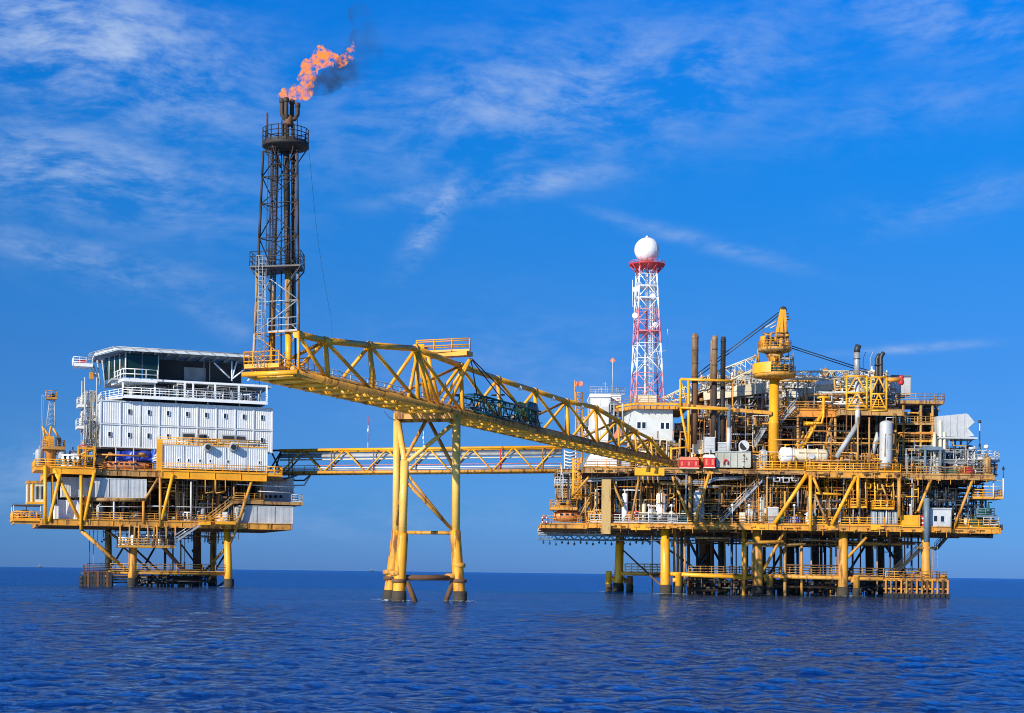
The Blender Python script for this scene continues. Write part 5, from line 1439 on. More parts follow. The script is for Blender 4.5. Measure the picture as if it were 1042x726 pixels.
# white cabin with two windows at the right end
CBN = thing('deck_cabin', 'small grey white cabin with two dark windows at the right end of the lower deck', 'cabin', F.P(957, 541, 1))
m = MB(); F.box(m, 946.5, 518.5, 968, 541, .35, 4); m.build('wall', LGR, CBN)
m = MB(); F.box(m, 945.8, 517, 968.8, 518.6, .2, 4.2); m.build('roof', GRY, CBN)
window_at(CBN, F, 952, 528, 3.4, 5.6, .35, fmat=LGR); window_at(CBN, F, 959, 528.3, 3.4, 5.6, .35, fmat=LGR)
m = MB(); F.box(m, 963, 525.5, 967, 540, .29, .345); o = m.build('door', LGR, CBN)
m = MB(); F.box(m, 936.5, 525, 940, 540, .3, .45); o = m.build('barrier_board', RED, base=F.P(938, 540, .3)); tag(o, 'narrow striped red and white board left of the small two-window cabin', 'board')
m = MB()
for k in range(3): F.box(m, 936.8, 527 + k * 4.5, 939.7, 528.6 + k * 4.5, .26, .295)
m.build('stripe', WHI, o)

# right outer frames: cage ladder tower and terraces
zr = F.L(960, 483, 1.5)[1]
rail(RP, TAN, [F.W(U(916), 1.6, zr), F.W(U(1014), 1.6, zr), F.W(U(1014), 20, zr)], r=.05, step=1.4)
m = MB(); F.box(m, 990, 506.5, 1021, 508, 2, 6); m.build('terrace_floor', GOLD, RP)
a, z = F.L(990, 506.5, 2); b, _ = F.L(1021, 506.5, 2)
rail(RP, YEL, [F.W(a, 2.05, z), F.W(b, 2.05, z), F.W(b, 6, z)], r=.06, step=1.4)
for x in (1011, 1021): seg('column', RP, CRE, F.P(x, 487, 2), F.P(x, 507, 2), .12)
for y in (489, 495): seg('pipe', RP, CRE, F.P(1000, y, 2), F.P(1021, y + .2, 2), .07)
m = MB(); F.box(m, 994, 525.5, 1012, 526.7, 2, 5); m.build('terrace_floor', TEAL, RP)
a, z = F.L(994, 525.5, 2); b, _ = F.L(1012, 525.5, 2)
rail(RP, TEAL, [F.W(a, 2.05, z), F.W(b, 2.05, z), F.W(b, 5, z)], r=.06, step=1.2)
place_eq('pump', RP, F.P(1001, 525.5, 3), 0, 1.3); place_eq('compressor_green', RP, F.P(997, 541, 3), 0, 1.4)
MB().vessel(F.P(985, 537.5, 3), F.P(1003, 537.5, 3), .45, 12).build('drain_vessel', CRE, RP)
seg('pipe', RP, DRK, F.P(985, 545.5, 4), F.P(1008, 546, 4), .25, 8); seg('column', RP, TEAL, F.P(1003, 508, 4), F.P(1003, 546, 4), .14)
MB().lathe(F.P(1008, 548, 4), [(.3, 0), (.35, .2), (.35, .7), (.2, .8)], 10).build('drain_pot', DRK, RP)
seg('antenna', RP, DRK, F.P(1021, 487, 2), F.P(1021, 476, 2), .05); MB().lathe(F.P(1021, 478.5, 2), [(.15, 0), (.18, .25), (.08, .5)], 8).build('lamp', BLK, RP)

# ---- main deck equipment
# red and white life-raft boxes on the edge
for i, (x0, x1, y0, y1) in enumerate(((692, 711, 465, 476), (717, 727.5, 462.5, 475.5))):
    RB = thing('life_raft_box', ('wide red and white box overhanging the main deck edge', 'narrow box with red front and white top beside the grey tank')[i], 'box', F.P((x0 + x1) / 2, y1, -.5))
    m = MB(); F.box(m, x0, y0 + (3.5 if i == 0 else 3), x1, y1, -.9, 1.2); m.build('body', RED, RB)
    m = MB(); u0_, u1_, z0_, z1_ = F.rect(x0, y0, x1, y0 + 3.4, -.9)
    slab_ = [F.W(u0_ - .05, -.98, z0_), F.W(u1_ + .05, -.98, z0_), F.W(u1_ + .05, 1.3, z0_), F.W(u0_ - .05, 1.3, z0_), F.W(u0_ + .1, -.5, z1_), F.W(u1_ - .1, -.5, z1_), F.W(u1_ - .1, .9, z1_), F.W(u0_ + .1, .9, z1_)]
    MB().hexa(slab_).build('cover', SALM if i == 0 else WHI, RB)
    n = 5 if i == 0 else 3
    for k in range(n):
        m = MB(); x = x0 + 1 + k * (x1 - x0 - 1) / n
        F.box(m, x, y0 + 5, x + (x1 - x0) / n * .55, y1 - 2, -.96, -.905); m.build('stencil_mark', SALM if k % 2 == 0 else RED, RB)
    m = MB(); F.box(m, x0 - .5, y1, x1 + .5, y1 + 1, -1, 1.3); m.build('cradle', CRE, RB)
# grey skid tank
SK = thing('skid_tank', 'long pale grey rectangular tank with a red ring on the main deck', 'tank', F.P(746, 476, 0))
u0_, u1_, z0_, z1_ = F.rect(729, 460.5, 763.5, 476, .1)
m = MB(); F.ubox(m, u0_, u1_, .1, 3, z0_, z1_); m.build('shell', DGR, SK)
for k in range(6):
    m = MB(); uu = u0_ + (u1_ - u0_) * k / 5; F.ubox(m, uu - .06, uu + .06, .0, .098, z0_ + .1, z1_ - .12); m.build('stiffener', DGR, SK)
m = MB(); F.ubox(m, u0_ - .08, u1_ + .08, .0, 3.1, z1_ + .003, z1_ + .12); m.build('rim', LGR, SK)
ringp = [F.P(738.5 + 2.2 * math.cos(t), 471 + 3 * math.sin(t), -.08) for t in [PI * .8 + k * PI * 1.4 / 8 for k in range(9)]]
MB().pipe(ringp, .12, 6).build('hose_ring', RED, SK)
# things standing on and behind it
for (x0, y0, x1, y1, d, mt, nm, lb) in ((717, 445.5, 727.5, 461, 1.5, LGR, 'filter_box', 'pale grey square box standing above the narrow red-fronted box'),
                                        (706, 449, 715, 462, 3, CRE, 'filter_box', 'cream ribbed box between the first and second exhaust stacks'),
                                        (731, 451, 740, 461, 1.4, GRY, 'turbine_hood', 'grey hood on the left end of the long grey tank')):
    t = thing(nm, lb, 'box', F.P((x0 + x1) / 2, y1, d))
    m = MB(); F.box(m, x0, y0, x1, y1, d, d + 2.2); m.build('body', mt, t)
    m = MB(); F.box(m, x0 - .3, y0 - .6, x1 + .3, y0, d - .1, d + 2.3); m.build('lid', WHI, t)
    for k in range(3):
        m = MB(); F.box(m, x0 + .8, y0 + 2 + k * 3.4, x1 - .8, y0 + 4.4 + k * 3.4, d - .05, d - .005); m.build('louvre', mt, t)
DCT = thing('air_duct', 'round grey duct elbow with a dark mouth at right end of the grey tank', 'duct', F.P(757, 461, 1.5))
MB().pipe([F.P(757, 461, 2.2), F.P(757, 455, 2.4), F.P(757, 453.5, 1.4), F.P(757, 453.8, .4)], .75, 14).build('elbow', LGR, DCT)
MB().lathe(F.P(757, 453.8, .41), [(.6, 0), (.6, .02)], 14, -F.dx).build('mouth', BLK, DCT)
# horizontal vessel
HV = thing('horizontal_vessel', 'long cream horizontal pressure vessel with a lumpy lagged left end', 'tank', F.P(815, 476, 1))
a = F.P(792, 463.5, 1.2); b = F.P(843, 464.8, 1.2)
MB().vessel(a, b, 1.0, 20).build('shell', CRE, HV)
MB().lathe(a + F.ux * .1, [(.5, 0), (1.06, .25), (1.18, .6), (1.1, 1.1), (1.16, 1.5), (1.02, 1.8)], 16, F.ux).build('lagged_end', WHI, HV)
for x in (806, 818, 830):
    MB().lathe(F.P(x, 464, 1.2), [(1.0, 0), (1.05, .04), (1.05, .2), (1.0, .24)], 20, F.ux).build('band', CRE, HV)
MB().lathe(F.P(825.5, 464.5, .3) , [(.36, 0), (.36, .14), (.42, .15), (.42, .3)], 14, -F.dx).build('manway', LGR, HV)
for x in (803, 834):
    m = MB(); F.box(m, x - 1.2, 468, x + 1.2, 477, .7, 1.8); m.build('saddle', GOLD, HV)
for x in (799, 812, 822, 838):
    MB().pipe([F.P(x, 460, 1.2), F.P(x, 453, 1.2), F.P(x + 5, 453, 1.2)], .11, 6).build('nozzle', (YEL, LGR)[x == 822], HV)
rail(RP, YEL, [F.W(U(770), -.05, zm), F.W(U(818), -.05, zm)], r=.06, step=1.1)
rail(RP, YEL, [F.W(U(819), -.75, zm - .15), F.W(U(915), -.75, zm - .15)], r=.065, step=1.1)
rail(RP, TAN, [F.W(U(641), .1, zm), F.W(U(690), .1, zm)], r=.05, step=1.3)
rail(RP, GOLD, [F.W(U(593), -.9, zm), F.W(U(640), -.9, zm)], r=.04, step=1.6)
clutter(F, RP, rg, U(765), U(915), .2, 3, zm + .1, zm + 2.5, 44, 12, [YEL, GOLD, LGR, TAN, ORA], .06, .14)
clutter(F, RP, rg, U(690), U(800), 3, 12, zm + .1, zt - 1, 40, 22, [TAN, RST, LGR, GOLD, DRK, GRY])
clutter(F, RP, rg, U(790), U(915), 4.5, 14, zm + .1, zt - 1, 40, 14, [TAN, RST, DRK, ORA, RST, TAN, GRY])
clutter(F, RP, rg, U(916), U(1000), 3, 12, zr + .1, zr + 4.2, 44, 26, [TEAL, DRK, LGR, TAN, GRY, RST])
fine_pipework(F, RP, rg, U(765), U(915), 0, 6, zm + .1, zm + 2.4, 170, GOLD)
fine_pipework(F, RP, rg, U(700), U(915), 4, 13, zm + .1, zt - 1, 130, RST)
fine_pipework(F, RP, rg, U(916), U(1008), 2, 11, zr + .1, zr + 3.6, 150, GRY)
shade_wall(RP, F, U(700), U(925), 20, zm + .02, zt - .6, DRK)
for (x, y0, y1, d, r, mt) in ((873, 425, 478, .3, .13, TAN), (884.5, 425, 478, .3, .13, TAN), (812, 425, 477, 4.2, .2, TAN), (850, 425, 478, 4.2, .2, TAN), (768, 425, 477, 5, .2, TAN), (911, 425, 478, 4, .22, GOLD),
                              (832, 425, 477, 9, .25, RST), (892, 425, 477, 9, .25, RST), (790, 425, 477, 10, .25, RST), (745, 425, 470, 12, .25, RST), (720, 425, 470, 12, .25, TAN), (703, 425, 470, 12, .2, TAN),
                              (862, 425, 477, 8, .22, TAN), (820, 430, 460, 6, .16, LGR), (843, 430, 476, 6, .16, GRY)):
    seg('column', RP, mt, F.P(x, y0, d), F.P(x, y1, d), r, 8)
for a in ((847, 424, 4.2, 836, 470, 4.2, .2, TAN), (833, 424, 4.2, 812, 458, 4, .2, GOLD), (818, 442, 4.1, 803, 464, 4.1, .18, GOLD), (843, 438, 4, 855, 462, 4, .16, TAN),
          (768, 430, 5, 783, 470, 6, .16, GOLD), (742, 424, 6, 752, 448, 6, .2, GOLD), (860, 478, 8, 885, 430, 8, .2, RST), (905, 470, 8, 890, 430, 8, .2, RST), (925, 440, 6, 912, 455, 6, .12, TAN)):
    br(RP, F, *a)
for a in ((818, 433, 3.9, 848, 433.5, 3.9, .12, ORA), (818, 431, 3.7, 838, 432, 3.7, .3, YEL), (800, 440, 6, 912, 441, 6, .15, TAN), (800, 452, 6, 912, 453, 6, .13, RST), (850, 446, 4, 912, 447, 4, .12, GOLD),
          (700, 436, 12, 790, 437, 12, .2, GOLD), (700, 448, 10, 790, 449, 10, .16, RST), (740, 434, 8, 790, 436, 8, .5, ORA)):
    br(RP, F, *a[:8], 'beam', 6)
MB().pipe([F.P(838, 403, 3.4), F.P(838, 424, 3.4), F.P(836, 431, 3.4), F.P(822, 431, 3.4)], .2, 10).build('pipe', YEL, RP)
MB().pipe([F.P(832, 405, 3.8), F.P(838, 404, 3.4), F.P(844, 405, 3.4)], .16, 8).build('pipe', YEL, RP)
br(RP, F, 838, 418, 3.6, 816, 458, 3.6, .24, YEL)
# cream and white pipe rack and long bar on the upper level
for (x0, y0, x1, y1, d, r, mt) in ((716, 402, 860, 390, 13.5, .55, CRE), (716, 397, 850, 386, 14, .3, WHI), (800, 396, 905, 388, 13, .5, LGR), (712, 407, 800, 400, 13, .25, TAN),
                                   (830, 391, 870, 387.5, 12, .45, WHI), (800, 404, 870, 399, 12, .28, CRE), (860, 396, 905, 392, 12.5, .9, CRE)):
    seg('header_pipe', RP, mt, F.P(x0, y0, d), F.P(x1, y1, d), r, 12)
for (x0, y0, x1, y1, h_) in ((745, 399, 782, 394.5, 1.5), (716, 404, 745, 401, 1.0), (796, 402, 850, 394, .8), (850, 393, 903, 391, 1.3)):
    bm_('edge_beam', RP, CRE, F.P(x0, y0, 12), F.P(x1, y1, 12), h_, .5)
for i in range(22):
    x = 720 + i * 8.5
    seg('rack_post', RP, (TAN, GRY, CRE)[i % 3], F.W(F.L(x, 400, 12.6)[0], 12.6, zt - .2), F.W(F.L(x, 400, 12.6)[0], 12.6, zc + (.4 if i % 2 else -.2)), .14, 6)
    if i % 2: br(RP, F, x, 415, 12.6, x + 8, 402, 12.6, .09, GRY)
m = MB()
clutter(F, RP, rg, U(712, 13), U(905, 13), 12, 16, zt + .1, zc + .7, 60, 60, [WHI, LGR, CRE, GRY, TAN, GOLD, SIL], .07, .2)
fine_pipework(F, RP, rg, U(712, 13), U(905, 13), 11.5, 15, zt + .1, zc + .9, 200, LGR)
clutter(F, RP, rg, U(800, 4), U(912, 4), 4.5, 10, zt + .1, zt + 3.2, 30, 24, [TAN, LGR, GOLD, GRY, WHI], .07, .16)
rail(RP, GOLD, [F.W(U(801, 4), 4.1, zt), F.W(U(852, 4), 4.1, zt)], r=.05, step=1.4)
rail(RP, TAN, [F.W(U(714, 14), 15, zc), F.W(U(905, 14), 15, zc)], r=.05, step=1.4)
rail(RP, TAN, [F.W(U(702, 12), 12.1, zt - .3), F.W(U(798, 12), 12.1, zt - .3)], r=.05, step=1.4)
stair(RP, GRY, F.P(794, 431, 3), F.P(809, 414, 3), .9, F.dx); stair(RP, GRY, F.P(768, 455, 3), F.P(782, 431, 3), .9, F.dx)
m = MB(); F.box(m, 776, 430.5, 795, 432, 2.4, 4); m.build('landing', GOLD, RP)
# long slim yellow beam from the cabin roof across the stacks
m = MB(); m.beam(F.P(700, 413.5, 1.2), F.P(785, 420.5, 1.2), .5, .35); m.build('beam', GOLD, RP)
m = MB(); m.beam(F.P(690, 413.5, 3), F.P(702, 413.5, 3), .5, 3); m.build('beam', GOLD, RP)

# ---- exhaust stacks in their yellow frame
def stack(label, x, y0, ymid, y1, rpx, d, m1, m2, bands=(), group='upright exhaust stacks'):
    t = thing('exhaust_stack', label, 'exhaust stack', F.P(x, y1, d), group)
    s = FPX / F.P(x, y1, d).y; r = rpx / s
    a, b, c = F.P(x, y1, d), F.P(x, ymid, d), F.P(x, y0, d)
    MB().tube(a, Vector((a.x, a.y, b.z)), r, 18).build('lower_pipe', m2, t)
    m = MB(); m.lathe((a.x, a.y, b.z), [(r * 1.02, 0), (r * 1.02, c.z - b.z - .5), (r * 1.12, c.z - b.z - .45), (r * 1.12, c.z - b.z - .3), (r * .95, c.z - b.z - .28), (r * .95, c.z - b.z)], 18); m.build('upper_pipe', m1, t)
    MB().lathe((a.x, a.y, c.z), [(r * .85, 0), (r * .85, .01)], 14).build('mouth', BLK, t)
    for f in bands:
        z = b.z + (c.z - b.z) * f
        MB().lathe((a.x, a.y, z), [(r * 1.02, -.07), (r * 1.12, -.06), (r * 1.12, .06), (r * 1.02, .07)], 18).build('flange', m2, t)
    return t
stack('leftmost tan exhaust stack with dark rusty lower half', 706.3, 340, 383, 452, 3.2, 2.2, STK, RST, (0, .3, .6))
stack('tall tan exhaust stack just left of the dark one', 726.2, 342, 388, 452, 2.8, 2.4, STK, SOOT, (0, .35, .7))
stack('tall dark sooty exhaust stack, right one of the trio', 734.8, 343, 388, 452, 2.5, 3.2, SOOT, SOOT, (0, .4, .7, .9))
stack('thin pipe stack close behind the tall tan stack', 723.2, 346, 388, 452, 1.4, 3.0, STK, RST, (0, .5), 'upright exhaust stacks')
stack('short dark blue stack standing right of the trio', 741.5, 414, 436, 461, 2.2, 1.2, TEAL, LGR, (0,), 'upright exhaust stacks')
SF = thing('braced_frame', 'yellow steel support frame bracing the three upright stacks', 'steel frame', F.P(715, 462, 2))
for (x0, y0, x1, y1, d, r) in ((694, 385, 702, 455, 1.4, 0), (692.5, 386, 692.5, 416, 1.4, .18), (700.5, 386, 701, 460, 1.4, .2), (692.5, 416, 701, 460, 1.4, .17), (693, 388, 700, 414, 1.4, .1),
                               (745.5, 388, 745.5, 420, 1.4, .12), (692.5, 386, 745.5, 388, 1.4, .2), (692.5, 415, 745.5, 417.5, 1.0, .15), (692.5, 401, 700.5, 401, 1.4, .1),
                               (693, 386, 693, 415, 5, .14), (745, 388, 745, 420, 5, .12), (693, 386, 745, 388, 5, .14), (683, 457, 702, 455, 1.4, .12), (683, 455, 683, 478, 1.4, .15)):
    if r: seg('frame_tube', SF, GOLD if x0 > 701 else YEL, F.P(x0, y0, d), F.P(x1, y1, d), r, 6)
for x in (693, 745.3): bm_('frame_beam', SF, GOLD, F.P(x, 387, 1.4), F.P(x, 387, 5) , .3, .2)

# ---- angled duct and the twin stacks at the right
ST = thing('exhaust_stack', 'silver stack with slanted black tip rising from a yellow cage', 'exhaust stack', F.P(872, 466, 2), 'slant-tipped stacks')
MB().pipe([F.P(851, 466, .4), F.P(872.5, 432, .7)], .36, 14).build('inclined_duct', GRY, ST)
MB().pipe([F.P(872.5, 432, .7), F.P(872.7, 420, .8), F.P(872.6, 412, 2), F.P(872.5, 382, 2)], .36, 14).build('riser_duct', LGR, ST)
MB().pipe([F.P(872.2, 382, 2), F.P(872, 359, 2)], .42, 16).build('upper_pipe', SIL, ST)
MB().pipe([F.P(872, 359, 2), F.P(872.2, 355.5, 2), F.P(873.6, 351.5, 2)], .43, 16).build('slanted_tip', DRK, ST)
MB().lathe(F.P(872, 366, 2), [(.46, 0), (.46, .12)], 14).build('flange', DRK, ST)
ST = thing('exhaust_stack', 'twin dark stack with hooked tip right of the silver stack', 'exhaust stack', F.P(894, 430, 3), 'slant-tipped stacks')
for x, y0, d in ((892.3, 363, 3), (896.3, 361, 2.6)):
    MB().pipe([F.P(x + .4, 440, d), F.P(x, 383, d), F.P(x, y0 + 3, d), F.P(x + 1.5, y0, d), F.P(x + 3, y0 - 2, d)], .30, 12).build('pipe', DRK, ST)
MB().pipe([F.P(894, 440, 2.8), F.P(884, 478, 5)], .36, 12).build('inclined_duct', GRY, ST)
MB().lathe(F.P(894, 372, 2.8), [(.62, 0), (.62, .1)], 14).build('flange', DRK, ST)
for i, (xa, xb, ya, yb) in enumerate(((861.5, 882, 383, 417), (886.5, 902, 384, 418))):
    CG = thing('stack_cage', ('left yellow X-braced cage around the silver stack', 'right yellow X-braced cage around the twin dark stack')[i], 'steel frame', F.P((xa + xb) / 2, yb, 2), 'stack cages')
    for d in (.9, 4.2):
        for x in (xa, xb): seg('post', CG, YEL, F.P(x, ya, d), F.P(x, yb, d), .15)
        for y in (ya, (ya + yb) / 2, yb): seg('beam', CG, YEL, F.P(xa, y, d), F.P(xb, y, d), .13)
        xm = (xa + xb) / 2; ym = (ya + yb) / 2
        seg('brace', CG, YEL, F.P(xa, ym, d), F.P(xm, ya, d), .12); seg('brace', CG, YEL, F.P(xm, ya, d), F.P(xb, ym, d), .12)
        seg('brace', CG, YEL, F.P(xa, yb, d), F.P(xm, ym, d), .12); seg('brace', CG, YEL, F.P(xm, ym, d), F.P(xb, yb, d), .12)
    for x in (xa, xb):
        for y in (ya, (ya + yb) / 2, yb): seg('beam', CG, GOLD, F.P(x, y, .9), F.W(F.L(x, y, .9)[0], 4.2, F.L(x, y, .9)[1]), .12)
    a, z = F.L(xa, ya, .8); b, _ = F.L(xb, ya, .8)
    rail(CG, YEL, [F.W(a, .8, z - 4.2), F.W(b, .8, z - 4.2)], r=.05, step=1)
DA = thing('davit', 'yellow horizontal davit beam with red cover beside the white box on the top level', 'davit', F.P(905, 400, 3))
MB().pipe([F.P(902, 387, 3), F.P(916, 386.5, 3)], .34, 10).build('arm', ORA, DA)
MB().pipe([F.P(905, 387, 3), F.P(905, 400, 3)], .14, 8).build('post', GOLD, DA)
o = MB().lathe(F.P(917, 392, 3), [(.25, 0), (.42, .3), (.30, .9), (.45, 1.1), (.15, 1.4)], 10).build('cover', RED, DA)
for (x, y0) in ((880, 357), (887, 358)):
    MB().pipe([F.P(x - 1.5, 384, 3), F.P(x - 1.5, 365, 3), F.P(x + 1.5, y0, 3)], .05, 5).build('whip_antenna', LGR, RP)
WB = thing('equipment_house', 'white box house with blue roof edge at the top right of the process deck', 'building', F.P(915, 402, 8))
m = MB(); F.box(m, 904, 383.5, 927, 402, 7, 13); m.build('wall', LGR, WB)
m = MB(); F.box(m, 903.2, 381.8, 927.8, 383.3, 6.8, 13.2); m.build('roof', TEAL, WB)
for k in range(4):
    m = MB(); F.box(m, 905 + k * 5.6, 385, 909.6 + k * 5.6, 401, 6.93, 6.995); m.build('wall_panel', LGR, WB)

# ---- upper right: railed platform, black tank, frames, white hull
m = MB(); F.box(m, 912, 408.5, 961, 411, 4, 12); m.build('terrace_floor', TAN, RP)
a, z = F.L(912, 408.5, 4); b, _ = F.L(961, 408.5, 4)
rail(RP, TAN, [F.W(a, 4.05, z), F.W(b, 4.05, z), F.W(b, 12, z)], r=.05, step=1.3)
for x in (919, 937, 949): seg('column', RP, TAN, F.P(x, 411, 4.5), F.P(x, 484, 4.5), .2)
for x in (928, 953): seg('column', RP, RST, F.P(x, 411, 10), F.P(x, 484, 10), .22)
for y, x0, x1, mt in ((431.5, 908, 953, TAN), (441, 912, 952, ORA), (449, 910, 950, GOLD), (458, 912, 960, TAN), (466, 912, 960, TEAL)):
    bm_('beam', RP, mt, F.P(x0, y, 4.4), F.P(x1, y, 4.4), .32, .25)
    m = MB(); F.box(m, x0, y - .6, x1, y, 4.7, 11); m.build('terrace_floor', RST, RP)
    if y in (431.5, 449): 
        a, z = F.L(x0, y, 4.4); b, _ = F.L(x1, y, 4.4); rail(RP, TAN, [F.W(a, 4.3, z), F.W(b, 4.3, z)], r=.045, step=1.4)
br(RP, F, 951, 411, 5, 957, 419, 5, .1, GRY); br(RP, F, 940, 411, 5, 935, 420, 5, .1, GRY); br(RP, F, 908, 455, 4.3, 922, 436, 4.3, .14, ORA)
clutter(F, RP, rg, U(912, 5), U(955, 5), 5, 10, F.L(930, 482, 5)[1], F.L(930, 420, 5)[1], 30, 26, [RST, TAN, ORA, DRK, GOLD], .07, .16)
fine_pipework(F, RP, rg, U(912, 5), U(960, 5), 4.6, 10, F.L(930, 482, 5)[1], F.L(930, 432, 5)[1], 120, RST)
shade_wall(RP, F, U(912, 11), U(952, 11), 11.5, F.L(930, 482, 5)[1], F.L(930, 432, 5)[1], RST)
BT = thing('round_tank', 'wide black round tank under the railed upper right platform', 'tank', F.P(941, 431, 7))
p = F.P(941, 431, 7.5); q = F.P(941, 418, 7.5)
m = MB(); m.lathe(p, [(1.75, 0), (1.75, q.z - p.z - .3), (1.9, q.z - p.z - .25), (1.9, q.z - p.z)], 24); m.build('shell', DRK, BT)
MB().lathe(p + Vector((0, 0, q.z - p.z)), [(1.92, .002), (1.92, .12)], 24).build('rim', TEAL, BT)
HN = thing('vent_hood', 'white angular sheet-metal hood with notched arrow-like right end', 'vent hood', F.P(973, 446, 3))
prof = [(953, 424), (983, 421), (985, 421.5), (992, 430), (985.5, 436.5), (991.5, 443.5), (984, 445), (954, 444)]
def extr(mb, pts, d0, d1):
    n = len(pts)
    vs = [F.P(x, y, d0) for x, y in pts]; vs += [v + F.dx * (d1 - d0) for v in vs]
    return mb.quad_mesh(vs, [tuple(range(n)), tuple(reversed(range(n, 2 * n)))] + [((i + 1) % n, i, n + i, n + (i + 1) % n) for i in range(n)])
extr(MB(), prof, 3, 7).build('casing', LGR, HN)
for x in (960, 967, 974, 981): seg('seam', HN, LGR, F.P(x, 423.6 - (x - 953) * .07, 2.97), F.P(x, 444, 2.97), .035, 4)
m = MB(); F.box(m, 955, 445, 995, 446.5, 2.6, 7); m.build('base_platform', LGR, HN)
extr(MB(), [(985.3, 421.8), (985.3, 436), (991.6, 430)], 2.9, 2.98).build('end_flap', LGR, HN)
for x in (972, 978): seg('support_leg', HN, TEAL, F.P(x, 446.5, 4), F.P(x, 470, 4), .13)
br(HN, F, 990, 447, 4, 976, 461, 4, .1, TEAL, 'support_leg')
for (x, y0, y1) in ((957, 428, 483), (961, 440, 483), (951, 440, 483)): seg('column', RP, CRE, F.P(x, y0, 3), F.P(x, y1, 3), .22)
m = MB(); F.box(m, 950, 446, 965, 455, 3.5, 6); m.build('equipment_box', CRE, RP)
# grey blue machine frame and round railed helper deck
GF = thing('machinery_frame', 'blue grey steel frame with machinery left of the round railed deck', 'steel frame', F.P(948, 484, 2))
for x in (941.5, 957): seg('post', GF, TEAL, F.P(x, 456, 2.0), F.P(x, 483.5, 2.0), .2)
for x in (941.5, 957): seg('post', GF, TEAL, F.P(x, 456, 5.0), F.P(x, 483.5, 5.0), .2)
m = MB(); F.box(m, 939, 454.5, 960, 458, 1.8, 5.4); m.build('hood', TEAL, GF)
for k in range(3): place_eq(('pump', 'compressor', 'filter_vessel_grey')[k], GF, F.P(944 + k * 4.5, 483.5, 3.2), 0, 1.1)
RD = thing('round_deck', 'small round pale deck with railing on posts at the upper right', 'platform', F.P(992, 484, 6))
p = F.P(992, 471, 7.5); q = F.P(992, 468.8, 7.5)
m = MB(); m.lathe(p, [(3.0, 0), (3.45, .15), (3.45, .3), (3.3, .34)], 32); m.build('floor', SIL, RD)
ring = [p + Vector((3.35 * math.cos(2 * PI * k / 20), 3.35 * math.sin(2 * PI * k / 20), .34)) for k in range(21)]
rail(RD, WHI, ring, r=.05, step=1.1)
m = MB(); F.box(m, 970, 469.5, 982, 471.2, 5, 9); m.build('bridge_floor', SIL, RD)
for k in range(8):
    t_ = 2 * PI * (k + .5) / 8; g_ = p + Vector((2.7 * math.cos(t_), 2.7 * math.sin(t_), 0))
    seg('post', RD, TEAL, g_, (g_.x, g_.y, zr), .11)
    g2 = p + Vector((2.7 * math.cos(t_ + PI / 4), 2.7 * math.sin(t_ + PI / 4), 0))
    seg('brace', RD, TEAL, g_, (g2.x, g2.y, zr + .2), .05, 4)
MA = thing('lamp_mast', 'thin mast with a small lamp on the round deck at upper right', 'mast', F.P(997, 469, 7))
seg('lower_tube', MA, GOLD, F.P(997, 469, 7), F.P(997, 452, 7), .16); seg('upper_tube', MA, LGR, F.P(997, 452, 7), F.P(997, 430.5, 7), .09)
MB().lathe(F.P(997, 431, 7), [(.1, 0), (.22, .1), (.22, .4), (.05, .5)], 8).build('lamp', DRK, MA)
for i, x in enumerate((987, 1003.5)):
    FLT = thing('floodlight', ('white-headed floodlight pole left of the mast on the round deck', 'white-headed floodlight pole right of the mast on the round deck')[i], 'floodlight', F.P(x, 469, 6), 'round deck floodlights')
    seg('pole', FLT, LGR, F.P(x, 469, 6), F.P(x, 456, 6), .06); MB().lathe(F.P(x, 457, 6), [(.1, 0), (.34, .12), (.34, .5), (.1, .6)], 10).build('lamp_head', WHI, FLT)
m = MB(); F.box(m, 981, 476, 989.5, 483.5, 1.9, 3.2); o = m.build('fire_equipment_box', RED, base=F.P(985, 483.5, 2)); tag(o, 'bright red box on the main deck edge under the round railed deck', 'box')
m = MB(); F.box(m, 982, 477, 988.5, 482.5, 1.84, 1.895); m.build('door', RED, o)
m = MB(); F.box(m, 964, 478, 974, 483.5, 2.2, 3.4); o = m.build('crate', GRN, base=F.P(969, 483.5, 2)); tag(o, 'low dark green crate left of the bright red box, main deck right end', 'crate')
m = MB(); F.box(m, 964.5, 477.4, 973.5, 478, 2.15, 3.45); m.build('lid', GRN, o)

# ---- white buildings at the upper left of the right platform
HA = thing('control_building', 'white blocky building left of the radar tower with aerials on its roof', 'building', F.P(610, 477, 14))
m = MB(); F.box(m, 600.5, 404, 621, 450, 12, 20); m.build('wall', OFW, HA)
m = MB(); F.box(m, 600, 401.5, 621.6, 404, 11.8, 20.2); m.build('roof', WHI, HA)
m = MB(); F.box(m, 590, 424, 600.4, 450, 13, 20); m.build('lower_wing', LGR, HA)
m = MB(); F.box(m, 621.1, 402, 632, 414, 14, 19); m.build('roof_box', WHI, HA)
for (x, y, w_, h_) in ((593, 437, 2.4, 5), (597.5, 437, 2.4, 5)): window_at(HA, F, x, y, w_, h_, 13)
for (x0, y0, x1, y1) in ((603, 407, 611, 413), (611.8, 407, 619.4, 413), (603, 422, 619.4, 437), (603, 438.5, 611, 448), (611.8, 438.5, 619.4, 448)):
    m = MB(); F.box(m, x0, y0, x1, y1, 11.93, 11.995); m.build('wall_panel', WHI, HA)
m = MB(); F.box(m, 612, 414, 620.5, 420, 11.7, 12.0); m.build('air_conditioner', LGR, HA)
a, z = F.L(600.5, 401.5, 12); b, _ = F.L(636, 401.5, 12)
rail(HA, GRY, [F.W(a, 12, z), F.W(b, 12, z)], r=.04, step=1.2)
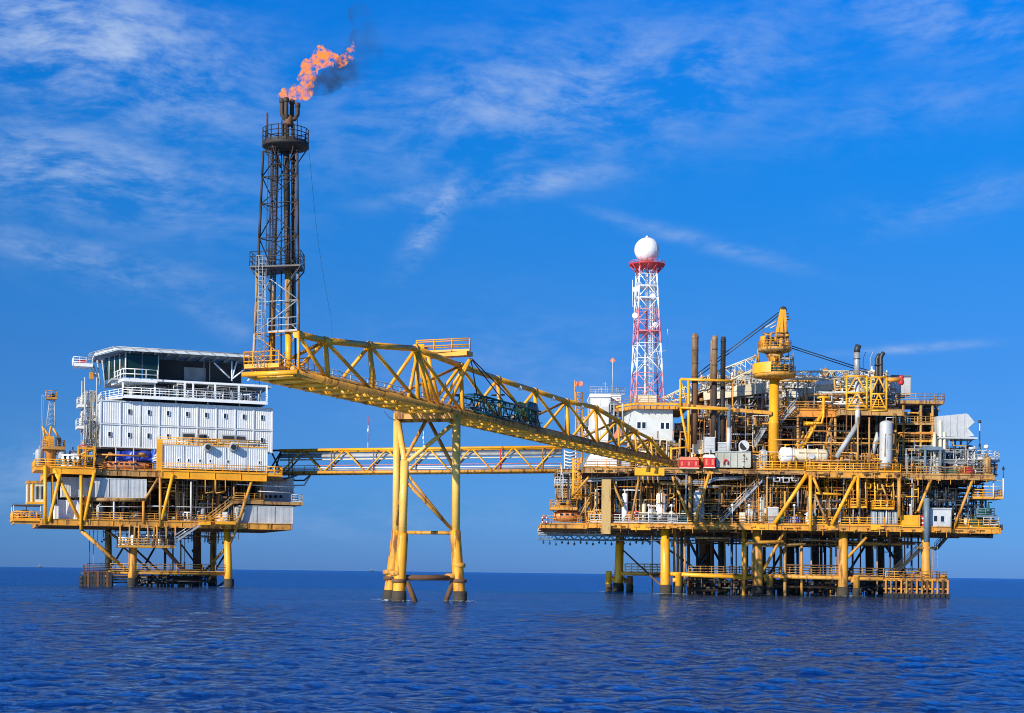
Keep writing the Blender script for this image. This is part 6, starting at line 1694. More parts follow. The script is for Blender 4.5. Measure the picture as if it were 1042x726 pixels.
for x, y0 in ((612, 394), (616, 389), (622.8, 392), (606, 397), (629, 395), (634, 396)):
    seg('aerial', HA, LGR, F.P(x, 402, 14), F.P(x, y0, 14), .04, 5)
    seg('aerial', HA, LGR, F.P(x - 3, y0 + 2, 14), F.P(x + 3, y0 + 2, 14), .03, 5)
clutter(F, HA, rg, U(620, 9), U(628, 9), 8, 11, F.L(620, 450, 9)[1], F.L(620, 410, 9)[1], 12, 8, [DRK, TEAL, GRY], .08, .18)
HB = thing('control_building', 'white building with two pairs of square windows under a yellow roof platform', 'building', F.P(665, 478, 8))
ua, ub, z0_, z1_ = F.rect(645.5, 417, 684.5, 448, 5)
uc = F.L(634.5, 430, 9)[0]
pl = [(ua, 5), (ub, 5), (ub, 15), (uc, 15), (uc, 9.5)]
slab(MB(), pl, z0_, z1_, F).build('wall', OFW, HB)
_, zy0 = F.L(660, 417, 5); _, zy1 = F.L(660, 411.5, 5)
up_ = [(F.L(627, 414, 5)[0], 9), (F.L(646.5, 414, 5)[0], 4), (F.L(700, 414, 4)[0], 4), (F.L(700, 414, 4)[0], 16), (F.L(627, 414, 5)[0], 16)]
slab(MB(), up_, zy0 + .01, zy1 - .3, F).build('roof_platform', GOLD, HB)
for (a, b) in zip(up_[:2], up_[1:3]): MB().beam(F.W(*a, zy1 - .1), F.W(*b, zy1 - .1), .22, .3).build('edge_beam', YEL, HB)
for i in range(9):
    m = MB(); x = 648 + i * 6.4; F.box(m, x, 412.5, x + .8, 416.5, 3.85, 3.98); m.build('stiffener', GOLD, HB)
for x in (650.2, 655.2, 674, 679.2): window_at(HB, F, x, 433 + (x - 650) * .02, 3.6, 6.4, 5)
m = MB()
for x, y, hh in ((640, 429, 8),):
    du = (uc - ua); dd = 4.5
    p0 = F.W(ua + du * .3, 5 + dd * .3, z0_ + .1); p1 = F.W(ua + du * .75, 5 + dd * .75, z0_ + .1)
    n_ = Vector((-(dd), 0, 0)); off = (F.dx * -.6 + F.ux * -.7).normalized() * .04
    m.hexa([p0 + off, p1 + off, p1, p0, p0 + off + Vector((0, 0, 2.1)), p1 + off + Vector((0, 0, 2.1)), p1 + Vector((0, 0, 2.1)), p0 + Vector((0, 0, 2.1))])
m.build('door', DRK, HB)
m = MB(); F.box(m, 666, 447.5, 678, 453, 3.5, 4.9); m.build('cable_drum_rack', DRK, HB)
for x in (649, 660, 672, 683): seg('support_leg', HB, CRE, F.P(x, 448, 5.4), F.W(F.L(x, 448, 5.4)[0], 5.4, zm), .16)
seg('downpipe', HB, LGR, F.P(633.5, 411, 4.6), F.P(633.5, 448, 8.5), .1)
rail(HB, TAN, [F.W(F.L(627, 414, 5)[0], 9, zy1), F.W(F.L(646.5, 414, 5)[0], 4.05, zy1), F.W(F.L(698, 414, 5)[0], 4.05, zy1)], r=.035, step=1.6)
m = MB(); F.box(m, 642, 450, 690, 477, 9, 9.3); m.build('back_wall', CRE, HB)
clutter(F, HB, rg, U(640, 5), U(690, 5), 3, 8, zm + .1, z0_ - .1, 26, 18, [CRE, LGR, DRK, TAN, GOLD, GRY], .06, .15)
fine_pipework(F, HB, rg, U(640, 5), U(690, 5), 3, 8, zm + .1, z0_ - .1, 50, TAN)
# small jib of cream steel leaving the roof towards the stacks
for (a, b) in (((684, 402, 9), (714, 392, 9)), ((684, 407, 9), (714, 396, 9))): pass
# white sloping hopper and grey chute below the flare bridge
HP = thing('hopper', 'white sloping-sided hopper with dark grey chute standing under the flare bridge', 'hopper', F.P(608, 478, 2))
extr(MB(), [(592.5, 478), (599, 465), (602, 461), (627.5, 463), (627.5, 478)], -.4, 3).build('casing', WHI, HP)
extr(MB(), [(588.5, 478), (598.5, 461), (601.6, 461), (598.6, 465), (592.2, 478)], .2, 3).build('chute', TEAL, HP)
m = MB(); F.box(m, 628, 467, 641, 478, .5, 3); m.build('side_box', LGR, HP)
SP = thing('spiral_stair', 'small white netted stair tower where the footbridge meets the right platform', 'stair tower', F.P(580, 478, 8))
for x in (574.5, 586): seg('post', SP, WHI, F.P(x, 458, 8), F.P(x, 479, 8), .1)
for x in (574.5, 586): seg('post', SP, WHI, F.P(x, 458, 10), F.P(x, 479, 10), .1)
for k in range(6):
    y = 459.5 + k * 3.4
    MB().pipe([F.P(574.5, y, 7.9), F.P(580, y + 1.6, 7.8), F.P(586, y, 7.9)], .08, 5).build('hoop', WHI, SP)
    m = MB(); F.box(m, 575, y + 1, 585.6, y + 1.4, 8, 10); m.build('tread', LGR, SP)
# orange red panel and flags
PN = MB(); extr(PN, [(624, 444), (630.5, 432), (632, 445), (629, 449)], 1.5, 1.7); o = PN.build('warning_panel', SALM, base=F.P(628, 449, 1.5)); tag(o, 'orange-red angular panel seen through the flare bridge lattice', 'panel')
FG = thing('flag', 'salmon flag on a short yellow post behind the flare bridge', 'flag', F.P(585, 412, 12))
seg('post', FG, GOLD, F.P(585, 412, 12), F.P(585, 387.5, 12), .11)
cloth(MB(), F, 585.3, 388.5, 593, 393.2, 12, 8, 4, .2, 3).build('cloth', SALM, FG)
YT = thing('ladder_tower', 'slim yellow ladder tower behind the flare bridge near the flag', 'tower', F.P(589, 478, 12))
for x in (586, 592.5):
    for d in (12, 13.5): seg('post', YT, GOLD, F.P(x, 399, d), F.W(F.L(x, 478, d)[0], d, zm), .14)
for k in range(14):
    y = 400 + k * 5.6
    seg('rung', YT, GOLD, F.P(586, y, 12), F.P(592.5, y, 12), .07); seg('brace', YT, GOLD, F.P(586, y, 12), F.P(592.5, min(y + 5.6, 477), 12), .05)
WS = thing('signal_disc', 'round red and white marker on a thin pole left of the radar tower', 'marker', F.P(623, 402, 14))
seg('pole', WS, LGR, F.P(623.2, 402, 14), F.P(623.5, 366, 14), .05)
MB().lathe(F.P(623.6, 367, 14) + F.dx * .3, [(.05, 0), (.42, .04), (.46, .16), (.42, .28), (.05, .32)], 4, -F.dx, False).build('disc', SALM, WS)

# ---- radar tower with white dome
RT = thing('radar_tower', 'red and white lattice tower carrying the round white radome', 'tower', F.P(658.5, 412, 11), )
dm = 11.0
def ring_at(y):
    """half width of the square tower at photo row y"""
    t_ = (y - 280) / (412 - 280)
    xc = 657.8 + .9 * t_
    hw = 9.6 + (15.5 - 9.6) * t_
    c = F.P(xc, y, dm); s = FPX / c.y; h = hw / s * .93
    return [Vector((c.x + h * math.cos(a), c.y + h * math.sin(a), c.z)) for a in [PI / 4 * k + .22 for k in (1, 3, 5, 7)] ] if False else \
           [Vector((c.x + math.sqrt(2) * h * math.cos(a), c.y + math.sqrt(2) * h * math.sin(a), c.z)) for a in [PI / 4 + .12 + PI / 2 * k for k in range(4)]]
ys = [412, 396.5, 381, 366, 350.5, 338.5, 327, 316, 304, 292, 280, 272]
for i in range(len(ys) - 1):
    ya, yb = ys[i], ys[i + 1]; ym = (ya + yb) / 2
    mt = PNK if ym > 381 or 316 < ym < 350 or ym < 280 else WHI
    a, b = ring_at(ya), ring_at(yb)
    for k in range(4):
        k2 = (k + 1) % 4
        seg('leg_section', RT, mt, a[k], b[k], .12, 8)
        mid = a[k].lerp(a[k2], .5); midt = b[k].lerp(b[k2], .5)
        if i % 2 == 0:
            seg('brace', RT, mt, a[k], midt, .06, 5); seg('brace', RT, mt, a[k2], midt, .06, 5)
        else:
            seg('brace', RT, mt, mid, b[k], .06, 5); seg('brace', RT, mt, mid, b[k2], .06, 5)
        seg('girt', RT, mt, b[k], b[k2], .05, 5)
cT = F.P(658.3, 269.5, dm); cB = F.P(658.7, 412, dm)
seg('cable_duct', RT, WHI, (cT.x, cT.y, cB.z), (cT.x, cT.y, F.P(658, 350, dm).z), .2, 8)
seg('cable_duct', RT, PNK, (cT.x, cT.y, F.P(658, 350, dm).z), (cT.x, cT.y, F.P(658, 316, dm).z), .2, 8)
seg('cable_duct', RT, WHI, (cT.x, cT.y, F.P(658, 316, dm).z), (cT.x, cT.y, cT.z), .24, 8)
ladder_mb(MB(), (cT.x + .5, cT.y - .4, cB.z), (cT.x + .5, cT.y - .4, cT.z), .4, cage=True).build('ladder', WHI, RT)
m = MB(); m.lathe((cT.x, cT.y, cT.z - .15), [(1.5, -.35), (2.5, -.05), (2.62, 0), (2.62, .14), (1.7, .16)], 24); m.build('dome_platform', RED, RT)
ring = [Vector((cT.x + 2.62 * math.cos(2 * PI * k / 20), cT.y + 2.62 * math.sin(2 * PI * k / 20), cT.z - .05)) for k in range(21)]
rail(RT, PNK, ring, r=.03, step=.8, h=.42, mid=1, kick=False)
for k in range(12):
    t_ = 2 * PI * k / 12
    seg('platform_bracket', RT, RED, (cT.x + 1.3 * math.cos(t_), cT.y + 1.3 * math.sin(t_), cT.z - 1.5), (cT.x + 2.5 * math.cos(t_), cT.y + 2.5 * math.sin(t_), cT.z - .2), .07, 5)
pR = F.P(658.3, 254.7, dm); r = 12.7 * pR.y / FPX
m = MB(); m.lathe(pR, [(r * math.sin(t_), -r * math.cos(t_)) for t_ in [PI * k / 20 for k in range(0, 21)]], 36); dome = m.build('radome', WHI, RT)
for k in range(8):
    t0_ = 2 * PI * k / 8
    MB().pipe([pR + Vector((r * 1.004 * math.sin(a) * math.cos(t0_), r * 1.004 * math.sin(a) * math.sin(t0_), r * 1.004 * math.cos(a))) for a in [PI * j / 12 for j in range(1, 11)]], .02, 4).build('panel_seam', LGR, dome)
MB().lathe(pR + Vector((0, 0, r - .03)), [(.2, 0), (.2, .2), (.08, .3)], 8).build('beacon', WHI, RT)
for (x, y0, y1, L_) in ((643.7, 285, 312, 1), (647.5, 290, 302, .5), (646, 318, 326, .6), (679.5, 335, 357, 1)):
    MB().pipe([F.P(x, y0, dm), F.P(x, y1, dm), F.P(658 + (4 if x > 670 else -5), y1 + (2 if x > 670 else -1), dm)], .045, 5).build('whip_antenna', WHI, RT)
for (x, y) in ((646.5, 295), (646, 321.5), (664, 302), (667, 331)):
    MB().lathe(F.P(x, y, dm - 1.0), [(.1, 0), (.42, .12), (.42, .2)], 12, -F.dx).build('dish', WHI, RT)
for y in (337.5, 304, 292):
    rr = ring_at(y); c = sum(rr, Vector()) / 4
    m = MB(); m.hexa([p - Vector((0, 0, .12)) for p in rr[::1]] + [p for p in rr]); m.build('rest_platform', PNK if y > 316 else WHI, RT)
m = MB(); F.box(m, 646, 402, 668, 411, 8.8, 10.4); m.build('base_plinth', CRE, RT)

# ---- pedestal crane
PC = thing('pedestal_crane', 'tall yellow pedestal crane rising from the middle of the right platform', 'crane', F.P(786.8, 477, 2))
d0 = 2.0
a = F.P(786.8, 477, d0)
zz = lambda y: F.L(787, y, d0)[1]
MB().lathe((a.x, a.y, zz(477)), [(.70, 0), (.70, zz(432) - zz(477)), (.76, zz(431) - zz(477)), (.76, zz(429.5) - zz(477)), (.66, zz(429) - zz(477)), (.66, zz(384) - zz(477))], 24).build('pedestal', YEL, PC)
MB().lathe((a.x, a.y, zz(386)), [(1.6, 0), (2.9, .25), (3.0, .5), (2.95, .62), (1.2, .64)], 32).build('lower_platform', GOLD, PC)
zA = zz(386) + .62
ring = [Vector((a.x + 2.9 * math.cos(t_), a.y + 2.9 * math.sin(t_), zA)) for t_ in [2 * PI * k / 20 for k in range(21)]]
rail(PC, GOLD, ring, r=.05, step=.9)
for k_, (x_, d_) in enumerate(((786, -.2), (791, .6), (796, .3), (801, 1.2), (804, 2))): place_eq(('pump', 'valve_manifold', 'compressor_green', 'valve_manifold_rusty', 'cabinet')[k_], PC, Vector((F.P(x_, 375, d_).x, F.P(x_, 375, d_).y, zA)), .3 * k_, .85)
# solid yellow apron round the left front of the lower platform
vs = []; fs = []
arc = [PI * (.93 + .47 * k / 12) for k in range(13)]
for t_ in arc:
    for rr in (2.98, 3.04):
        for h in (.02, 1.45): vs.append((a.x + rr * math.cos(t_), a.y + rr * math.sin(t_), zA + h))
for k in range(12):
    b_ = k * 4
    fs += [(b_, b_ + 1, b_ + 5, b_ + 4), (b_ + 2, b_ + 6, b_ + 7, b_ + 3), (b_ + 1, b_ + 3, b_ + 7, b_ + 5), (b_, b_ + 4, b_ + 6, b_ + 2)]
fs += [(0, 2, 3, 1), (48, 49, 51, 50)]
MB().quad_mesh(vs, fs).build('apron_plate', YEL, PC)
MB().lathe((a.x, a.y, zA), [(.8, 0), (.8, zz(366) - zA), (1.15, zz(363) - zA), (1.15, zz(360) - zA)], 20).build('slewing_column', GOLD, PC)
MB().lathe((a.x, a.y, zz(360)), [(1.3, 0), (2.3, .35), (2.35, .55), (1.2, .56)], 24).build('upper_platform', TAN, PC)
zU = zz(360) + .56
ring = [Vector((a.x + 2.3 * math.cos(t_), a.y + 2.3 * math.sin(t_), zU)) for t_ in [2 * PI * k / 16 for k in range(17)]]
rail(PC, GOLD, ring, r=.045, step=.9)
m = MB(); F.box(m, 774.5, 342, 778, 357, 1.5, 2.6); m.build('machinery_post', YEL, PC)
m = MB(); F.box(m, 779, 347, 786, 357, 1.2, 3.4); m.build('machinery_house', GOLD, PC)
m = MB(); F.box(m, 795, 349.5, 799, 357.5, .6, 2.2); cab = m.build('cab', YEL, PC)
m = MB(); F.box(m, 795.5, 350.5, 798.5, 353.5, .55, .595); m.build('pane', PANE, cab)
for k in range(4): MB().lathe(F.P(780 + k * 2.2, 345.8, 1.5), [(.3, 0), (.35, .05), (.35, .4), (.3, .45)], 10, F.ux).build('winch_drum', (DRK, TAN)[k % 2], PC)
clutter(F, PC, rg, U(775, 2), U(799, 2), .4, 3.4, zU + .1, zU + 2.2, 14, 10, [GOLD, DRK, TAN, RST, YEL], .05, .12)
clutter(F, PC, rg, U(780, 2), U(803, 2), -.3, 3.4, zA + .1, zz(363), 12, 8, [GOLD, DRK, TAN, TEAL], .05, .11)
MB().pipe([F.P(777, 341, 2), F.P(781, 345, 2), F.P(788, 346, 2)], .08, 5).build('hydraulic_hose', DRK, PC)
tp = F.P(796.5, 316, 2)
for (x, y, d) in ((789, 347, .9), (794, 357, .6), (792.5, 356, 3.2), (801, 352, .8), (800, 352, 3.4)):
    m = MB(); m.beam(F.P(x, y, d), F.P(796.5 + (x - 795) * .25, 315.5, 1.7 + (d - 2) * .25), .38, .32, F.ux); m.build('gantry_leg', YEL if d < 3 else GOLD, PC)
for f in (.3, .55, .8):
    p0 = F.P(789, 347, .9).lerp(F.P(795, 315.5, 1.5), f); p1 = F.P(801, 352, .8).lerp(F.P(798, 315.5, 1.5), f)
    seg('gantry_tie', PC, GOLD, p0, p1, .09)
MB().lathe(tp - F.dx * .5, [(.3, 0), (.5, .06), (.5, .8), (.3, .86)], 14, F.dx).build('head_sheave', DRK, PC)
for (y, L_) in ((319, 6), (322, 6), (325, 8)):
    seg('gantry_arm', PC, GOLD, F.P(797, y, 1.8), F.P(797 + L_, y + .6, 1.8), .07)
MB().pipe([F.P(790, 327, 1.8), F.P(780, 333, 1.8), F.P(779, 333.6, 1.8)], .1, 6).build('access_ladder', CRE, PC)
MB().pipe([F.P(790, 331, 1.8), F.P(784, 334, 1.8)], .08, 6).build('access_ladder', CRE, PC)
# boom going down to the left, resting; four chords and lacing
def lattice(parent, p, q, h0, w0, h1, w1, n, mt, rc=.09, rl=.05, nm='boom'):
    p = Vector(p); q = Vector(q); d = (q - p).normalized(); sd = d.cross(Vector((0, 0, 1))).normalized(); u_ = sd.cross(d)
    sgn = ((-1, -1), (1, -1), (1, 1), (-1, 1))
    A_ = [p + sd * (s_ * w0 / 2) + u_ * (t_ * h0 / 2) for s_, t_ in sgn]; B_ = [q + sd * (s_ * w1 / 2) + u_ * (t_ * h1 / 2) for s_, t_ in sgn]
    for x_, y_ in zip(A_, B_): seg(nm + '_chord', parent, mt, x_, y_, rc, 6)
    for i in range(n):
        for k in range(4):
            k2 = (k + 1) % 4
            s0, s1 = (k, k2) if i % 2 == 0 else (k2, k)
            seg(nm + '_lacing', parent, mt, A_[s0].lerp(B_[s0], i / n), A_[s1].lerp(B_[s1], (i + 1) / n), rl, 4)
lattice(PC, F.P(772, 368, 3), F.P(735, 384, 4), 1.6, 1.4, 1.9, 1.6, 7, CRE)
lattice(PC, F.P(735, 384, 4), F.P(676, 408.5, 6), 1.9, 1.6, .9, .9, 10, CRE)
for (x, y) in ((771, 356), (768, 361)): seg('boom_hinge', PC, GOLD, F.P(x, y, 2.5), F.P(773, 372, 3), .12)
for k in (0, 1):
    seg('pendant_cable', PC, DRK, F.P(794.5, 316.5 + k * 3.0, 1.8), F.P(709 + k * 1.5, 381 + k * 2.5, 5), .075, 5)
    seg('hoist_cable', PC, DRK, F.P(806, 352.5 + k * 2.2, 2.2), F.P(884, 377.5 + k * 2.5, 10), .075, 5)
seg('tag_line', PC, DRK, F.P(764.5, 378, 1.5), F.P(764.5, 394, 1.5), .03, 4)
# second boom lying level along the top of the process deck
SBM = thing('crane_boom', 'pale lattice crane boom lying level along the top of the right platform', 'crane boom', F.P(860, 384, 10))
lattice(SBM, F.P(806, 382, 9), F.P(884, 382.5, 10), 1.0, 1.2, 1.3, 1.4, 15, CRE, .08, .05)
lattice(SBM, F.P(884, 382.5, 10), F.P(904, 383, 10), 1.3, 1.4, .8, .9, 4, CRE, .08, .05)
for x in (812, 850, 888): seg('rest_post', SBM, GRY, F.P(x, 386, 10), F.W(F.L(x, 386, 10)[0], 10, zt), .12)

# ================================================================== FOOTBRIDGE between the platforms
FB = thing('footbridge', 'long level yellow lattice footbridge linking the two platforms', 'bridge', pt(426, 483, 249))
def fbp(x, top, back_):
    t_ = (x - 286) / (566 - 286)
    invY = (1 / 256.0) * (1 - t_) + (1 / 242.0) * t_
    Y = 1 / invY + (3.0 if back_ else 0)
    p = pt(x, 470, 1 / invY)
    return Vector((p.x + (.15 if back_ else 0), Y, 22.25 if top else 18.6))
n = 13
for bk in (False, True):
    for tp_ in (False, True):
        seg('chord', FB, YEL if tp_ else GOLD, fbp(284, tp_, bk), fbp(572, tp_, bk), .22 if tp_ else .26, 8)
    for i in range(n):
        xa, xb = 286 + i * 21.5, 286 + (i + 1) * 21.5
        seg('diagonal', FB, YEL if not bk else TAN, fbp(xa, i % 2 == 1, bk), fbp(xb, i % 2 == 0, bk), .13, 6)
    for i in range(0, n, 2):
        x = 286 + i * 21.5 + 8
        seg('post', FB, RED if i in (4, 8, 10) and not bk else TAN, fbp(x, False, bk), fbp(x, True, bk), .11, 6)
for i in range(27):
    x = 286 + i * 10.7
    seg('cross_beam', FB, TAN, fbp(x, False, False), fbp(x, False, True), .13, 6)
    if i % 2: seg('cross_beam', FB, TAN, fbp(x, True, False), fbp(x, True, True), .1, 6)
m = MB(); a, b, c, d_ = fbp(284, False, False), fbp(572, False, False), fbp(572, False, True), fbp(284, False, True)
m.hexa([v + Vector((0, 0, .15)) for v in (a, b, c, d_)] + [v + Vector((0, 0, .25)) for v in (a, b, c, d_)]); m.build('walkway_floor', RST, FB)
off = Vector((0, .9, 0))
for (z_, r_, mt) in ((-.95, .28, GRY), (-.55, .13, LGR), (-1.5, .12, CRE)):
    seg('pipe', FB, mt, fbp(284, True, False) + off + Vector((0, 0, z_)), fbp(572, True, False) + off + Vector((0, 0, z_)), r_, 8)
for (z_, r_, mt) in ((.75, .10, WHI), (1.15, .05, SALM), (.45, .12, SIL)):
    seg('pipe', FB, mt, fbp(284, False, False) + off * .3 + Vector((0, 0, z_)), fbp(572, False, False) + off * .3 + Vector((0, 0, z_)), r_, 6)
rail(FB, LGR, [fbp(286, False, True) + Vector((0, -.3, .2)), fbp(570, False, True) + Vector((0, -.3, .2))], r=.04, step=1.8)
for k, (x, dz) in enumerate(((299, -2.0), (301, -1.2))):
    MB().pipe([fbp(293 + k * 3, False, False) + Vector((0, 1, -.3)), fbp(296 + k * 3, False, False) + Vector((0, 1, dz)), fbp(309, False, False) + Vector((0, 1, dz)), fbp(316, False, False) + Vector((0, 1, -.2))], .14, 8).build('expansion_loop', LGR if k == 0 else DRK, FB)
for i in range(3):
    seg('landing_strut', FB, DRK, fbp(286, i % 2 == 0, False) + Vector((0, .6, 0)), fbp(272 + i * 3, i % 2 == 1, False) + Vector((0, .6, 0)), .14)
seg('landing_strut', FB, DRK, fbp(272, True, False), fbp(286, True, False), .18)
for i, x in enumerate((371.5, 428.5)):
    AM = thing('antenna_mast', ('thin red and white aerial on the footbridge left of the flare jacket', 'thin white aerial on the footbridge between the jacket legs')[i], 'aerial', fbp(x, True, True), 'footbridge aerials')
    b_ = fbp(x, True, True); hh = (5.5, 3.0)[i]
    for k in range(4):
        seg('section', AM, (WHI, RED)[k % 2] if i == 0 else WHI, b_ + Vector((0, 0, hh * k / 4)), b_ + Vector((0, 0, hh * (k + 1) / 4)), .05, 5)
    MB().lathe(b_ + Vector((0, 0, hh * .55)), [(.05, 0), (.14, .1), (.14, .5), (.05, .6)], 8).build('insulator', WHI, AM)
seg('tank_pipe', LP, DRK, Lf.P(288, 488, 3), Lf.P(302, 484, 8), .15)

# ================================================================== FLARE BRIDGE (triangular boom over the jacket)
H_ = 15.0 + EYE
NA = pt(304.5, 381, 120.3); NA.z = H_
NB = pt(686, 473.5, 212); NB.z = H_
bdir = (NB - NA).normalized(); perp = Vector((-bdir.y, bdir.x, 0))
def onN(x):
    """point of the near lower chord that shows at photo column x"""
    lo, hi = -8.0, (NB - NA).length + 6
    for _ in range(50):
        mid_ = (lo + hi) / 2; p = NA + bdir * mid_
        u = p.x * FPX / p.y; v = (p.z - EYE) * FPX / p.y
        px = CX + u * CR + v * SR
        if px < x: lo = mid_
        else: hi = mid_
    return NA + bdir * lo
Wb = 4.0
FBR = thing('flare_bridge', 'long yellow triangular truss bridge running from the flare stack to the right platform', 'bridge', onN(460) - Vector((0, 0, .4)))
Tn = [(306.5, 340.5), (334, 347.0), (379, 351.6), (425.5, 355), (471, 372.4), (509, 386), (546.5, 398), (578.7, 408.5), (608, 415), (630.5, 428), (648, 438.8), (664, 447), (684.5, 473)]
def Tp(i):
    x, y = Tn[i]; p = onN(x); q = p + perp * .3
    return Vector((q.x, q.y, pt(x, y, q.y).z))
def Fp(i, w=None): return onN(Tn[i][0]) + perp * (Wb if w is None else w) 
nT = len(Tn)
seg('lower_chord', FBR, GOLD, NA - bdir * .5, NB, .30, 12)
seg('lower_chord', FBR, GOLD, NA + perp * Wb - bdir * .5, NB + perp * Wb, .30, 12)
for i in range(nT - 1): seg('upper_chord', FBR, YEL, Tp(i), Tp(i + 1), .27 if i < 10 else .2, 12)
for i in range(nT - 1):
    n0, f0 = onN(Tn[i][0]), Fp(i)
    MB().lathe(Tp(i) - bdir * .3, [(.32, 0), (.34, .05), (.34, .55), (.32, .6)], 12, bdir).build('node_can', YEL, FBR)
    if i > 0:
        seg('post', FBR, YEL, Tp(i), n0, .20 if i < 9 else .14, 8)
        seg('frame_leg', FBR, YEL, Tp(i), f0, .17, 8)
    seg('diagonal', FBR, YEL, Tp(i), onN(Tn[i + 1][0]), .16, 8)
    seg('diagonal', FBR, GOLD, Tp(i + 1), f0 if i else f0, .14, 8) if i in (0, 3, 6, 8, 9, 10) else seg('diagonal', FBR, GOLD, Tp(i), Fp(i + 1), .14, 8)
# extra sway frames over the jacket
for (x0, y0, w0, x1) in ((425.5, 357, 0, 447), (425.5, 357, 0, 415), (425.5, 357, 0, 438), (425.5, 357, 2, 455)):
    seg('gantry_brace', FBR, YEL, pt(x0, y0, onN(x0).y + .3), onN(x1) + perp * w0, .17, 8)
# floor: cross beams, stringers and grating strips seen from below
L_ = (NB - NA).length; nX = int(L_ / 2.6)
for i in range(nX + 1):
    p = NA + bdir * (L_ * i / nX) - Vector((0, 0, .12))
    seg('cross_beam', FBR, YEL, p - Vector((0, 0, .05)), p + perp * Wb - Vector((0, 0, .05)), .20, 8)
for i in range(nX):
    p = NA + bdir * (L_ * (i + .12) / nX); q = NA + bdir * (L_ * (i + .88) / nX)
    for w_ in (2.3,):
        m = MB(); m.beam(p + perp * (w_ + .35) + Vector((0, 0, .2)), q + perp * (w_ + .35) + Vector((0, 0, .2)), .05, .8); m.build('grating_panel', TAN, FBR)
for w_, r_, mt, dz in ((.62, .20, TAN, .45), (1.05, .13, RST, .4), (3.2, .22, GOLD, .48), (2.6, .10, GRY, .4)):
    seg('pipe', FBR, mt, NA + perp * w_ + Vector((0, 0, dz)), NB + perp * w_ + Vector((0, 0, dz)), r_, 8)
rail(FBR, LGR, [NA + perp * 1.3 + Vector((0, 0, .2)), onN(560) + perp * 1.3 + Vector((0, 0, .2))], r=.04, step=1.5)
rail(FBR, LGR, [NA + perp * 3.6 + Vector((0, 0, .2)), onN(640) + perp * 3.6 + Vector((0, 0, .2))], r=.04, step=1.5)
for x in (529, 562, 527):
    p = onN(x); i_ = 6
seg('pipe', FBR, SIL, NA + perp * 2.0 + Vector((0, 0, .5)), NB + perp * 2.0 + Vector((0, 0, .5)), .18, 8)
for i, x in enumerate((529, 562.5, 592)):
    p = onN(x); k = min(range(nT), key=lambda j: abs(Tn[j][0] - x)); zz_ = pt(x, (394.5, 405.5, 414)[i], p.y).z
    MB().lathe((p.x, p.y - .2, zz_ - .3), [(.06, .45), (.2, .3), (.26, .05), (.2, 0)][::-1], 10).build('lamp', WHI, FBR)
# end platform at the tower
EP = [NA - bdir * 1.2, NA + bdir * .8]
for k, dd in enumerate((-1.0,)):
    seg('end_beam', FBR, YEL, NA + bdir * dd - perp * .5, NA + bdir * dd + perp * (Wb + .4), .20, 12)
m = MB(); c = [NA - bdir * 1.0 + perp * 1.2, NA + bdir * 3.4 + perp * 1.2, NA + bdir * 3.4 + perp * (Wb + .3), NA - bdir * 1.0 + perp * (Wb + .3)]
m.hexa([v + Vector((0, 0, .46)) for v in c] + [v + Vector((0, 0, .62)) for v in c]); m.build('end_platform', YEL, FBR)
rail(FBR, YEL, [c[1] + Vector((0, 0, .62)), c[2] + Vector((0, 0, .62)), c[3] + Vector((0, 0, .62)), c[0] + Vector((0, 0, .62))], r=.045, step=.7)
# access gantry over the jacket: raised walkway with rails
g0 = pt(423, 349.5, 149); g1 = pt(479.5, 365, 146)
p0 = pt(436, 362.5, 149); p1 = pt(478, 364, 147); p1.z = p0.z
m = MB(); m.beam(p0, p1, .42, 1.2); m.build('gantry_walkway', YEL, FBR)
w0 = pt(424, 360, 149); w0.z = p0.z + .4
for o_ in (-.6, .6):
    rail(FBR, YEL, [Vector((w0.x, w0.y + o_, p0.z + .21)), Vector((p1.x, p1.y + o_, p0.z + .21))], h=1.15, r=.055, step=1.7, mid=1)
m = MB(); m.beam(pt(423, 357, 149), pt(432, 357, 149), 1.1, 1.0); m.build('gantry_box', YEL, FBR)
for (x0, y0, x1, y1) in ((478, 366, 447, 413), (478, 366, 456, 414), (436, 364, 447, 412), (431, 362, 440, 410)):
    seg('gantry_brace', FBR, YEL, pt(x0, y0, 147), pt(x1, y1, 148.5), .17, 8)
ladder_mb(MB(), pt(429, 400, 149.5), pt(429, 352, 149.5), .45).build('ladder', YEL, FBR)
# landing on the platform
for x in (668, 676): seg('landing_post', FBR, YEL, onN(x) + perp * 1.0, Vector((onN(x).x - 1, onN(x).y + .5, zl + 6.2)), .28, 10)
m = MB(); F.box(m, 646, 476.5, 676, 484, -1.6, -1.1); m.build('landing_beam', YEL, FBR)
for k in range(5): seg('landing_post', FBR, GOLD, F.P(649 + k * 5, 484, -1.3), F.P(649 + k * 5 + 1, 492, -1.1), .1)
# dark green lattice cage riding on the bridge
GC = thing('lattice_crane_section', 'dark green lattice crane section lying on the flare bridge past the jacket', 'crane section', onN(510) + perp * 1.5)
ga, gb = onN(478) - perp * .5, onN(545.5) - perp * .5
gd = (gb - ga); hg0, hg1 = .3, 1.95
def gpt(t_, top, bk): return ga + gd * t_ + perp * (2.2 if bk else 0) + Vector((0, 0, hg0 + (hg1 - hg0 if top else 0)))
for bk in (0, 1):
    for tp_ in (0, 1): seg('chord', GC, GRN, gpt(0, tp_, bk), gpt(1, tp_, bk), .10, 6)
nn = 12
for i in range(nn):
    for bk in (0, 1):
        seg('lacing', GC, GRN, gpt(i / nn, i % 2, bk), gpt((i + 1) / nn, (i + 1) % 2, bk), .06, 5)
        seg('post', GC, GRN, gpt(i / nn, 0, bk), gpt(i / nn, 1, bk), .05, 5)
    seg('cross_strut', GC, GRN, gpt(i / nn, 1, 0), gpt(i / nn, 1, 1), .06, 5)
    seg('cross_strut', GC, DRK, gpt(i / nn, 0, 0), gpt((i + 1) / nn, 0, 1), .06, 5)
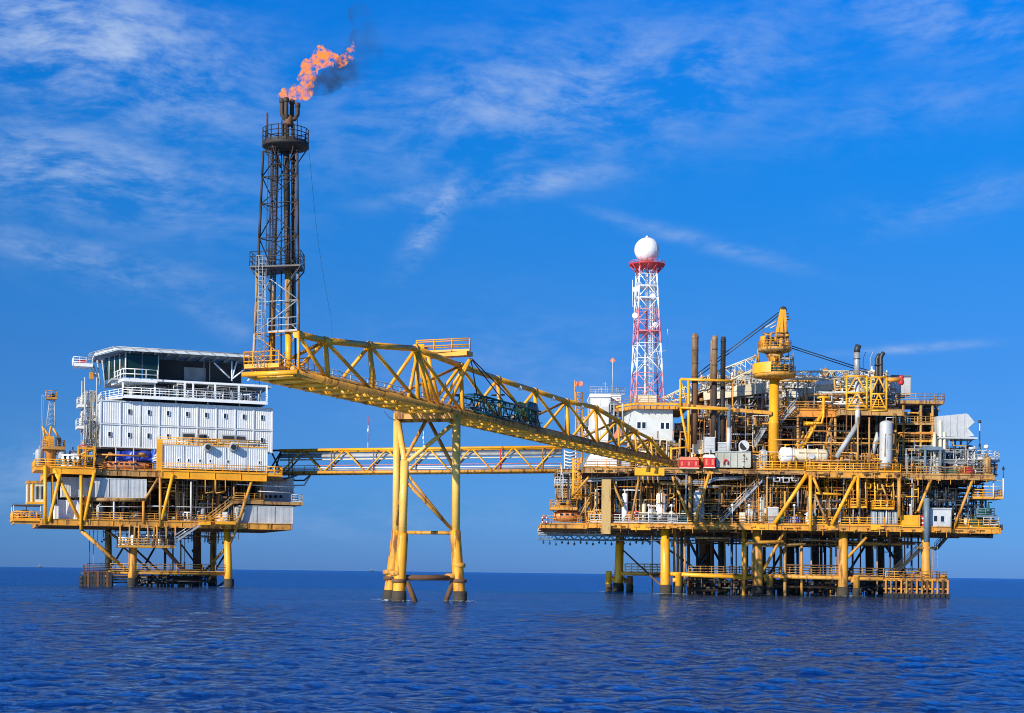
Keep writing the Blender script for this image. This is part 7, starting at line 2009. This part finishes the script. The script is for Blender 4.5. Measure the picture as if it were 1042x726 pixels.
m = MB(); e = gpt(1, 0, 0)
m.hexa([gpt(.86, 0, 0), gpt(1, 0, 0), gpt(1, 0, 1), gpt(.86, 0, 1)] + [v + Vector((0, 0, .3)) for v in (gpt(.86, 0, 0), gpt(1, 0, 0), gpt(1, 0, 1), gpt(.86, 0, 1))]); m.build('base_plate', GRN, GC)
for t_ in (.88, .92, .96):
    MB().lathe(gpt(t_, 0, 0) + Vector((0, 0, 1.5)) + perp * .3, [(.5, 0), (1.05, .05), (1.05, .15), (.5, .2), (.5, 1.1), (1.05, 1.15), (1.05, 1.25)], 16, perp).build('cable_reel', GRN, GC)
m = MB()
rg2 = random.Random(5)
for k in range(60):
    p = gpt(rg2.random(), 0, 0) + perp * rg2.uniform(0, 2.1) + Vector((0, 0, rg2.uniform(0, .7)))
    m.beam(p, p + gd.normalized() * rg2.uniform(.3, 2) + Vector((0, 0, rg2.uniform(-.2, .4))), .1, .12)
m.build('lashed_tubing', DRK, GC, kind='stuff')
for (x0, y0, x1, y1) in ((479, 365, 486, 405), (480, 365, 524, 410), (480, 366, 515, 412)):
    seg('stay_cable', GC, DRK, pt(x0, y0, 147), pt(x1, y1, onN(x1).y), .06, 5)
seg('spreader_bar', GC, DRK, pt(500, 402.5, 158), pt(513, 402, 160), .1)

# ================================================================== JACKET under the bridge
JK = thing('bridge_jacket', 'three-legged yellow jacket standing in the sea under the middle of the flare bridge', 'jacket', Vector((onN(435).x, onN(435).y, 0)))
YB, YA, YC = 150.5, 145.0, 147.5
def jleg(pts, Y, r0, r1, nm='leg', mat=YEL):
    P_ = [pt(x, y, Y) for x, y in pts]
    P_[-1].z = -2.5
    n_ = 2 if len(P_) > 2 else 1
    o = MB().pipe(P_[:2], r0 * .92, 16).build(nm, PAL, JK)
    b_ = P_[-1]
    MB().pipe([P_[0].lerp(P_[1], .93), P_[1]] + P_[2:], r0 * 1.1, 16, r1).build('leg_sleeve', STN, o)
    MB().lathe(P_[2] + Vector((0, 0, .9)), [(r1 * 1.0, 0), (r1 * 1.12, .05), (r1 * 1.12, .3), (r1 * 1.0, .35)], 16).build('collar', RST, o)
    MB().lathe((b_.x, b_.y, -.5), [(r1 * 1.08, 0), (r1 * 1.12, .9), (r1 * 1.10, 1.2), (r1 * 1.03, 1.5)], 16).build('marine_growth_band', MAR, o)
    return o
jleg([(404.4, 421), (403, 549), (397, 600), (396.5, 614)], YB, .40, .62)
jleg([(411.8, 469), (409.5, 548), (406, 603), (406, 618)], YA, .42, .62)
jleg([(464.6, 420), (463.7, 549), (467.5, 603), (468, 616)], YC, .42, .60)
for (x0, y0, Y0, x1, y1, Y1, r) in ((404.5, 424, YB, 411.8, 470, YA, .28), (433, 429, YC, 413, 466, YA, .17), (462, 431, YC, 414, 471, YA, .20), (437, 429, YB, 461, 475, YC, .18),
                                    (415, 484, YA, 461, 541, YC, .13), (415, 492, YA, 461, 540, YC, .16), (404, 542, YB, 461, 542.5, YC, .18), (408, 588, YA, 466, 588.5, YC, .26), (411, 476, YA, 404, 537, YB, .16),
                                    (398, 588, YB, 466, 587, YC, .2), (397, 582, YB, 408, 588, YA, .3)):
    seg('brace', JK, (RST if y0 > 586 else PAL) if r > .19 else GOLD, pt(x0, y0, Y0), pt(x1, y1, Y1), r, 10)
# sleeve feet and anode brackets
for (x0, y0, x1, y1, Y) in ((414, 592, 423, 614, YA), (461, 592, 453, 614, YC), (396, 582, 393.5, 592, YB)):
    P0, P1 = pt(x0, y0, Y), pt(x1, y1, Y); 
    seg('foot_brace', JK, RST, P0, P1, .26, 10)
for (x, y, Y) in ((403.5, 583, YA), (396, 582, YB), (459, 586, YC), (467, 575, YC)):
    MB().lathe(pt(x, y, Y) - Vector((0, 0, .3)), [(.42, 0), (.62, .1), (.62, .4), (.42, .5)], 12).build('collar', GOLD, JK)
m = MB()
for k in range(24):
    p = pt(465 + rg2.uniform(-3, 3), 560 + rg2.uniform(0, 30), YC - .6)
cap0, cap1 = pt(404, 424, 149.5), pt(463, 424, 148)
cap1.z = cap0.z
for o_ in (-1.6, 1.6): bm_('cap_beam', JK, GOLD, cap0 + Vector((0, o_, 0)), cap1 + Vector((0, o_, 0)), .85, .4)
for k in range(6):
    p = cap0.lerp(cap1, k / 5); bm_('cap_cross_beam', JK, GOLD, p + Vector((0, -1.5, .1)), p + Vector((0, 1.5, .1)), .6, .25)
m = MB(); m.beam(cap0 + Vector((0, 0, .5)), cap1 + Vector((0, 0, .5)), .08, 3.4); m.build('cap_plate', TAN, JK)
MB().pipe([pt(391, 419, 150), pt(397, 426, 150), pt(404, 428, 150)], .03, 4).build('hanging_cable', DRK, JK)

# ================================================================== FLARE TOWER on the bridge end
FT = thing('flare_tower', 'tall sooty lattice flare tower with round gallery and forked burner tips', 'flare tower', NA + bdir * 1 + perp * 2)
Yt = NA.y
A0, A1 = pt(304, 378, Yt), pt(302.5, 152, Yt)
B0, B1 = pt(257.5, 376, Yt + 1.8), pt(268, 152, Yt + .6)
C0, C1 = pt(276, 370, Yt + 3.6), pt(283, 152, Yt + 1.8)
def lv(P0, P1, y):
    t_ = (P0.z - pt(300, y, Yt).z) / (P0.z - P1.z)
    return P0.lerp(P1, t_)
cuts = [376, 337, 305, 272, 240, 205, 178, 152]
for (P0, P1) in ((A0, A1), (B0, B1), (C0, C1)):
    for ya, yb in zip(cuts, cuts[1:]):
        mt = YEL if ya > 345 else (TAN if ya > 300 else (GRY if ya > 272 else SOOT))
        seg('leg_section', FT, mt, lv(P0, P1, ya), lv(P0, P1, yb), .105 if yb > 200 else .09, 8)
legs3 = [(A0, A1), (B0, B1), (C0, C1)]
for i, (ya, yb) in enumerate(zip(cuts, cuts[1:])):
    mt = GOLD if ya > 345 else (GRY if ya > 272 else SOOT)
    for k in range(3):
        (p0, p1), (q0, q1) = legs3[k], legs3[(k + 1) % 3]
        if i % 2: p0, p1, q0, q1 = q0, q1, p0, p1
        seg('brace', FT, mt, lv(p0, p1, ya), lv(q0, q1, yb), .045, 6)
        seg('girt', FT, mt, lv(p0, p1, yb), lv(q0, q1, yb), .04, 6)
# main riser
for ya, yb, mt in ((378, 340, YEL), (340, 274, TAN), (274, 215, SOOT), (215, 127, SOOT)):
    seg('flare_riser', FT, mt, pt(296 - (376 - ya) * .015 + .3 * 0 - (2 if ya > 300 else 1.5), ya, Yt + .9), pt(296 - (376 - yb) * .015 - (2 if yb > 300 else 1.5), yb, Yt + .9), .245, 16)
for (x0, x1, r, ya, yb) in ((274, 278, .075, 372, 150), (278.5, 281.5, .09, 372, 150), (286, 286.5, .05, 372, 150), (298, 297.5, .10, 340, 125), (300.5, 299.5, .06, 372, 150)):
    seg('pilot_gas_line', FT, SOOT if x0 > 285 else DRK, pt(x0, ya, Yt + 1.4), pt(x1, yb, Yt + 1.0), r, 8)
for y in (170, 190, 215, 235, 255):
    MB().lathe(pt(280, y, Yt + 1.2), [(.16, 0), (.16, .05)], 8).build('pipe_clamp', SOOT, FT)
ladder_mb(MB(), pt(262, 374, Yt + .2), pt(264, 262, Yt + .2), .45, cage=True, r=.03).build('ladder', GRY, FT)
ladder_mb(MB(), pt(274, 270, Yt + .3), pt(277, 152, Yt + .3), .4, cage=True, r=.03).build('ladder', SOOT, FT)
# mid platform
ma, mb_, mc = lv(A0, A1, 272), lv(B0, B1, 272), lv(C0, C1, 272)
c_ = (ma + mb_ + mc) / 3
ex = [c_ + (p - c_) * 1.18 for p in (mb_ + Vector((-.1, -1.2, 0)), ma + Vector((0, -.7, 0)), ma + Vector((0, 1.2, 0)), mc + Vector((-.8, .3, 0)))]
n = 4
MB().hexa([p - Vector((0, 0, .1)) for p in ex] + [p + Vector((0, 0, .02)) for p in ex]).build('mid_platform', DRK, FT)
rail(FT, DRK, ex + [ex[0]], r=.028, step=.8, kick=False)
for p in ex: seg('bracket', FT, DRK, p - Vector((0, 0, .1)), c_ + (p - c_) * .45 - Vector((0, 0, 1.5)), .05)
for y, mt in ((337, GRY),):
    a_, b_, d_ = (lv(P0, P1, y) for P0, P1 in legs3)
    rail(FT, mt, [b_ + (a_ - b_) * .3, a_], r=.045, step=.9, mid=1)
# round gallery
gc = pt(290.5, 152, Yt + .9)
MB().lathe(gc, [(.9, -.15), (1.70, .08), (1.80, .14), (1.80, .32), (1.74, .35), (.3, .36)], 32).build('round_gallery', SOOT, FT)
ring = [gc + Vector((1.76 * math.cos(2 * PI * k / 18), 1.76 * math.sin(2 * PI * k / 18), .36)) for k in range(19)]
rail(FT, SOOT, ring, r=.035, step=.8, h=1.1)
for k in range(6):
    t_ = 2 * PI * k / 6; seg('bracket', FT, SOOT, gc + Vector((1.6 * math.cos(t_), 1.6 * math.sin(t_), -.1)), gc + Vector((.6 * math.cos(t_), .6 * math.sin(t_), -1.6)), .045)
for (x, y0, y1) in ((272, 115, 148), (286.8, 123, 148), (283, 135, 148), (302.6, 120, 148)):
    seg('gallery_post', FT, SOOT, pt(x, y1, Yt + .6), pt(x, y0, Yt + .6), .08 if x < 280 else .06)
# burner: candelabra of four gooseneck tips
hub = pt(293.8, 127, Yt + .9)
MB().lathe(hub - Vector((0, 0, .1)), [(.26, 0), (.34, .1), (.34, .5), (.24, .8)], 14).build('burner_hub', RST, FT)
tz = pt(294, 101, Yt + .9).z
for k, (dx_, dy_) in enumerate(((-.52, -.1), (-.17, -.3), (.2, .25), (.66, .05))):
    e_ = Vector((hub.x + dx_, hub.y + dy_, 0)); h0 = hub + Vector((0, 0, .3))
    pts_ = [h0, Vector((h0.x + dx_ * .7, h0.y + dy_ * .7, h0.z + .15)), Vector((e_.x, e_.y, h0.z + .5)), Vector((e_.x, e_.y, h0.z + .9)), Vector((e_.x, e_.y, tz - (.3 if k == 3 else 0)))]
    MB().pipe(pts_, .17, 12).build('burner_arm', SOOT, FT)
    MB().lathe((e_.x, e_.y, pts_[-1].z - .35), [(.17, 0), (.22, .06), (.22, .32), (.18, .36)], 12).build('burner_tip', SOOT, FT)
gw = [pt(315 + 26 * t_ + 6 * math.sin(PI * t_) * -.6, 155 + 190 * t_, Yt + 1 + 11 * t_) for t_ in [k / 10 for k in range(11)]]
gw[-1] = Tp(1).lerp(Tp(2), .15)
o = MB().pipe([gc + Vector((1.75, 0, .3))] + gw[1:], .010, 4).build('guy_wire', DRK, FT)

# ---- flame and smoke: noise-broken volumes inside lumpy hulls
def blob_hull(name, blobs_, mat, voxel=.09):
    bm = bmesh.new()
    for (c, r) in blobs_:
        bmesh.ops.create_icosphere(bm, subdivisions=2, radius=r, matrix=Matrix.Translation(c))
    me = bpy.data.meshes.new(name); bm.to_mesh(me); bm.free()
    o = bpy.data.objects.new(name, me); COL.objects.link(o)
    md = o.modifiers.new('remesh', 'REMESH'); md.mode = 'VOXEL'; md.voxel_size = voxel
    me.materials.append(mat)
    dg = bpy.context.evaluated_depsgraph_get(); dg.update()
    m2 = bpy.data.meshes.new_from_object(o.evaluated_get(dg))
    o.modifiers.clear(); o.data = m2
    if not m2.materials: m2.materials.append(mat)
    return o
def interp(path, n, seed, jit):
    g = random.Random(seed); out = []
    for i in range(n):
        t_ = i / (n - 1) * (len(path) - 1); k = min(int(t_), len(path) - 2); f = t_ - k
        (x0, y0, r0), (x1, y1, r1) = path[k], path[k + 1]
        r = r0 + (r1 - r0) * f; x = x0 + (x1 - x0) * f; y = y0 + (y1 - y0) * f
        c = pt(x, y, Yt + .9) + Vector([g.uniform(-1, 1) * r * jit for _ in range(3)])
        r *= (.86 if seed == 3 else 1)
        out.append((c, r * g.uniform(.75, 1.15)))
    return out
fl_m = bpy.data.materials.new('flame_gas'); fl_m.use_nodes = True
nt = fl_m.node_tree; nt.nodes.clear(); t = NT(nt)
P = t.n('ShaderNodeNewGeometry').outputs['Position']
warpn = t.noise(P, 1.6, 3, .6, 0, True)
vm = t.n('ShaderNodeVectorMath', operation='MULTIPLY_ADD'); t.put(vm.inputs[0], warpn); vm.inputs[1].default_value = (.7, .7, .7); t.put(vm.inputs[2], P)
nz = t.noise(vm.outputs[0], 2.3, 6, .62)
dn = t.ramp(nz, .515, .60)
colr = t.mix(t.ramp(nz, .44, .66), (1.0, .13, .015, 1), (1.0, .40, .10, 1))
em = t.n('ShaderNodeEmission'); t.put(em.inputs[0], colr); t.put(em.inputs[1], t.m('MULTIPLY', dn, 9.0))
ab = t.n('ShaderNodeVolumeAbsorption'); ab.inputs[0].default_value = (.2, .12, .1, 1); t.put(ab.inputs[1], t.m('MULTIPLY', dn, 11.0))
ad = t.n('ShaderNodeAddShader'); nt.links.new(em.outputs[0], ad.inputs[0]); nt.links.new(ab.outputs[0], ad.inputs[1])
ou = t.n('ShaderNodeOutputMaterial'); nt.links.new(ad.outputs[0], ou.inputs['Volume'])
path = [(286, 98, .34), (295, 96, .50), (304, 95, .60), (312, 97, .48), (314, 88, .42), (308, 79, .52), (314, 73, .66), (321, 62, .78), (331, 58, .74), (340, 60, .60), (347, 64, .46), (353, 60, .44), (357, 54, .36), (358, 45, .26)]
o = blob_hull('gas_flame', interp(path, 46, 3, .45), fl_m)
tag(o, 'ragged orange flame streaming right from the flare tower tips', 'flame')
sm_m = bpy.data.materials.new('thin_black_smoke'); sm_m.use_nodes = True
nt = sm_m.node_tree; nt.nodes.clear(); t = NT(nt)
P = t.n('ShaderNodeNewGeometry').outputs['Position']
warpn = t.noise(P, .7, 3, .6, 0, True)
vm = t.n('ShaderNodeVectorMath', operation='MULTIPLY_ADD'); t.put(vm.inputs[0], warpn); vm.inputs[1].default_value = (1.2, 1.2, 1.2); t.put(vm.inputs[2], P)
nz = t.noise(vm.outputs[0], .95, 6, .62)
sx = t.n('ShaderNodeSeparateXYZ'); t.put(sx.inputs[0], P)
x_lo = pt(338, 70, Yt).x; x_hi = pt(368, 50, Yt).x
thin = t.m('SUBTRACT', 1.0, t.m('MULTIPLY', t.ramp(sx.outputs[0], x_lo, x_hi), .90))
pv = t.n('ShaderNodeVolumePrincipled')
pv.inputs['Color'].default_value = (.10, .10, .12, 1)
t.put(pv.inputs['Density'], t.m('MULTIPLY', t.m('MULTIPLY', t.ramp(nz, .38, .64), thin), 1.0))
ou = t.n('ShaderNodeOutputMaterial'); nt.links.new(pv.outputs[0], ou.inputs['Volume'])
path = [(317, 92, .35), (324, 88, .60), (334, 84, .75), (345, 80, .85), (354, 74, .95), (362, 66, 1.05), (369, 56, 1.1), (374, 42, 1.1), (372, 28, 1.0), (368, 16, .8), (365, 6, .5)]
o = blob_hull('smoke_plume', interp(path, 44, 9, .5), sm_m, .16)
tag(o, 'thin dark smoke drifting up and right from the flame', 'smoke'); 

# broken white water round the legs
fm = bpy.data.materials.new('sea_foam'); fm.use_nodes = True
nt = fm.node_tree; t = NT(nt); b_ = nt.nodes['Principled BSDF']
P = t.n('ShaderNodeNewGeometry').outputs['Position']
b_.inputs['Base Color'].default_value = (.55, .62, .66, 1); b_.inputs['Roughness'].default_value = .8
t.put(b_.inputs['Alpha'], t.m('MULTIPLY', t.ramp(t.noise(P, 2.4, 5, .7), .50, .60), .75))
g_ = random.Random(3); m = MB()
for (x, Y, r_) in ((406, YA, .9), (468, YC, .9), (396.5, YB, .9), (677.5, 220, 1.1), (771.5, 220, 1.1), (858, 220, 1.0), (943, 220, 1.0), (690.5, 220, .8), (783.5, 220, .8), (871.5, 220, .8), (629, 242, 1.0), (619.5, 242, .8), (134.5, 237, 1.0), (233, 242, 1.0)):
    c = pt(x, 600, Y); n_ = 28
    vs = []; fs = []
    for k in range(n_):
        a_ = 2 * PI * k / n_
        for rr, zz_ in ((r_ * .55, .16), (r_ * (1.25 + .35 * g_.random()), .13), (r_ * (1.5 + .6 * g_.random()), .06)):
            vs.append((c.x + rr * math.cos(a_), c.y + rr * math.sin(a_) , zz_ + g_.uniform(-.02, .03)))
    for k in range(n_):
        k2 = (k + 1) % n_
        for j in (0, 1): fs.append((k * 3 + j, k * 3 + j + 1, k2 * 3 + j + 1, k2 * 3 + j))
    m.quad_mesh(vs, fs, True)
m.build('sea_foam', fm, kind='stuff')

# ================================================================== distant ships on the horizon
for i, (x, Y, L_) in enumerate(((40, 7200, 20), (378, 7600, 24), (394, 8200, 15))):
    b_ = pt(x, 578, Y); b_.z = 0
    SH = thing('distant_ship', ('tiny ship on the horizon left of the left platform', 'tiny ship on the horizon just left of the jacket, the larger of two', 'faintest tiny ship on the horizon right beside the jacket legs')[i], 'ship', b_, 'ships on the horizon')
    m = MB(); m.hexa([b_ + Vector(v) for v in ((-L_ * .45, -4, 0), (L_ * .42, -4, 0), (L_ * .42, 4, 0), (-L_ * .45, 4, 0), (-L_ * .5, -5, 4), (L_ * .5, -5, 5), (L_ * .5, 5, 5), (-L_ * .5, 5, 4))]); m.build('hull', DRK, SH)
    m = MB(); m.hexa([b_ + Vector(v) for v in ((-L_ * .4, -3, 4), (-L_ * .1, -3, 4), (-L_ * .1, 3, 4), (-L_ * .4, 3, 4), (-L_ * .36, -3, 11), (-L_ * .14, -3, 11), (-L_ * .14, 3, 11), (-L_ * .36, 3, 11))]); m.build('superstructure', TEAL, SH)
    seg('mast', SH, GRY, b_ + Vector((L_ * .1, 0, 4)), b_ + Vector((L_ * .1, 0, 16)), .7)

# ------------------------------------------------------------------ parts past 300 of a kind: the least visible become one mass
def merge_surplus(root, limit=300):
    kinds = {}
    for o in root.children:
        if o.type == 'MESH' and o.get('kind') is None and not o.children:
            kinds.setdefault(o.name.split('.')[0], []).append(o)
    for nm, objs in kinds.items():
        if len(objs) <= limit: continue
        def score(o):
            ds = o.dimensions if o.dimensions.length > 0 else Vector((1, 1, 1))
            c = o.data.vertices[0].co + root.location
            return max(ds) * (min(sorted(ds)[1], 1.0) + .3) * (1.0 if c.y < 222 else .25)
        objs.sort(key=score, reverse=True)
        vs, fs, mi, sm, mats = [], [], [], [], []
        for o in objs[limit:]:
            me = o.data; b = len(vs)
            vs += [tuple(v.co + o.location) for v in me.vertices]
            m_ = me.materials[0]
            if m_ not in mats: mats.append(m_)
            k = mats.index(m_)
            for pl in me.polygons:
                fs.append(tuple(b + i for i in pl.vertices)); mi.append(k); sm.append(pl.use_smooth)
            bpy.data.objects.remove(o); bpy.data.meshes.remove(me)
        me = bpy.data.meshes.new('background_' + nm); me.from_pydata(vs, [], fs)
        for m_ in mats: me.materials.append(m_)
        me.polygons.foreach_set('material_index', mi); me.polygons.foreach_set('use_smooth', sm); me.update()
        o = bpy.data.objects.new({'pipe': 'pipework'}.get(nm, 'background_' + nm), me); COL.objects.link(o)
        o.parent = root; o['kind'] = 'stuff'
bpy.context.view_layer.update()
merge_surplus(RP); merge_surplus(LP)

# ------------------------------------------------------------------ tidy up the bookkeeping
for o in bpy.data.objects:
    if '_base' in o: del o['_base']
